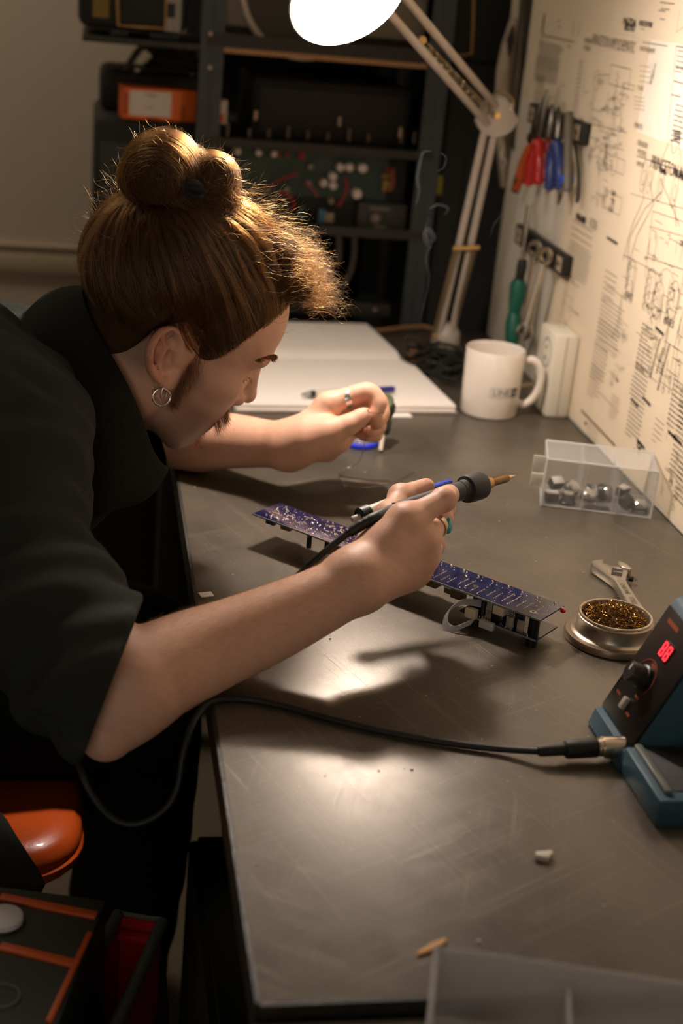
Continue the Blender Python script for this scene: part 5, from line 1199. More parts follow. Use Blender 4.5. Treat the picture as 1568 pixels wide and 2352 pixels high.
    MB().lathe([(0.0026, 0), (0.0056, 0), (0.0056, 0.0014), (0.0026, 0.0014), (0.0026, 0)], 24).build('ring', mat('washer_dark', lin(80, 78, 72), 0.4, 0.8), k)
clear_box()

# ------------------------------------------------------------------ mug, socket block
def mug():
    c = Vector((0.587, 1.938, ZT)); t = thing('mug', 'white ceramic mug printed with a small black logo', 'mug', c)
    m = mat('white_glaze', lin(222, 212, 198), 0.22, coat=0.4); H_ = 0.097; r0, r1 = 0.0415, 0.0435
    MB().lathe([(0, 0.001), (r0 - 0.004, 0.0), (r0 - 0.001, 0.001), (r0, 0.004), (r1, H_ - 0.002), (r1 - 0.0012, H_), (r1 - 0.003, H_ - 0.0015), (r0 - 0.003, 0.008), (r0 - 0.008, 0.005), (0, 0.0045)], 64).build('body', m, t)
    hd = Vector((0.98, -0.18, 0)); pts = [hd * (r1 - 0.002) + Vector((0, 0, 0.080)), hd * (r1 + 0.012) + Vector((0, 0, 0.084)), hd * (r1 + 0.024) + Vector((0, 0, 0.072)), hd * (r1 + 0.027) + Vector((0, 0, 0.050)), hd * (r1 + 0.020) + Vector((0, 0, 0.028)), hd * (r1 + 0.008) + Vector((0, 0, 0.017)), hd * (r0 - 0.002) + Vector((0, 0, 0.018))]
    MB().tube(spline(pts, 6), 0.0058, 14).build('handle', m, t)
    ink = mat('mug_print', lin(40, 38, 36), 0.4); a0 = math.atan2(*(lambda v: (v.y, v.x))(atY(1152, 895, 1.90) - c)); z0 = 0.041
    def wrap(vs, dz=0.0): return [((r0 + (r1 - r0) * (z0 + y) / H_ + 0.00025) * math.cos(a0 + x / 0.0425), (r0 + (r1 - r0) * (z0 + y) / H_ + 0.00025) * math.sin(a0 + x / 0.0425), z0 + y) for x, y, z in vs]
    a0 = -1.32
    vs, fs = text_geo('LINE', 0.0125); vs = [(x * 1.05 - 0.0065, y, z) for x, y, z in vs]; lo = MB().add(wrap(vs), fs)
    # box round the name, numeral knocked out of a solid square
    def quad(x0, x1, y0, y1):
        n = 8; v = []; f_ = []
        for i in range(n + 1): x = x0 + (x1 - x0) * i / n; v += [(x, y0, 0), (x, y1, 0)]
        for i in range(n): f_.append((2 * i, 2 * i + 2, 2 * i + 3, 2 * i + 1))
        lo.add(wrap(v), f_)
    quad(-0.0235, 0.0225, 0.0062, 0.0068); quad(-0.0235, 0.0225, -0.0068, -0.0062); quad(-0.0235, -0.0229, -0.0068, 0.0068); quad(0.0219, 0.0225, -0.0068, 0.0068); quad(0.0100, 0.0222, -0.0062, 0.0064)
    lo.build('logo', ink, t, 0)
    vs, fs = text_geo('6', 0.0135); vs = [((r0 + (r1 - r0) * (z0 + y) / H_ + 0.0005) * math.cos(a0 + (x + 0.016) / 0.0425), (r0 + (r1 - r0) * (z0 + y) / H_ + 0.0005) * math.sin(a0 + (x + 0.016) / 0.0425), z0 + y) for x, y, z in vs]
    MB().add(vs, fs).build('logo_numeral', m, t, 0)
mug()
t = thing('socket_block', 'white power socket block standing against the board behind the mug', 'socket', (0.6685, 1.920, ZT))
m = mat('socket_white', lin(214, 206, 186), 0.45)
MB().box((0.018, 0.038, 0.0625), (0.036, 0.076, 0.125), None, 0.004).build('housing', m, t)
MB().lathe([(0.0, -0.0005), (0.0185, -0.0005), (0.0195, 0.0003), (0.021, 0.0006), (0.0225, 0.0)], 32, Matrix.Translation((0, 0.034, 0.090)) @ Matrix.Rotation(-PI / 2, 4, 'Y')).build('outlet', mat('outlet_recess', lin(150, 142, 124), 0.5), t)
for dz in (-0.008, 0.008): MB().cyl((-0.0008, 0.034, 0.090 + dz), (-0.0012, 0.034, 0.090 + dz), 0.0026, 12).build('pin_hole', mat('slot_dark'), t)
MB().box((0.018, -0.0003, 0.0625), (0.0012, 0.0008, 0.118)).build('seam', mat('seam_grey', lin(150, 144, 130), 0.6), t)
cb = [atY(1250, 882, 1.965), atY(1225, 885, 1.99), atY(1190, 888, 2.01), atY(1150, 890, 2.02), Vector((0.60, 2.05, 0.806)), Vector((0.62, 2.14, 0.804)), Vector((0.66, 2.22, 0.804))]
MB().tube([p - Vector((0.6685, 1.920, ZT)) for p in spline(cb, 6)], 0.0042, 8).build('cord', mat('cream_cord', lin(196, 178, 146), 0.5), t)

# ------------------------------------------------------------------ cables and clutter at the lamp's foot
w = [atZ(560, 772, 0.806), atZ(690, 769, 0.806), atZ(790, 768, 0.806), atZ(880, 758, 0.807), atZ(960, 750, 0.807), atZ(992, 755, 0.806), atZ(1008, 768, 0.806)]
tag(MB().tube(spline(w, 6), 0.0036, 8).build('beige_cable', mat('beige_cord', lin(150, 112, 74), 0.55)), 'beige cable running along the back of the bench behind the notebook', 'cable')
R = random.Random(21)
for k, lab in enumerate(('black cable looped loosely to the left of the lamp foot', 'black cable coiled between the lamp foot and the mug', 'black cable trailing in front of the lamp foot')):
    cx, cy = ((965, 835), (1045, 868), (1010, 850))[k]; c0 = atZ(cx, cy, 0.8045); pts = []
    for i in range(16):
        a = i * 0.85 + k; rr = 0.022 + 0.013 * math.sin(i * 1.7 + k * 2); pts.append(c0 + Vector((rr * math.cos(a) * 1.1, rr * math.sin(a) * 1.6, 0.0004 + 0.0023 * i)))
    tag(MB().tube(spline(pts, 5), 0.0030, 7).build('black_cable', M_RUBBER), lab, 'cable')
c = atZ(955, 818, ZT); t = thing('terminal_block', 'small orange and grey terminal block beside the lamp foot', 'connector', c, 0.1)
MB().box((0, 0, 0.006), (0.026, 0.014, 0.012), None, 0.001).build('base', mat('terminal_orange', lin(176, 112, 28), 0.5), t)
for x in (-0.008, 0.0, 0.008): MB().box((x, 0, 0.016), (0.006, 0.012, 0.008), None, 0.001).build('terminal', mat('terminal_grey', lin(96, 84, 72), 0.5), t)
c = atZ(1035, 862, 0.8); t = thing('adapter_plug', 'small metal-ended plug among the cables at the lamp foot', 'plug', c, 0.7)
MB().cyl((0, 0, 0.010), (0.022, 0, 0.010), 0.0095, 18).build('shell', M_RUBBER, t); MB().cyl((0.022, 0, 0.010), (0.034, 0, 0.010), 0.0055, 14).build('contact', mat('nickel'), t)

# ------------------------------------------------------------------ crumbs and scraps
c = atZ(473, 1367, ZT); t = tag(MB().box((0, 0, 0.0006), (0.0135, 0.0105, 0.0012)).build('paper_scrap', M_PAPER, None, 40, c), 'tiny square of white paper near the edge of the bench', 'paper'); t.rotation_euler = (0, 0, 0.25)
c = atZ(1249, 1972, ZT); tag(MB().prism([(-0.008, -0.002), (0.001, -0.006), (0.007, 0.001), (0.006, 0.004), (-0.006, 0.003)], 0, 0.005, None, 0.0008).build('plastic_fragment', mat('fragment_grey', lin(196, 188, 170), 0.6), None, 40, c), 'grey plastic fragment alone on the bench below the station', 'scrap')
c = atZ(990, 2178, ZT); t = tag(MB().prism([(-0.014, -0.001), (-0.004, -0.0026), (0.012, -0.0022), (0.014, 0.0010), (0.002, 0.0022), (-0.012, 0.0012)], 0, 0.0022, None, 0.0005).build('wood_splinter', mat('pale_wood', lin(206, 156, 96), 0.7, vary=0.2, scale=300), None, 40, c), 'pale wood splinter by the corner of the foreground box', 'splinter'); t.rotation_euler = (0, 0, 0.55)
R = random.Random(12); ms = [mat('crumb_pale', lin(210, 196, 176), 0.6), mat('crumb_copper', lin(196, 120, 84), 0.4, 0.6)]; crm = MB()
for i in range(46):
    x, y = ((1132, 1880), (1146, 1197), (1148, 1200), (1230, 1290), (1340, 1316), (838, 1085), (1262, 1254), (1165, 1160))[i] if i < 8 else (R.uniform(430, 1350), R.uniform(1050, 2200))
    p = atZ(x, y, ZT); s = R.uniform(0.0006, 0.0014)
    if p.x < 0.122 or p.x > 0.69: continue
    crm.box((p.x, p.y, ZT + s * 0.4), (s * R.uniform(0.8, 2), s, s * 0.8))
tag(crm.build('crumbs', ms[0]), 'scattered pale crumbs and clippings on the bench top', 'debris', kind='stuff')

# ------------------------------------------------------------------ foreground organiser box
def fg_box():
    zt = 0.8445; O = atZ(1000, 2178, zt); rz = math.radians(-16); Wd, Dp = 0.24, 0.15; zb = 0.7922; Ht = zt - zb; th = 0.002
    t = thing('organiser_box', 'open clear plastic organiser box cut off at the bottom of the frame', 'box', (O.x, O.y, zb), rz)
    F = mat('cloudy_plastic', lin(190, 186, 184), 0.35, alpha=0.55)
    MB().box((Wd / 2, -Dp / 2, th / 2), (Wd, Dp, th)).build('bottom', F, t)
    for y in (-th / 2, -Dp + th / 2): MB().box((Wd / 2, y, Ht / 2), (Wd, th, Ht), None, 0.0006).build('side', F, t)
    for x in (th / 2, Wd - th / 2): MB().box((x, -Dp / 2, Ht / 2), (th, Dp, Ht), None, 0.0006).build('side', F, t)
    for x in (0.082, 0.158): MB().box((x, -Dp / 2, Ht / 2 - 0.003), (th, Dp - 0.004, Ht - 0.006)).build('divider', F, t)
    MB().tube([(0, 0, Ht), (Wd, 0, Ht), (Wd, -Dp, Ht), (0, -Dp, Ht)], 0.0022, 8, True).build('rim', F, t)
    M = Matrix.Translation((O.x, O.y, zb)) @ Matrix.Rotation(rz, 4, 'Z')
    def put(name, label, cat, loc, mk, r=0.0):
        k = thing(name, label, cat, M=M @ Matrix.Translation(loc) @ Matrix.Rotation(r, 4, 'Z')); mk(k); return k
    def driver(k):
        MB().lathe([(0, 0), (0.006, 0.001), (0.0075, 0.01), (0.0065, 0.03), (0.004, 0.036), (0, 0.036)], 18, RX).build('handle', M_BLACKP, k); MB().cyl((0.035, 0, 0), (0.078, 0, 0), 0.0026, 10).build('shank', mat('shank_dark', lin(60, 58, 54), 0.35, 0.9), k)
    put('screwdriver', 'dark stubby screwdriver lying in the foreground organiser box', 'screwdriver', (0.020, -0.045, 0.026), driver, -0.35)
    def cable(k): MB().tube(spline([(0.0, 0, 0.002), (0.012, 0.010, 0.008), (0.024, 0.0, 0.012), (0.012, -0.012, 0.006), (0.0, -0.004, 0.004)], 6), 0.0035, 8).build('lead', M_RUBBER, k)
    put('short_lead', 'short black lead curled in the corner of the organiser box', 'cable', (0.012, -0.034, 0.003), cable)
    def clip(k): MB().box((0, 0, 0.004), (0.030, 0.008, 0.008), None, 0.002).build('body', mat('clip_pale', lin(206, 190, 172), 0.4), k); MB().box((0.012, 0, 0.0085), (0.010, 0.006, 0.003), None, 0.001).build('lever', M_STEEL, k)
    put('clip', 'pale plastic clip in the middle compartment of the organiser box', 'clip', (0.106, -0.030, 0.0022), clip, -0.2)
    put('clip', 'pale plastic clip beside the screwdriver in the organiser box', 'clip', (0.062, -0.020, 0.0022), clip, 0.4)
    def sleeve(k): MB().cyl((0, 0, 0.007), (0.045, 0, 0.007), 0.007, 18).build('tube', mat('sleeve_grey', lin(176, 174, 176), 0.4), k); MB().cyl((0.044, 0, 0.007), (0.052, 0, 0.007), 0.0075, 18).build('stopper', mat('sleeve_cap', lin(120, 120, 128), 0.4), k)
    put('plastic_tube', 'grey plastic tube in the middle compartment of the organiser box', 'tube', (0.100, -0.052, 0.0022), sleeve, -0.3)
fg_box()
# ------------------------------------------------------------------ papers pinned on the board (flat print on thin sheets)
XP = 0.7058; XI = XP - 0.0014
M_SHEET = mat('schematic_paper', lin(212, 195, 167), 0.8, vary=0.02, scale=12)
M_INK = mat('printed_ink', lin(66, 58, 50), 0.8); M_INK2 = mat('printed_grey_ink', lin(112, 100, 84), 0.8)
def yz(px, py): p = atX(px, py, XI); return p.y, p.z
class Print:
    """flat print: strokes and letters as thin quads in the sheet's (y, z) plane; reading direction is -y"""
    def __init__(s): s.m = MB(); s.g = MB()
    def line(s, a, b, w=0.0006, grey=False):
        w = max(w, 0.00068)
        (y0, z0), (y1, z1) = a, b; L = math.hypot(y1 - y0, z1 - z0) or 1e-6; ny, nz = -(z1 - z0) / L * w / 2, (y1 - y0) / L * w / 2
        (s.g if grey else s.m).add([(XI, y0 + ny, z0 + nz), (XI, y1 + ny, z1 + nz), (XI, y1 - ny, z1 - nz), (XI, y0 - ny, z0 - nz)], [(0, 1, 2, 3)])
    def poly(s, pts, w=0.0006, grey=False, closed=False):
        for i in range(len(pts) - (0 if closed else 1)): s.line(pts[i], pts[(i + 1) % len(pts)], w, grey)
    def text(s, txt, y, z, size, grey=False, sx=1.0, rot=0.0, bold=0):
        vs, fs = text_geo(txt, size); c, n = math.cos(rot), math.sin(rot)
        for o in (((0, 0),) if not bold else ((0, 0), (bold, 0), (0, bold), (-bold, 0))): (s.g if grey else s.m).add([(XI, y - (x * sx * c - w * n) - o[0], z + x * sx * n + w * c + o[1]) for x, w, _ in vs], fs)
    def para(s, y, z, width, n, lead, R, grey=False, h=0.0011):
        h = h * 0.5
        for i in range(n):
            x = 0.0; wmax = width * (R.uniform(0.4, 0.7) if i == n - 1 else R.uniform(0.9, 1.0))
            while x < wmax:
                l = R.uniform(0.002, 0.008); l = min(l, wmax - x); s.line((y - x, z - i * lead), (y - x - l, z - i * lead), h, grey); x += l + 0.0013
    def ring(s, y, z, ry, rz, w=0.0006, grey=False, a0=0, a1=2 * PI): s.poly([(y + ry * math.cos(a), z + rz * math.sin(a)) for a in np.linspace(a0, a1, 18)], w, grey)
    def coil(s, y, z, n, r, vert=True, grey=False):
        s.poly([(y + (r * math.sin(i * PI / 2) if vert else i * r * 0.45), z - (i * r * 0.45 if vert else -r * math.sin(i * PI / 2))) for i in range(n * 4)], 0.0005, grey)
    def box(s, y0, z0, y1, z1, w=0.0006, grey=False): s.poly([(y0, z0), (y1, z0), (y1, z1), (y0, z1)], w, grey, True)
    def dense(s, y, z, w, h, n, R, grey=False):
        """tight circuit drawing: wires, resistors, dots"""
        for i in range(n):
            a = (y - R.random() * w, z - R.random() * h)
            if R.random() < 0.5: b = (a[0] - R.uniform(0.008, 0.05), a[1])
            else: b = (a[0], a[1] - R.uniform(0.008, 0.06))
            b = (max(y - w, b[0]), max(z - h, b[1])); s.line(a, b, 0.0005, grey); k = R.random()
            if k < 0.18: s.coil(b[0], b[1], 3, 0.002, R.random() < 0.5, grey)
            elif k < 0.3: s.ring(b[0], b[1], 0.004, 0.004, 0.0005, grey)
            elif k < 0.5: s.text(R.choice(('100K', '.02', '1.5K', '250V', '56K', '22K', '12AX7', '8MF', '470', '5Y3')), b[0] - 0.004, b[1] + 0.003, 0.006, grey)
def sheet_(y0, z0, y1, z1, label, draw, dx=0.0):
    """y0 > y1 (left edge first), z0 > z1"""
    t = thing('schematic_sheet', label, 'paper', (0, 0, 0), 0, 'printed sheets covering the partition board')
    MB().box((XP - 0.0002 - dx, (y0 + y1) / 2, (z0 + z1) / 2), (0.0004, y0 - y1, z0 - z1)).build('sheet', M_SHEET, t)
    p = Print(); draw(p)
    if p.m.v: p.m.build('printed_drawing', M_INK, t, 0)['kind'] = 'stuff'
    if p.g.v: p.g.build('printed_text', M_INK2, t, 0)['kind'] = 'stuff'
R = random.Random(31)
def s1(p):
    y, z = yz(1247, 50); p.line((y, z + 0.012), (y - 0.001, z - 0.018), 0.006); p.ring(y - 0.001, z - 0.030, 0.004, 0.007)
    for q in ((1280, 47), (1281, 62)): p.para(*yz(*q), 0.03, 1, 0.005, R, False, 0.004)
    for q in ((1318, 50), (1331, 52)): y, z = yz(*q); [p.text(c, y, z - i * 0.007, 0.008, False, 1, -PI / 2) for i, c in enumerate('9XM')]
    a = yz(1243, 80); b = yz(1318, 96); p.line(a, b, 0.0012)
    y, z = yz(1238, 94); p.para(y, z, 0.125, 13, 0.0033, R, False, 0.0019); y, z = yz(1232, 128); p.para(y, z, 0.125, 12, 0.0033, R, False, 0.0019)
    y, z = yz(1303, 106); p.para(y, z, 0.025, 1, 0.004, R, False, 0.004)
    y, z = yz(1232, 172); p.para(y, z, 0.05, 14, 0.0035, R, True, 0.0018); p.dense(y - 0.07, z, 0.09, 0.10, 30, R); p.para(*yz(1330, 140), 0.02, 24, 0.006, R, True, 0.003)
def s2(p):
    y, z = yz(1350, 94); p.text('FENDER', y, z, 0.0095); p.text('MODEL', *yz(1348, 111), 0.0095)
    a = yz(1367, 97); b = yz(1448, 112); p.text('PRINCETON AMP SCHEMATIC', (a[0] + b[0]) / 2, (a[1] + b[1]) / 2 + 0.002, 0.021, True, 0.62)
    q = lambda x, y_: yz(x, y_)
    p.poly([q(1362, 185), q(1372, 172), q(1398, 172)], 0.0008); p.ring(*q(1370, 185), 0.012, 0.014)
    p.box(*q(1403, 148), *q(1442, 205), 0.0008); p.coil(*q(1420, 165), 5, 0.005); p.coil(*q(1385, 190), 4, 0.004, False); p.dense(*q(1362, 195), 0.10, 0.10, 34, R)
    p.poly([q(1342, 160), q(1340, 212), q(1352, 212)], 0.0007); p.line(q(1358, 285), q(1440, 305), 0.0008); p.coil(*q(1432, 190), 4, 0.006); p.box(*q(1433, 190), *q(1455, 208), 0.0006); p.dense(*q(1400, 200), 0.07, 0.11, 24, R)
    p.ring(*q(1356, 350), 0.006, 0.008); p.box(*q(1390, 350), *q(1430, 402), 0.0007); p.ring(*q(1410, 378), 0.012, 0.015); p.poly([q(1355, 348), q(1385, 330), q(1432, 345)], 0.0006); p.dense(*q(1375, 330), 0.06, 0.08, 16, R, True)
    for i in range(4): p.line(q(1468, 150 + i * 12), q(1492, 154 + i * 12), 0.0007, True); p.text(str(i + 1), *q(1495, 150 + i * 13), 0.006)
    for i in range(4): p.line(q(1455, 222 + i * 9), q(1480, 226 + i * 9), 0.0007, True)
    p.text('TUBES', *q(1470, 203), 0.008); p.text('PARTS', *q(1465, 290), 0.009, False, 1.2); p.box(*q(1388, 435), *q(1422, 495), 0.0007); p.text('5F2', *q(1405, 462), 0.022, False, 1.0, -PI / 2)
def s3(p):
    y, z = yz(1445, 52); p.text('MAZDA', y, z, 0.0135, False, 1.05, 0, 0.0007); y, z = yz(1445, 64); p.text('BELVU', y, z, 0.0135, False, 1.05, 0, 0.0007)
    y, z = yz(1482, 56); p.text('POSTE DE VOIX', y, z, 0.0095, False, 0.72, 0, 0.0004); p.para(*yz(1470, 66), 0.035, 1, 0.004, R, True, 0.0022)
    p.para(*yz(1515, 5), 0.05, 2, 0.010, R, True, 0.0035); p.para(*yz(1518, 20), 0.03, 2, 0.012, R, True, 0.0035)
    p.line(yz(1475, 97), yz(1532, 106), 0.0011); p.text('FONCTIONNEMENT', *yz(1486, 115), 0.0085, False, 0.7)
    p.poly([yz(1560, 20), yz(1553, 75), yz(1568, 62)], 0.0007); p.line(yz(1552, 106), yz(1530, 330), 0.0008); p.line(yz(1552, 106), yz(1600, 114), 0.0012)
    for i in range(4): p.text('V A W K'.split()[i], *yz(1503 - 3 * i, 152 + i * 12), 0.010)
    p.para(*yz(1556, 116), 0.05, 5, 0.006, R, False, 0.0022); p.para(*yz(1552, 155), 0.05, 3, 0.016, R, False, 0.003); p.para(*yz(1551, 240), 0.06, 8, 0.006, R, False, 0.0025)
    p.ring(*yz(1552, 310), 0.012, 0.022); [p.line(yz(1546, 300 + k * 6), yz(1560, 302 + k * 6), 0.002) for k in range(4)]
def s4(p):
    q = yz; p.text('FENDER', *q(1475, 332), 0.0105); p.text('MODEL', *q(1474, 352), 0.0105); a = q(1494, 348); p.text('PRINCETON AMP 5F2 LAYOUT', a[0] - 0.118, a[1] - 0.012, 0.024, False, 0.68)
    p.line(q(1462, 358), q(1570, 396), 0.0012); p.text('INPUTS', *q(1470, 378), 0.0085); p.text('TONE', *q(1521, 394), 0.010, False, 0.9, 0, 0.0003); p.text('VOLUME', *q(1558, 402), 0.010, False, 0.9, 0, 0.0003)
    for x, y_ in ((1477, 405), (1492, 408), (1516, 425), (1548, 440)): p.ring(*q(x, y_), 0.010, 0.020); p.ring(*q(x, y_ + 3), 0.005, 0.010)
    p.poly([q(1478, 415), q(1478, 455), q(1450, 520), q(1430, 600)], 0.0009); p.poly([q(1492, 418), q(1500, 470), q(1462, 540), q(1440, 620)], 0.0009); p.poly([q(1520, 440), q(1480, 480), q(1445, 545), q(1438, 660)], 0.0009); p.poly([q(1548, 455), q(1552, 520)], 0.0009); p.poly([q(1515, 410), q(1545, 480), q(1560, 520)], 0.0007); p.ring(*q(1532, 425), 0.035, 0.055, 0.0007, False, 0.2, 2.8)
    p.line(q(1448, 445), q(1600, 488), 0.0007); p.line(q(1498, 485), q(1480, 640), 0.0008); p.line(q(1498, 485), q(1600, 520), 0.0008); p.line(q(1490, 520), q(1600, 552), 0.0006); p.line(q(1482, 590), q(1600, 630), 0.0008); p.line(q(1430, 585), q(1520, 632), 0.0007)
    p.dense(*q(1500, 500), 0.22, 0.19, 125, R); p.dense(*q(1440, 560), 0.05, 0.12, 18, R, True)
    for x, y_ in ((1448, 640), (1492, 660), (1510, 690), (1545, 690)): p.ring(*q(x, y_), 0.016, 0.024); p.coil(*q(x, y_ - 40), 5, 0.006)
    p.text('GND', *q(1443, 680), 0.012); p.text('AC', *q(1488, 708), 0.013, False, 1, -0.4); p.text('LINES', *q(1535, 740), 0.013); p.ring(*q(1520, 700), 0.034, 0.045, 0.0006, True)
def s5(p):
    q = yz; a = q(1333, 503); p.text('MULLARD', a[0], a[1], 0.0135, False, 0.72, 0, 0.0008); p.text('ECC83', *q(1362, 516), 0.018, True, 0.6); p.line(q(1393, 545), q(1417, 560), 0.004)
    p.para(*q(1315, 505), 0.10, 9, 0.010, R, True, 0.003); p.para(*q(1308, 560), 0.10, 6, 0.010, R, True, 0.003); p.para(*q(1390, 620), 0.05, 6, 0.008, R, True, 0.0025); p.line(q(1392, 655), q(1440, 690), 0.0009)
    p.ring(*q(1305, 690), 0.02, 0.035, 0.0006, True); p.dense(*q(1292, 660), 0.10, 0.07, 14, R, True); p.para(*q(1383, 680), 0.09, 9, 0.006, R, True, 0.0026); p.para(*q(1375, 730), 0.09, 7, 0.006, R, True, 0.0024)
    p.line(q(1372, 775), q(1420, 806), 0.0009, True); p.para(*q(1365, 785), 0.06, 9, 0.006, R, True, 0.0024); p.para(*q(1358, 835), 0.05, 8, 0.006, R, True, 0.0024); p.dense(*q(1400, 810), 0.05, 0.04, 8, R, True)
    p.line(q(1375, 900), q(1420, 948), 0.0009, True); p.para(*q(1405, 905), 0.03, 7, 0.005, R, True, 0.002); p.line(q(1334, 942), q(1412, 1024), 0.0028); p.line(q(1345, 968), q(1344, 976), 0.008); p.para(*q(1350, 970), 0.05, 4, 0.006, R, True, 0.002)
def s6(p):
    q = yz
    for x, y_, n, w in ((1475, 742, 4, 0.04), (1468, 780, 7, 0.05), (1460, 835, 8, 0.05), (1452, 862, 5, 0.04), (1450, 905, 10, 0.05)): p.para(*q(x, y_), w, n, 0.0058, R, False, 0.0026)
    for x, y_ in ((1505, 752), (1448, 915), (1475, 912), (1462, 1010), (1534, 990), (1545, 1000)): a = q(x, y_); p.line(a, (a[0] - 0.028, a[1] - 0.002), 0.0042)
    p.ring(*q(1467, 1023), 0.006, 0.004, 0.004); p.para(*q(1455, 1030), 0.04, 1, 0.004, R, True, 0.003)
    for x, y_, h in ((1513, 780, 90), (1535, 790, 110), (1520, 800, 60)):
        for k in range(h // 6): a = q(x - k * 1.6, y_ + k * 6); p.line(a, (a[0] - 0.005, a[1]), 0.0022, k % 3 == 0)
    p.para(*q(1562, 930), 0.06, 14, 0.0062, R, False, 0.0026); p.para(*q(1560, 1060), 0.05, 8, 0.0062, R, False, 0.0026)
    p.para(*q(1548, 870), 0.05, 10, 0.0062, R, False, 0.0026); p.line(q(1560, 770), q(1530, 1010), 0.0007, True); p.dense(*q(1535, 1010), 0.05, 0.07, 12, R, True); p.para(*q(1505, 960), 0.03, 5, 0.007, R, True, 0.0022)
sheet_(2.372, 1.44, 2.070, 1.215, 'printed sheet with a dark text column, highest beside the hanging pliers', s1)
sheet_(2.069, 1.34, 1.832, 1.086, 'amplifier circuit sheet right of the pliers rail', s2)
sheet_(2.069, 1.46, 1.40, 1.341, 'sheet with bold black maker lettering along the top of the board', s3, 0.0006)
sheet_(1.831, 1.225, 1.36, 0.945, 'large amplifier layout drawing at the right side of the board', s4, 0.0003)
sheet_(2.069, 1.085, 1.832, 0.806, 'sheet of grey text columns just above the socket block and clear box', s5)
sheet_(1.831, 0.944, 1.36, 0.806, 'sheet of small black text columns below the large layout drawing', s6)

# ------------------------------------------------------------------ magnetic tool rails and tools
def rail(px0, px1, label):
    a = atX(*px0, 0.699); b = atX(*px1, 0.699); c = (a + b) / 2; L = a.y - b.y
    t = thing('tool_rail', label, 'tool rail', (0.706, c.y, c.z))
    MB().box((-0.007, 0, 0), (0.014, L, 0.030), None, 0.001).build('bar', mat('rail_black', lin(26, 25, 22), 0.5), t)
    for s in (-1, 1): MB().box((-0.0145, s * (L / 2 - 0.022), 0.0), (0.001, 0.024, 0.022), None).build('end_label', mat('rail_label', lin(170, 152, 128), 0.5), t); MB().lathe([(0.004, 0), (0.003, 0.0015), (0, 0.002)], 14, Matrix.Translation((-0.0145, s * (L / 2 - 0.022), 0)) @ Matrix.Rotation(-PI / 2, 4, 'Y')).build('screw', mat('slot_dark'), t)
    return t
rail((1222, 262), (1346, 305), 'black magnetic tool rail holding the pliers')
rail((1192, 540), (1305, 608), 'black magnetic tool rail holding the spanners and green screwdriver')
XT = 0.675
def pliers(label, piv, jaw, h1, h2, m1, tipm=None, r=0.0058):
    """pivot, jaw tip, and the two handle ends in photograph pixels on the plane the tool hangs in"""
    P = atX(*piv, XT); J = atX(*jaw, XT); t = thing('pliers', label, 'pliers', P, group='hand tools on the rails')
    J = J - P
    for s in (-1, 1): MB().tube([Vector((0, 0.004 * s, -0.004)), J * 0.35 + Vector((0, 0.005 * s, 0)), J * 0.7 + Vector((0, 0.0035 * s, 0)), J + Vector((0, 0.001 * s, 0))], [0.0055, 0.006, 0.0042, 0.0016], 8).build('jaw', mat('tool_steel_dark', lin(96, 90, 80), 0.35, 0.9), t)
    MB().cyl((-0.008, 0, 0), (0.008, 0, 0), 0.0075, 18).build('pivot', mat('tool_steel_dark'), t)
    for h in (h1, h2):
        if h is None: continue
        E_ = atX(*h, XT) - P; sd = 1 if E_.y > 0 else -1; mid = E_ * 0.45 + Vector((0, 0.006 * (1 if h is h1 else -1), 0))
        MB().tube(spline([Vector((0, 0, -0.004)), E_ * 0.18, mid, E_ * 0.8, E_], 4), [0.004] * 4 + [r] * 4 + [r * 1.05] * 4 + [r * 0.95] * 4 + [r * 0.6], 10).build('handle', m1, t)
        if tipm is not None: MB().tube([E_ * 0.62 + mid * 0.3, E_ * 1.02], [r * 1.12, r * 0.9], 10).build('grip_end', tipm, t)
    return t
M_RED = mat('handle_red', lin(168, 32, 26), 0.35, coat=0.2); M_BLU = mat('handle_blue', lin(36, 50, 100), 0.4); M_ORG = mat('handle_orange', lin(176, 74, 22), 0.45)
pliers('pliers with black and orange grips, farthest along the upper rail', (1224, 318), (1240, 240), (1184, 436), None, M_ORG, M_BLACKP, 0.0074)
pliers('needle-nose pliers with bright red handles on the upper rail', (1238, 305), (1256, 206), (1212, 425), (1236, 424), M_RED, None, 0.0088)
pliers('side cutters with red and dark handles between red and blue pliers', (1258, 308), (1268, 240), (1250, 415), (1262, 430), mat('handle_dark_red', lin(120, 30, 26), 0.4), None, 0.0052)
pliers('pliers with blue handles on the upper rail', (1278, 310), (1283, 245), (1260, 436), (1288, 436), M_BLU, None, 0.0086)
t = thing('wire_stripper', 'olive grey wire stripper with a blue button hanging at the near end of the rail', 'stripper', atX(1303, 350, XT), group='hand tools on the rails')
O = atX(1303, 350, XT); g = lambda x, y: atX(x, y, XT) - O
MB().tube([g(1306, 258), g(1305, 290), g(1304, 350), g(1303, 400), g(1302, 438)], [0.006, 0.0072, 0.0066, 0.0074, 0.0068], 12).build('body', mat('olive_grey', lin(84, 78, 62), 0.5), t)
MB().box(g(1301, 412), (0.018, 0.012, 0.012), None, 0.002).build('button', mat('button_blue', lin(40, 70, 170), 0.4), t)
MB().tube([g(1288, 430), g(1287, 450), g(1282, 470)], [0.004, 0.003, 0.0012], 8).build('blade', mat('tool_steel_dark'), t)
t = thing('cable_tie', 'long dark cable tie dangling from the near end of the upper rail', 'cable tie', atX(1318, 330, 0.69), group='hand tools on the rails')
O = atX(1318, 330, 0.69); g2 = lambda x, y: atX(x, y, 0.69) - O
MB().tube(spline([g2(1312, 318), g2(1320, 335), g2(1326, 380), g2(1327, 430), g2(1323, 465)], 5), 0.0024, 7).build('strap', mat('tie_dark', lin(34, 42, 38), 0.5), t); MB().box(g2(1314, 322), (0.008, 0.007, 0.006), None, 0.001).build('head', mat('tie_dark'), t)
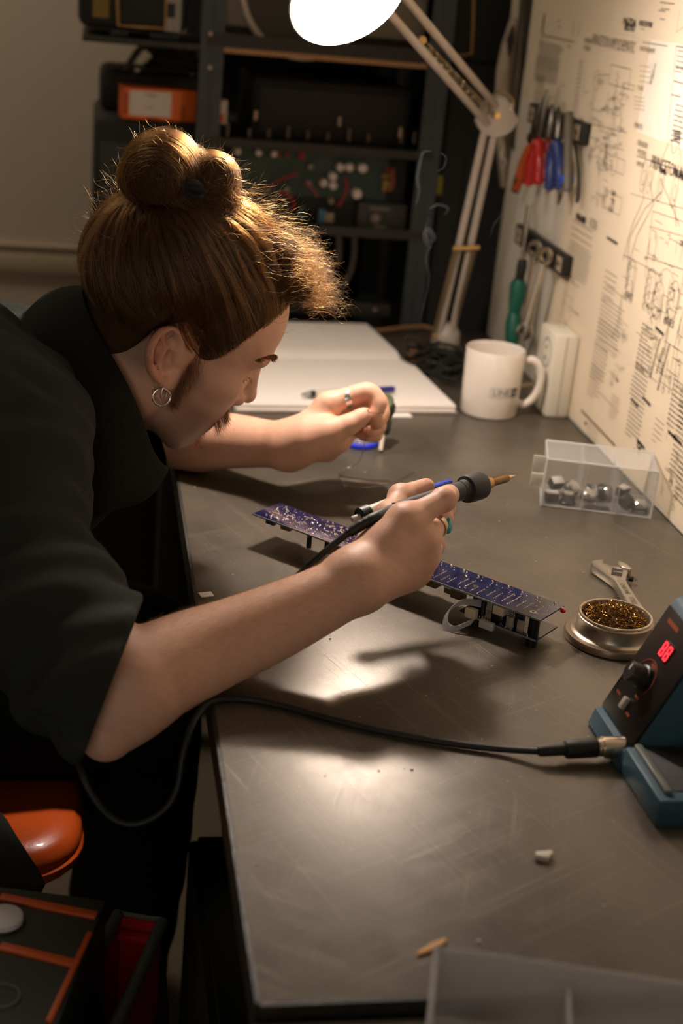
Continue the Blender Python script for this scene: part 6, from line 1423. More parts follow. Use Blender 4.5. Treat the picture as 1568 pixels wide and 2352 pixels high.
# green screwdriver and two spanners
O = atX(1198, 600, XT); t = thing('screwdriver', 'screwdriver with a fat green and black handle hanging from the lower rail', 'screwdriver', O, group='hand tools on the rails')
g3 = lambda x, y: atX(x, y, XT) - O
MB().cyl(g3(1213, 470), g3(1198, 612), 0.0034, 12).build('shank', mat('chrome_bar', lin(170, 160, 146), 0.25, 0.95), t)
MB().tube([g3(1200, 596), g3(1198, 615), g3(1193, 640)], [0.007, 0.0085, 0.0075], 14).build('ferrule', M_BLACKP, t)
MB().tube([g3(1193, 640), g3(1190, 655), g3(1186, 690), g3(1183, 705), g3(1181, 720)], [0.0085, 0.0135, 0.0125, 0.0105, 0.0095], 16).build('handle', mat('handle_green', lin(22, 92, 74), 0.4), t)
MB().tube([g3(1181, 718), g3(1179, 740), g3(1177, 770), g3(1175, 788), g3(1174, 793)], [0.0098, 0.0128, 0.0128, 0.0105, 0.006], 16).build('handle_end', mat('handle_green'), t)
for k, (lab, r0, e0) in enumerate((('combination spanner hanging behind its twin on the lower rail', (1228, 572), (1203, 752)), ('combination spanner with a bright ring end nearest on the lower rail', (1251, 588), (1212, 748)))):
    O = atX(*r0, XT - 0.006 * k); t = thing('combination_spanner', lab, 'spanner', O, group='hand tools on the rails'); E_ = atX(*e0, XT - 0.006 * k) - O
    mS = mat('spanner_chrome', lin(206, 200, 190), 0.2, 1.0)
    fw = Vector((-0.85, -0.5, 0.1)).normalized()
    MB().lathe([(0.0075, -0.004), (0.0125, -0.0035), (0.0132, 0), (0.0125, 0.0035), (0.0075, 0.004), (0.0075, -0.004)], 24, fw.to_track_quat('Z', 'Y').to_matrix().to_4x4()).build('ring_end', mS, t)
    d = E_.normalized(); MB().tube([d * 0.011, E_ * 0.3, E_ * 0.8, E_], [0.0052, 0.0046, 0.0046, 0.0062], 10).build('shank', mS, t)
    sd = d.cross(fw).normalized()
    for s in (-1, 1): MB().tube([E_ - d * 0.004 + sd * 0.004 * s, E_ + d * 0.008 + sd * 0.0095 * s, E_ + d * 0.018 + sd * 0.008 * s], [0.0045, 0.0048, 0.003], 8).build('open_jaw', mS, t)
# pale cloth and cord hanging off the far end of the board
O = Vector((0.69, 2.40, 1.10)); t = thing('hanging_cloth', 'pale cloth hanging off the far end of the partition board', 'cloth', O)
pt = lambda x, y, Y: atY(x, y, Y) - O
rows = [(1180, 1204, -40), (1172, 1202, 40), (1152, 1200, 100), (1143, 1198, 160), (1140, 1196, 230), (1139, 1192, 300), (1146, 1186, 360), (1152, 1178, 430)]; vs = []; fs = []; n = 9
for i, (a, b_, y) in enumerate(rows):
    for j in range(n): u = j / (n - 1); vs.append(pt(a + (b_ - a) * u, y, 2.405 + 0.012 * math.sin(u * 9 + i * 0.5)))
for i in range(len(rows) - 1):
    for j in range(n - 1): fs.append((i * n + j, (i + 1) * n + j, (i + 1) * n + j + 1, i * n + j + 1))
o = MB().add(vs, fs).build('cloth', mat('pale_cloth', lin(172, 158, 138), 0.9, bump=0.4, scale=600), t); md = o.modifiers.new('t', 'SOLIDIFY'); md.thickness = 0.004
w = [pt(1212, -30, 2.385), pt(1207, 60, 2.385), pt(1200, 160, 2.385), pt(1190, 250, 2.385), pt(1184, 310, 2.385), pt(1180, 332, 2.383), pt(1190, 345, 2.38), pt(1192, 330, 2.38)]
MB().tube(spline(w, 6), 0.006, 8).build('cord', mat('olive_cord', lin(50, 48, 36), 0.7), t)
MB().tube([pt(1178, 60, 2.385), pt(1172, 90, 2.383), pt(1169, 130, 2.385)], [0.002, 0.007, 0.002], 8).build('toggle', mat('slot_dark'), t)
# ------------------------------------------------------------------ steel rack behind the bench and the gear on it
M_RACK = mat('rack_blue_grey', lin(62, 68, 66), 0.5, 0.2, vary=0.15, scale=30); M_DARK = mat('amp_black_vinyl', lin(30, 30, 24), 0.75, bump=0.5, scale=500); M_GOLD = mat('gold_piping', lin(170, 128, 70), 0.45, 0.4)
YR = 2.445
rack = thing('steel_rack', 'slotted steel rack standing behind the far end of the workbench', 'rack', (0.385, YR, 0))
def post(x, y, sx): 
    b = MB(); b.box((x + sx * 0.009, y, 0.85), (0.019, 0.003, 1.70)); b.box((x - sx * 0.0115, y, 0.85), (0.018, 0.003, 1.70)); b.box((x - sx * 0.0005, y + 0.012, 0.85), (0.003, 0.024, 1.70)); b.build('post', M_RACK, rack)
for x, y in ((-0.192, 0), (0.192, 0), (-0.192, 0.42), (0.192, 0.42)): post(x, y, 1 if x > 0 else -1)
bolt = mat('zinc_bolt', lin(190, 170, 150), 0.3, 0.9)
def zf(px, py): return atY(px, py, YR).z
for px, py in ((483, 77), (482, 155), (984, 120)):
    p = atY(px, py, YR - 0.002) - Vector((0.385, YR, 0)); MB().cyl(p, p + Vector((0, -0.003, 0)), 0.0035, 10).build('bolt', bolt, rack)
z1, z2, z3 = zf(740, 134), zf(740, 342), zf(740, 528)
for z, h in ((z1 + 0.016, 0.022), (z2, 0.014), (z3, 0.016), (0.55, 0.02)):
    MB().box((0, -0.002, z), (0.40, 0.003, h)).build('beam', mat('beam_dark', lin(48, 44, 36), 0.6), rack); MB().box((0, 0.422, z), (0.40, 0.003, h)).build('beam', M_RACK, rack)
MB().box((0.005, 0.21, z1 + 0.001), (0.362, 0.416, 0.009), None, 0.001).build('shelf', mat('chipboard', lin(186, 140, 96), 0.7, vary=0.25, scale=150), rack)
MB().box((-0.30, 0.15, z1 + 0.001), (0.20, 0.30, 0.009), None, 0.001).build('shelf_extension', mat('beam_dark'), rack)
for z in (z2 - 0.004, z3 - 0.004, 0.55): MB().box((0, 0.21, z), (0.362, 0.416, 0.008)).build('shelf', mat('shelf_dark', lin(52, 44, 34), 0.75), rack)
MB().box((0.0, 0.43, 0.85), (0.41, 0.006, 1.66)).build('back_panel', mat('rack_dark_fill', lin(24, 24, 18), 0.9), rack)  # black sheet added so the space behind the rack reads dark
ztop = z1 + 0.0058
def px_at(Y): return lambda x, y: atY(x, y, Y)
# grey speaker cabinet on the top shelf, with pale ring
q = px_at(2.475); a = q(505, 60); b_ = q(985, 60); c = q(702, -22)
t = thing('speaker_cabinet', 'grey fronted speaker cabinet with a pale ring behind the lamp head', 'speaker', ((a.x + b_.x) / 2, 2.475, ztop))
Wc = b_.x - a.x; cx = c.x - (a.x + b_.x) / 2; cz = c.z - ztop; Hc = 0.27
MB().box((0, 0.16, Hc / 2), (Wc, 0.30, Hc), None, 0.006).build('cabinet', mat('cabinet_dark', lin(46, 42, 34), 0.8), t)
MB().box((0, 0.006, Hc / 2 + 0.012), (Wc - 0.012, 0.010, Hc - 0.04), None, 0.002).build('baffle', mat('baffle_grey', lin(128, 120, 104), 0.85, bump=0.3, scale=600), t)
RM = Matrix.Translation((cx, 0.0, cz)) @ Matrix.Rotation(PI / 2, 4, 'X')
MB().lathe([(0.099, -0.001), (0.101, 0.005), (0.105, 0.0065), (0.109, 0.005), (0.111, -0.001)], 56, RM).build('ring', mat('ring_pale', lin(190, 178, 160), 0.45), t)
MB().lathe([(0.099, 0.0015), (0.09, 0.001), (0.05, -0.0), (0.03, 0.0008), (0.0, 0.005)], 48, RM).build('cone', mat('cone_dark', lin(64, 60, 50), 0.7), t)
for x in (-0.12, 0.02): MB().lathe([(0.004, 0), (0.003, 0.002), (0, 0.003)], 12, Matrix.Translation((x, 0.0, 0.012)) @ Matrix.Rotation(PI / 2, 4, 'X')).build('screw', bolt, t)
# amp head to its right
q = px_at(2.50); a = q(1004, 130); b_ = q(1094, 130)
zbA = q(1050, 138).z; t = thing('guitar_amplifier', 'black amplifier with gold piping at the right end of the top shelf', 'amplifier', (0.645, 2.48, 0.0))
zb = q(1050, 138).z; MB().box((0.045, 0.15, zb + 0.11), (0.17, 0.29, 0.22), None, 0.004).build('cabinet', M_DARK, t)
o = Vector((0.645, 2.48, 0)); e = px_at(2.478)
MB().tube([e(1088, -40) - o, e(1086, 60) - o, e(1082, 124) - o, e(1050, 128) - o], 0.0022, 6).build('piping', M_GOLD, t)
# black case on the left end of the shelf
q = px_at(2.46); a = q(178, 60); b_ = q(430, 60); zb = ztop
t = thing('road_case', 'black case with gold piping and a yellow sticker at the top left of the rack', 'case', ((a.x + b_.x) / 2, 2.46, zb))
W_ = b_.x - a.x; o = Vector(((a.x + b_.x) / 2, 2.46, zb)); zb2 = q(300, 70).z - zb
MB().box((0, 0.13, 0.13 + zb2), (W_, 0.26, 0.26), None, 0.016).build('shell', M_DARK, t)
f = px_at(2.459); MB().tube([f(268, -40) - o, f(272, 58) - o, f(318, 62) - o, f(380, 66) - o, f(383, -40) - o], 0.0026, 6).build('piping', M_GOLD, t)
MB().box(f(232, 10) - o, (0.026, 0.002, 0.040)).build('sticker', mat('sticker_yellow', lin(120, 98, 24), 0.6), t)
MB().box(f(398, 20) - o, (0.026, 0.002, 0.072)).build('label', mat('label_white', lin(150, 144, 132), 0.7), t)
MB().box(f(392, 24) - o + Vector((0, -0.0012, 0)), (0.014, 0.0008, 0.022)).build('label_mark', mat('slot_dark'), t)
MB().box((W_ * -0.12, 0.03, 0.006), (0.030, 0.03, 0.016), None, 0.003).build('foot', M_BLACKP, t); MB().box((W_ * -0.12, 0.22, 0.006), (0.030, 0.03, 0.016), None, 0.003).build('foot', M_BLACKP, t); MB().box((W_ * 0.3, 0.12, 0.006), (0.05, 0.2, 0.014), None, 0.003).build('foot', M_BLACKP, t)
# lower black case, orange box on it, coil of cable
q = px_at(2.475); a = q(212, 400); b_ = q(540, 400); zc = q(340, 277).z
t = thing('gear_case', 'tall black equipment case at the left of the rack under an orange box', 'case', (0, 2.475, 0))
MB().box(((a.x + 0.2035) / 2, 0.15, zc / 2), (0.2035 - a.x, 0.30, zc), None, 0.012).build('shell', M_DARK, t)
z4 = q(300, 178).z; MB().box(((a.x + 0.19) / 2 + 0.004, 0.20, (zc + z4) / 2), (0.19 - a.x - 0.01, 0.20, z4 - zc), None, 0.014).build('lid', M_DARK, t)
MB().box(((a.x + 0.05) / 2 + 0.04, -0.001, zc - 0.14), (0.10, 0.004, 0.20), None, 0.001).build('front_panel', mat('panel_grey_dark', lin(46, 48, 42), 0.6), t)
o = Vector((0, 2.475, 0)); q6 = px_at(2.60); MB().tube(spline([q6(286, 182) - o, q6(290, 160) - o, q6(318, 116) - o, q6(335, 108) - o, q6(356, 116) - o, q6(420, 128) - o, q6(440, 178) - o], 5), 0.006, 8).build('carry_handle', mat('handle_grey', lin(58, 54, 44), 0.5), t)
p = q6(314, 163) - o; MB().lathe([(0.006, 0), (0.004, 0.003), (0, 0.004)], 12, Matrix.Translation(p) @ Matrix.Rotation(PI / 2, 4, 'X')).build('handle_bolt', bolt, t)
R = random.Random(5); c0 = q6(395, 172) + Vector((0, 0.0, 0.0)); pts = []
for i in range(60): a_ = i * 0.9; rr = 0.022 + 0.016 * R.random(); pts.append((c0.x + rr * 1.4 * math.cos(a_), c0.y + rr * math.sin(a_), z4 + 0.005 + 0.0007 * i + 0.003 * R.random()))
tag(MB().tube(spline(pts, 4), 0.0036, 6).build('cable_coil', mat('coil_black', lin(26, 24, 18), 0.8)), 'tangled coil of thin black cable on top of the tall case', 'cable')
q = px_at(2.478); a = q(281, 276); b_ = q(450, 276); Lb = b_.x - a.x; Hb = 0.051
t = thing('orange_box', 'orange cardboard box with a white label on the black case', 'box', ((a.x + b_.x) / 2, 2.482, zc + 0.0004), 0.10)
MB().box((0, 0.032, Hb / 2), (Lb, 0.064, Hb), None, 0.0008).build('carton', mat('carton_orange', lin(226, 104, 30), 0.5, vary=0.06, scale=40), t)
MB().box((-0.016, -0.0005, Hb / 2 + 0.001), (0.070, 0.0008, 0.040)).build('label', mat('label_paper', lin(214, 204, 190), 0.7), t)
ik = mat('carton_ink', lin(44, 34, 28), 0.7); RXm = Matrix.Rotation(PI / 2, 4, 'X')
for txt, x, z, s, rot in (('TUBES', -0.016, 0.040, 0.007, 0), ('12 PCS', -0.018, 0.020, 0.005, 0), ('AUDIO', -0.057, 0.026, 0.011, PI / 2), ('AUDIO', -0.010, 0.0022, 0.007, 0), ('AUDIO', 0.040, 0.012, 0.010, PI / 2)):
    vs, fs = text_geo(txt, s); MB().add(vs, fs, Matrix.Translation((x, -0.0013, z)) @ RXm @ Matrix.Rotation(rot, 4, 'Z')).build('lettering', ik, t, 0)
q = px_at(2.50); a = q(494, 268); b_ = q(521, 268)
t = thing('small_carton', 'small white and orange carton just right of the left rack post', 'box', ((a.x + b_.x) / 2, 2.50, zc + 0.0004))
MB().box((0, 0.02, 0.019), (b_.x - a.x, 0.04, 0.038), None, 0.0006).build('carton', mat('label_paper'), t); MB().box((0, -0.0006, 0.010), (0.010, 0.001, 0.014)).build('print', mat('carton_orange'), t)
# open amplifier chassis
YA = 2.47; q = px_at(YA); zA0 = q(740, 455).z; zA1 = z2 - 0.012
t = thing('amp_chassis', 'open amplifier chassis with green board, white capacitors and red wires', 'amplifier', (0.39, YA, z3 + 0.0005))
o = Vector((0.39, YA, z3 + 0.0005)); xl = q(512, 400).x - 0.39; xr = q(938, 400).x - 0.39
MB().box(((xl + xr) / 2, 0.13, (zA1 - o.z) / 2), (xr - xl, 0.22, zA1 - o.z)).build('chassis', mat('chassis_dark', lin(34, 32, 26), 0.6, 0.3), t)
MB().box(((xl + xr) / 2 - 0.01, 0.010, (zA0 + zA1) / 2 - o.z), (xr - xl - 0.05, 0.003, zA1 - zA0)).build('green_board', mat('green_board', lin(38, 60, 48), 0.5, vary=0.5, scale=120), t)
wh = mat('capacitor_white', lin(214, 198, 186), 0.5)
for x, y, r in ((545, 346, 7), (593, 349, 7), (628, 352, 7), (543, 371, 5), (712, 381, 6), (780, 383, 9), (801, 383, 9), (831, 385, 10), (763, 404, 9), (742, 419, 8.5), (763, 425, 8.5), (818, 444, 11), (657, 434, 6), (612, 434, 6), (759, 460, 6), (708, 420, 6)):
    p = q(x, y) - o; rr = r / 1.30 / 1000; MB().lathe([(rr, -0.012), (rr, 0.010), (rr * 0.9, 0.0115), (0, 0.0115)], 18, Matrix.Translation(p) @ RXm).build('capacitor', wh if r > 6.5 else mat('capacitor_dim', lin(150, 130, 118), 0.5), t)
rd = mat('relay_red', lin(150, 34, 28), 0.5)
for x, y, w in ((641, 354, 5), (659, 354, 5), (692, 358, 13)): MB().box(q(x, y) - o, (w / 1300, 0.008, 0.012), None, 0.001).build('relay', rd, t)
for k, (col, pts) in enumerate(((rd, ((792, 408), (797, 430), (790, 452), (776, 474))), (mat('wire_pink', lin(150, 70, 66), 0.5), ((700, 418), (718, 434), (728, 450))), (rd, ((684, 398), (650, 410), (618, 430))), (rd, ((640, 442), (668, 452), (676, 480))), (mat('wire_brown', lin(110, 66, 40), 0.5), ((905, 385), (900, 420), (880, 445))), (rd, ((885, 384), (902, 398), (904, 430))))):
    MB().tube(spline([atY(x, y, YA - 0.010) - o for x, y in pts], 6), 0.0024, 6).build('wire', col, t)
for (x, y), col in (((890, 420), lin(150, 120, 24)), ((888, 432), lin(150, 50, 24)), ((887, 404), lin(120, 96, 30))): MB().box(q(x, y) - o, (0.018, 0.010, 0.009), None, 0.001).build('tape', mat('tape_%d' % int(col[0] * 1000), col, 0.5), t)
for i, x in enumerate((522, 571, 616, 660, 706, 752, 800, 845, 920, 950)): p = q(x, 312 + i * 2) - o; MB().cyl(p, p + Vector((0, 0, 0.014 + 0.006 * (i % 3 == 0))), 0.003, 10).build('stud', mat('stud_dim', lin(120, 104, 86), 0.4, 0.8), t)
for x, y in ((586, 276), (778, 290), (918, 315)): p = atY(x, y, YA) - o; MB().cyl(p, p + Vector((0, 0, 0.016)), 0.0034, 10).build('toggle', bolt, t); MB().lathe([(0.0045, 0), (0.003, 0.002), (0, 0.003)], 10, Matrix.Translation(p)).build('toggle_nut', bolt, t)
p = q(738, 496) - o; MB().box(p, (0.012, 0.010, 0.024), None, 0.001).build('terminal', mat('terminal_blue', lin(60, 110, 130), 0.5), t); MB().box(p + Vector((0.014, 0, -0.002)), (0.014, 0.010, 0.016), None, 0.001).build('terminal', mat('terminal_cream', lin(160, 140, 110), 0.5), t)
p = q(620, 478) - o
for dx, c_ in ((0.0, (120, 120, 40)), (0.03, (70, 60, 30)), (0.055, (40, 70, 60))): MB().box(p + Vector((dx, 0, -0.004)), (0.009, 0.009, 0.024), None, 0.001).build('component', mat('component_%d_%d' % (c_[0], c_[2]), lin(*c_), 0.5), t)
t = thing('power_amplifier', 'dark power amplifier standing on the upper rack shelf below the wood', 'amplifier', ((xl + xr) / 2 + 0.39 + 0.02, YA, z2 + 0.0005))
MB().box((0, 0.15, 0.052), (xr - xl - 0.05, 0.26, 0.102), None, 0.003).build('housing', mat('chassis_black', lin(24, 22, 16), 0.8), t); MB().box((0, 0.018, 0.052), (xr - xl - 0.07, 0.006, 0.08), None, 0.002).build('front_panel', mat('front_dark', lin(34, 31, 24), 0.7), t)
t = thing('black_box', 'small black box under the white and orange carton', 'box', (0.219, YA + 0.05, z2 + 0.0005)); MB().box((0, 0, (zc - z2) / 2 - 0.0005), (0.030, 0.06, zc - z2 - 0.001), None, 0.001).build('housing', mat('chassis_black'), t)
# small box with knob in front of it
q = px_at(2.462); a = q(818, 540); b_ = q(928, 540); zt_ = q(870, 468).z
t = thing('effects_box', 'dark box with one round knob on the middle rack shelf', 'device', ((a.x + b_.x) / 2, 2.462, z3 + 0.0005)); hh = zt_ - z3
MB().box((0, 0.02, hh / 2), (b_.x - a.x, 0.04, hh), None, 0.002).build('housing', mat('box_grey', lin(56, 52, 44), 0.6), t)
o = Vector(((a.x + b_.x) / 2, 2.462, z3 + 0.0005)); MB().lathe([(0.009, 0), (0.0085, 0.008), (0.006, 0.010), (0, 0.010)], 24, Matrix.Translation(q(861, 500) - o) @ RXm).build('knob', mat('knob_rose', lin(128, 110, 98), 0.5), t)
for y, w in ((480, 0.036), (521, 0.020)): MB().box(q(872, y) - o + Vector((0, -0.0004, 0)), (w, 0.0008, 0.004)).build('marking', mat('mark_grey', lin(120, 114, 104), 0.6), t)
# hanging leads, lower bar
ld = mat('lead_grey', lin(66, 60, 48), 0.6)
qq = px_at(2.455)
for lab, pts, r in (('grey lead with a small plug hanging under the middle rack shelf', ((776, 536), (778, 560), (777, 590), (775, 606)), 0.0062), ('long grey lead drooping under the middle rack shelf', ((812, 536), (814, 570), (806, 620), (786, 660), (770, 690)), 0.0056)):
    h = tag(MB().tube(spline([qq(*p) for p in pts], 6), r, 8).build('hanging_lead', ld), lab, 'cable')
q = px_at(2.47); a = q(640, 700); b_ = q(897, 715); t = thing('patch_bar', 'dark metal bar with one pale bolt low on the rack', 'bar', ((a.x + b_.x) / 2, 2.47, a.z))
MB().box((0, 0.02, -0.002), (b_.x - a.x, 0.04, 0.024), None, 0.002).build('bar', mat('bar_dark', lin(50, 48, 38), 0.6), t); MB().lathe([(0.0055, 0), (0.004, 0.003), (0, 0.004)], 14, Matrix.Translation(q(861, 713) - Vector(((a.x + b_.x) / 2, 2.47, a.z))) @ RXm).build('bolt', bolt, t)
MB().box((0, 0.05, a.z * -0.5 + 0.26), (0.10, 0.03, a.z - 0.565)).build('upright', mat('bar_dark'), t)
t = thing('added_dark_cabinet', 'added tall black cabinet filling the dark space right of the rack', 'cabinet', (0.83, 2.76, 0))  # added to keep the shaded space beside the rack black
MB().box((0, -0.03, (zbA - 0.001) / 2), (0.44, 0.50, zbA - 0.001), None, 0.004).build('carcass', M_DARK, t); MB().box((-0.05, -0.282, 0.60), (0.26, 0.008, 1.0), None, 0.002).build('door', M_DARK, t)
q = px_at(2.474); p = q(1005, 425); MB().box(p - Vector((0.83, 2.76, 0)), (0.014, 0.012, 0.034), None, 0.001).build('yellow_tag', mat('tag_yellow', lin(140, 128, 30), 0.6), t)

# ------------------------------------------------------------------ chair under the man
def chair():
    t = thing('stool_chair', 'chair with a glossy orange vinyl seat under the seated man', 'chair', (-0.225, 1.515, 0))
    m = mat('orange_vinyl', lin(206, 86, 30), 0.30, coat=0.4, bump=0.25, scale=420, vary=0.06)
    hx, hy, rc = 0.237, 0.215, 0.075; pts = []
    for cx, cy, a0 in ((hx - rc, hy - rc, 0), (-hx + rc, hy - rc, PI / 2), (-hx + rc, -hy + rc, PI), (hx - rc, -hy + rc, 1.5 * PI)):
        for k in range(9): a = a0 + k * PI / 16; pts.append((cx + rc * math.cos(a), cy + rc * math.sin(a)))
    prof = [(0.90, 0.440), (0.985, 0.441), (1.0, 0.446), (1.0, 0.455), (0.985, 0.458), (0.992, 0.462), (0.985, 0.472), (0.95, 0.4815), (0.85, 0.4855), (0.5, 0.482), (0.0, 0.480)]
    n = len(pts); vs = []; fs = []
    for s, z in prof: vs += [(x * s if s > 0.6 else x * s, y * s, z) for x, y in pts]
    for i in range(len(prof) - 1): fs += [(i * n + j, i * n + (j + 1) % n, (i + 1) * n + (j + 1) % n, (i + 1) * n + j) for j in range(n)]
    fs.append(tuple(range(n - 1, -1, -1))); MB().add(vs, fs).build('seat', m, t, 50)
    k = mat('chair_black', lin(28, 26, 22), 0.5, 0.3)
    for x, y in ((-0.18, -0.16), (-0.18, 0.16), (0.13, -0.16), (0.13, 0.16)): MB().tube([(x, y, 0.44), (x * 1.15, y * 1.15, 0.0)], 0.012, 12).build('leg', k, t)
    for s in (-1, 1): MB().tube([(-0.20, s * 0.15, 0.44), (-0.25, s * 0.15, 0.60), (-0.28, s * 0.15, 0.80)], 0.011, 10).build('back_post', k, t)
    MB().box((-0.285, 0, 0.76), (0.025, 0.36, 0.16), None, 0.01).build('backrest', m, t)
chair()
zj = 0.487; jl = [atZ(x, y, zj + 0.006) for x, y in ((-620, 1850), (0, 1868), (18, 1888), (40, 1925), (66, 1966), (92, 2006), (104, 2030), (96, 2046), (40, 2044), (-620, 2020))]
t = thing('jacket', 'dark jacket draped over the left side of the orange seat', 'jacket', (0, 0, 0)); jb = MB()
jb.prism([(p.x, p.y) for p in jl], zj, zj + 0.012, None, 0.005); jb.build('cloth', mat('jacket_dark', lin(40, 44, 36), 0.9, bump=0.6, scale=400, vary=0.2), t)
# ------------------------------------------------------------------ lower left: trolley with equipment case and open red toolbox
ZC = 0.66; cc = [atZ(x, y, ZC) for x, y in ((0, 2033), (246, 2064), (112, 2352))]
tr = thing('trolley', 'low dark trolley carrying the cases at the lower left', 'trolley', (-0.17, 0.74, 0))
MB().box((0, 0, 0.485), (0.52, 0.72, 0.02), None, 0.003).build('top', mat('trolley_dark', lin(40, 40, 34), 0.7), tr)
for x in (-0.235, 0.235):
    for y in (-0.33, 0.33): MB().cyl((x, y, 0.0), (x, y, 0.476), 0.014, 12).build('leg', M_FRAME, tr)
ex = (cc[1] - cc[0]).normalized(); ey = (cc[1] - cc[2]); ey = (ey - ex * ey.dot(ex)).normalized(); wd = 0.30; dp = 0.36
Mc = Matrix(((ex.x, ey.x, 0, cc[1].x), (ex.y, ey.y, 0, cc[1].y), (0, 0, 1, 0.496), (0, 0, 0, 1)))
t = thing('equipment_case', 'dark equipment case with orange trim strips and a white knob', 'case', M=Mc); hC = ZC - 0.496
MB().box((-wd / 2, -dp / 2, hC / 2), (wd, dp, hC), None, 0.004).build('housing', mat('case_grey', lin(58, 62, 54), 0.6, vary=0.1, scale=40), t)
og = mat('trim_orange', lin(196, 84, 34), 0.5)
Mi = Mc.inverted(); lc = lambda x, y: (lambda p: (p.x, p.y))(Mi @ atZ(x, y, ZC))
for (x0, y0), (x1, y1), w in (((0, 2063), (222, 2106), 0.0085), ((0, 2176), (170, 2216), 0.0085), ((207, 2145), (112, 2350), 0.005)):
    a = lc(x0, y0); b_ = lc(x1, y1); d = Vector((b_[0] - a[0], b_[1] - a[1], 0)); MB().box((d.length / 2, 0, 0.0012), (d.length, w, 0.0032), Matrix.Translation((a[0], a[1], hC)) @ Matrix.Rotation(math.atan2(d.y, d.x), 4, 'Z'), 0.001).build('trim_strip', og, t)
a = lc(8, 2118); MB().lathe([(0.016, 0), (0.0155, 0.006), (0.013, 0.008), (0, 0.0085)], 28, Matrix.Translation((*a, hC))).build('knob', mat('knob_white', lin(206, 202, 198), 0.4), t); MB().lathe([(0.0175, 0.0), (0.0172, 0.0015), (0.016, 0.002)], 28, Matrix.Translation((*a, hC))).build('knob_skirt', M_BLACKP, t)
MB().lathe([(0.014, 0), (0.0135, 0.002), (0.012, 0.002), (0.0118, 0)], 28, Matrix.Translation((*lc(5, 2290), hC))).build('ring_mark', mat('case_line', lin(84, 88, 80), 0.5), t)
ZT2 = 0.60; c = [atZ(x, y, ZT2) for x, y in ((235, 2098), (372, 2118), (262, 2352))]
ex = (c[1] - c[0]); ey = (c[1] - c[2]).normalized(); ex = (ex - ey * ex.dot(ey)).normalized()
Mt = Matrix(((ex.x, ey.x, 0, c[1].x), (ex.y, ey.y, 0, c[1].y), (0, 0, 1, 0.496), (0, 0, 0, 1))); hT = ZT2 - 0.496; w2, d2_ = 0.040, 0.26
t = thing('toolbox', 'open red toolbox with a dark grey rim at the lower left', 'toolbox', M=Mt)
rr = mat('toolbox_red', lin(168, 26, 24), 0.45); th = 0.004
MB().box((-th / 2, -d2_ / 2, hT / 2), (th, d2_, hT)).build('side', rr, t); MB().box((-w2 + th / 2, -d2_ / 2, hT / 2), (th, d2_, hT)).build('side', rr, t)
MB().box((-w2 / 2, -th / 2, hT / 2), (w2, th, hT)).build('side', rr, t); MB().box((-w2 / 2, -d2_ + th / 2, hT / 2), (w2, th, hT)).build('side', rr, t); MB().box((-w2 / 2, -d2_ / 2, 0.003), (w2, d2_, 0.006)).build('bottom', mat('toolbox_floor', lin(40, 44, 38), 0.6), t)
MB().tube([(0.0, 0.0, hT), (0.002, -d2_ * 0.5, hT), (0.0, -d2_, hT), (-w2, -d2_, hT), (-w2, 0, hT)], 0.0055, 10, True).build('rim', mat('rim_grey', lin(78, 84, 76), 0.5), t)
MB().box((-w2 / 2, -0.012, hT - 0.012), (w2 - 0.01, 0.010, 0.006), None, 0.001).build('tray_edge', rr, t)
# under the bench
t = thing('black_crate', 'black crate on the floor under the near part of the bench', 'crate', (0.30, 1.28, 0))
MB().box((0, 0, 0.19), (0.32, 0.40, 0.38), None, 0.006).build('shell', mat('crate_black', lin(24, 24, 18), 0.7), t); MB().box((0, 0, 0.385), (0.30, 0.38, 0.012), None, 0.002).build('lid', mat('crate_black'), t); MB().box((-0.162, -0.1, 0.30), (0.006, 0.10, 0.024), None, 0.002).build('handle', mat('crate_grip', lin(50, 46, 38), 0.6), t)
for k, (x, y, h, lab) in enumerate(((0.20, 1.56, 0.52, 'thin dark board leaning upright behind the crate'), (0.262, 1.56, 0.515, 'wider dark board standing upright behind the crate'))):
    t = tag(MB().box((0, 0, h / 2), (0.016 + 0.03 * k, 0.02, h), None, 0.001).build('upright_board', mat('crate_black'), None, 40, (x, y, 0)), lab, 'board')
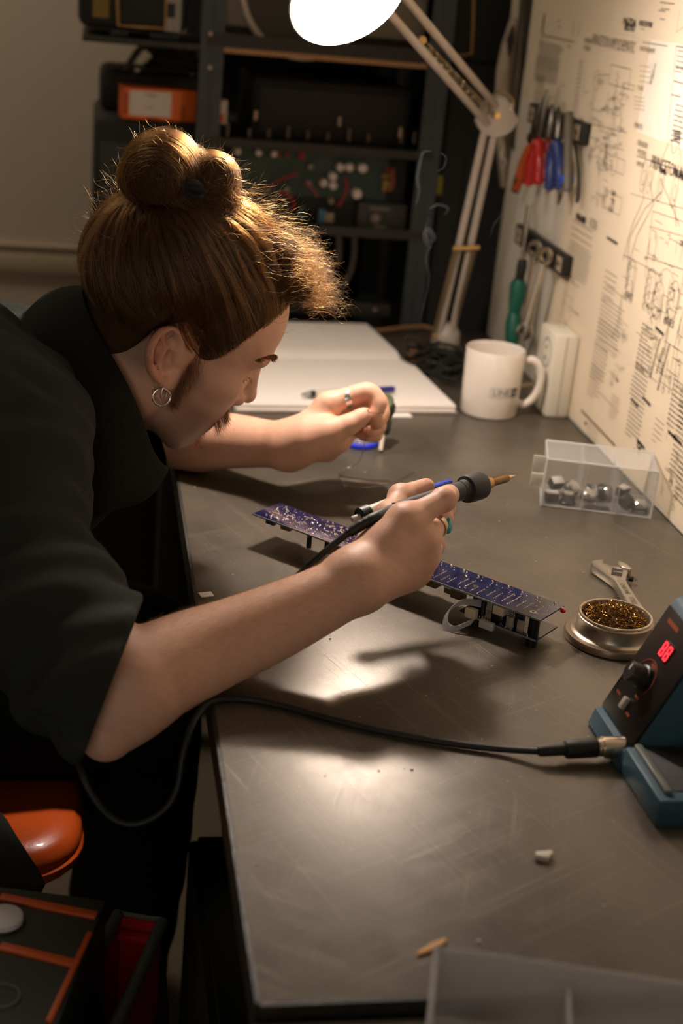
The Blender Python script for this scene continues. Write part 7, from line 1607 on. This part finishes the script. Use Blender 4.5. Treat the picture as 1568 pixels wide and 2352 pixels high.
# thin smoke from the iron's tip
sm = bpy.data.materials.new('solder_smoke'); sm.use_nodes = True; nt = sm.node_tree; nt.nodes.remove(nt.nodes['Principled BSDF'])
vs_ = nt.nodes.new('ShaderNodeVolumeScatter'); vs_.inputs['Color'].default_value = (0.95, 0.95, 0.95, 1); vs_.inputs['Density'].default_value = 3.2; vs_.inputs['Anisotropy'].default_value = 0.3; nt.links.new(vs_.outputs[0], nt.nodes['Material Output'].inputs['Volume'])
S_ = lambda L_: [atY(x, y, Y) for x, y, Y in L_]
smk = thing('smoke', 'thin curling wisps of smoke rising from the soldering iron tip', 'smoke', (0, 0, 0)); smk['kind'] = 'stuff'
def wisp(L_, r):
    P = spline(S_(L_), 8); n = len(P); MB().tube(P, [r * (0.35 + 0.65 * math.sin(PI * min(1, (i + 1) / n)) ** 0.6) for i in range(n)], 7).build('wisp', sm, smk)
wisp([(1184, 1091, 1.293), (1165, 1074, 1.30), (1130, 1048, 1.34), (1100, 1020, 1.36), (1080, 985, 1.38), (1062, 950, 1.40)], 0.0011)
wisp([(985, 868, 1.45), (1000, 846, 1.45), (1012, 832, 1.46), (1008, 820, 1.46), (990, 813, 1.47), (975, 822, 1.47)], 0.0014)
wisp([(933, 800, 1.50), (928, 782, 1.5), (938, 770, 1.51), (950, 775, 1.51), (966, 769, 1.52)], 0.0012)
wisp([(965, 730, 1.5), (975, 690, 1.52), (985, 640, 1.53), (978, 590, 1.54), (990, 560, 1.55), (975, 535, 1.55), (985, 500, 1.56)], 0.0022)
wisp([(990, 570, 1.55), (976, 548, 1.55), (982, 528, 1.55), (995, 545, 1.55), (985, 562, 1.55)], 0.0042)
wisp([(985, 480, 1.56), (1005, 470, 1.57), (1028, 478, 1.57), (1020, 495, 1.57)], 0.0026)
wisp([(955, 470, 1.56), (962, 440, 1.56), (958, 410, 1.57), (965, 370, 1.58), (972, 350, 1.58), (990, 346, 1.58)], 0.0026)
wisp([(1000, 395, 1.58), (1018, 385, 1.58), (1024, 362, 1.58), (1010, 350, 1.59)], 0.0016)
wisp([(1118, 340, 1.6), (1130, 318, 1.61), (1155, 305, 1.61), (1175, 295, 1.62)], 0.0024)
wisp([(1150, 390, 1.6), (1162, 372, 1.6), (1150, 358, 1.61), (1160, 330, 1.61)], 0.0030)
wisp([(1125, 545, 1.58), (1135, 515, 1.59), (1155, 490, 1.6), (1172, 478, 1.6)], 0.0018)
wisp([(1188, 1130, 1.33), (1180, 1165, 1.34), (1160, 1190, 1.34), (1145, 1205, 1.34)], 0.0008)
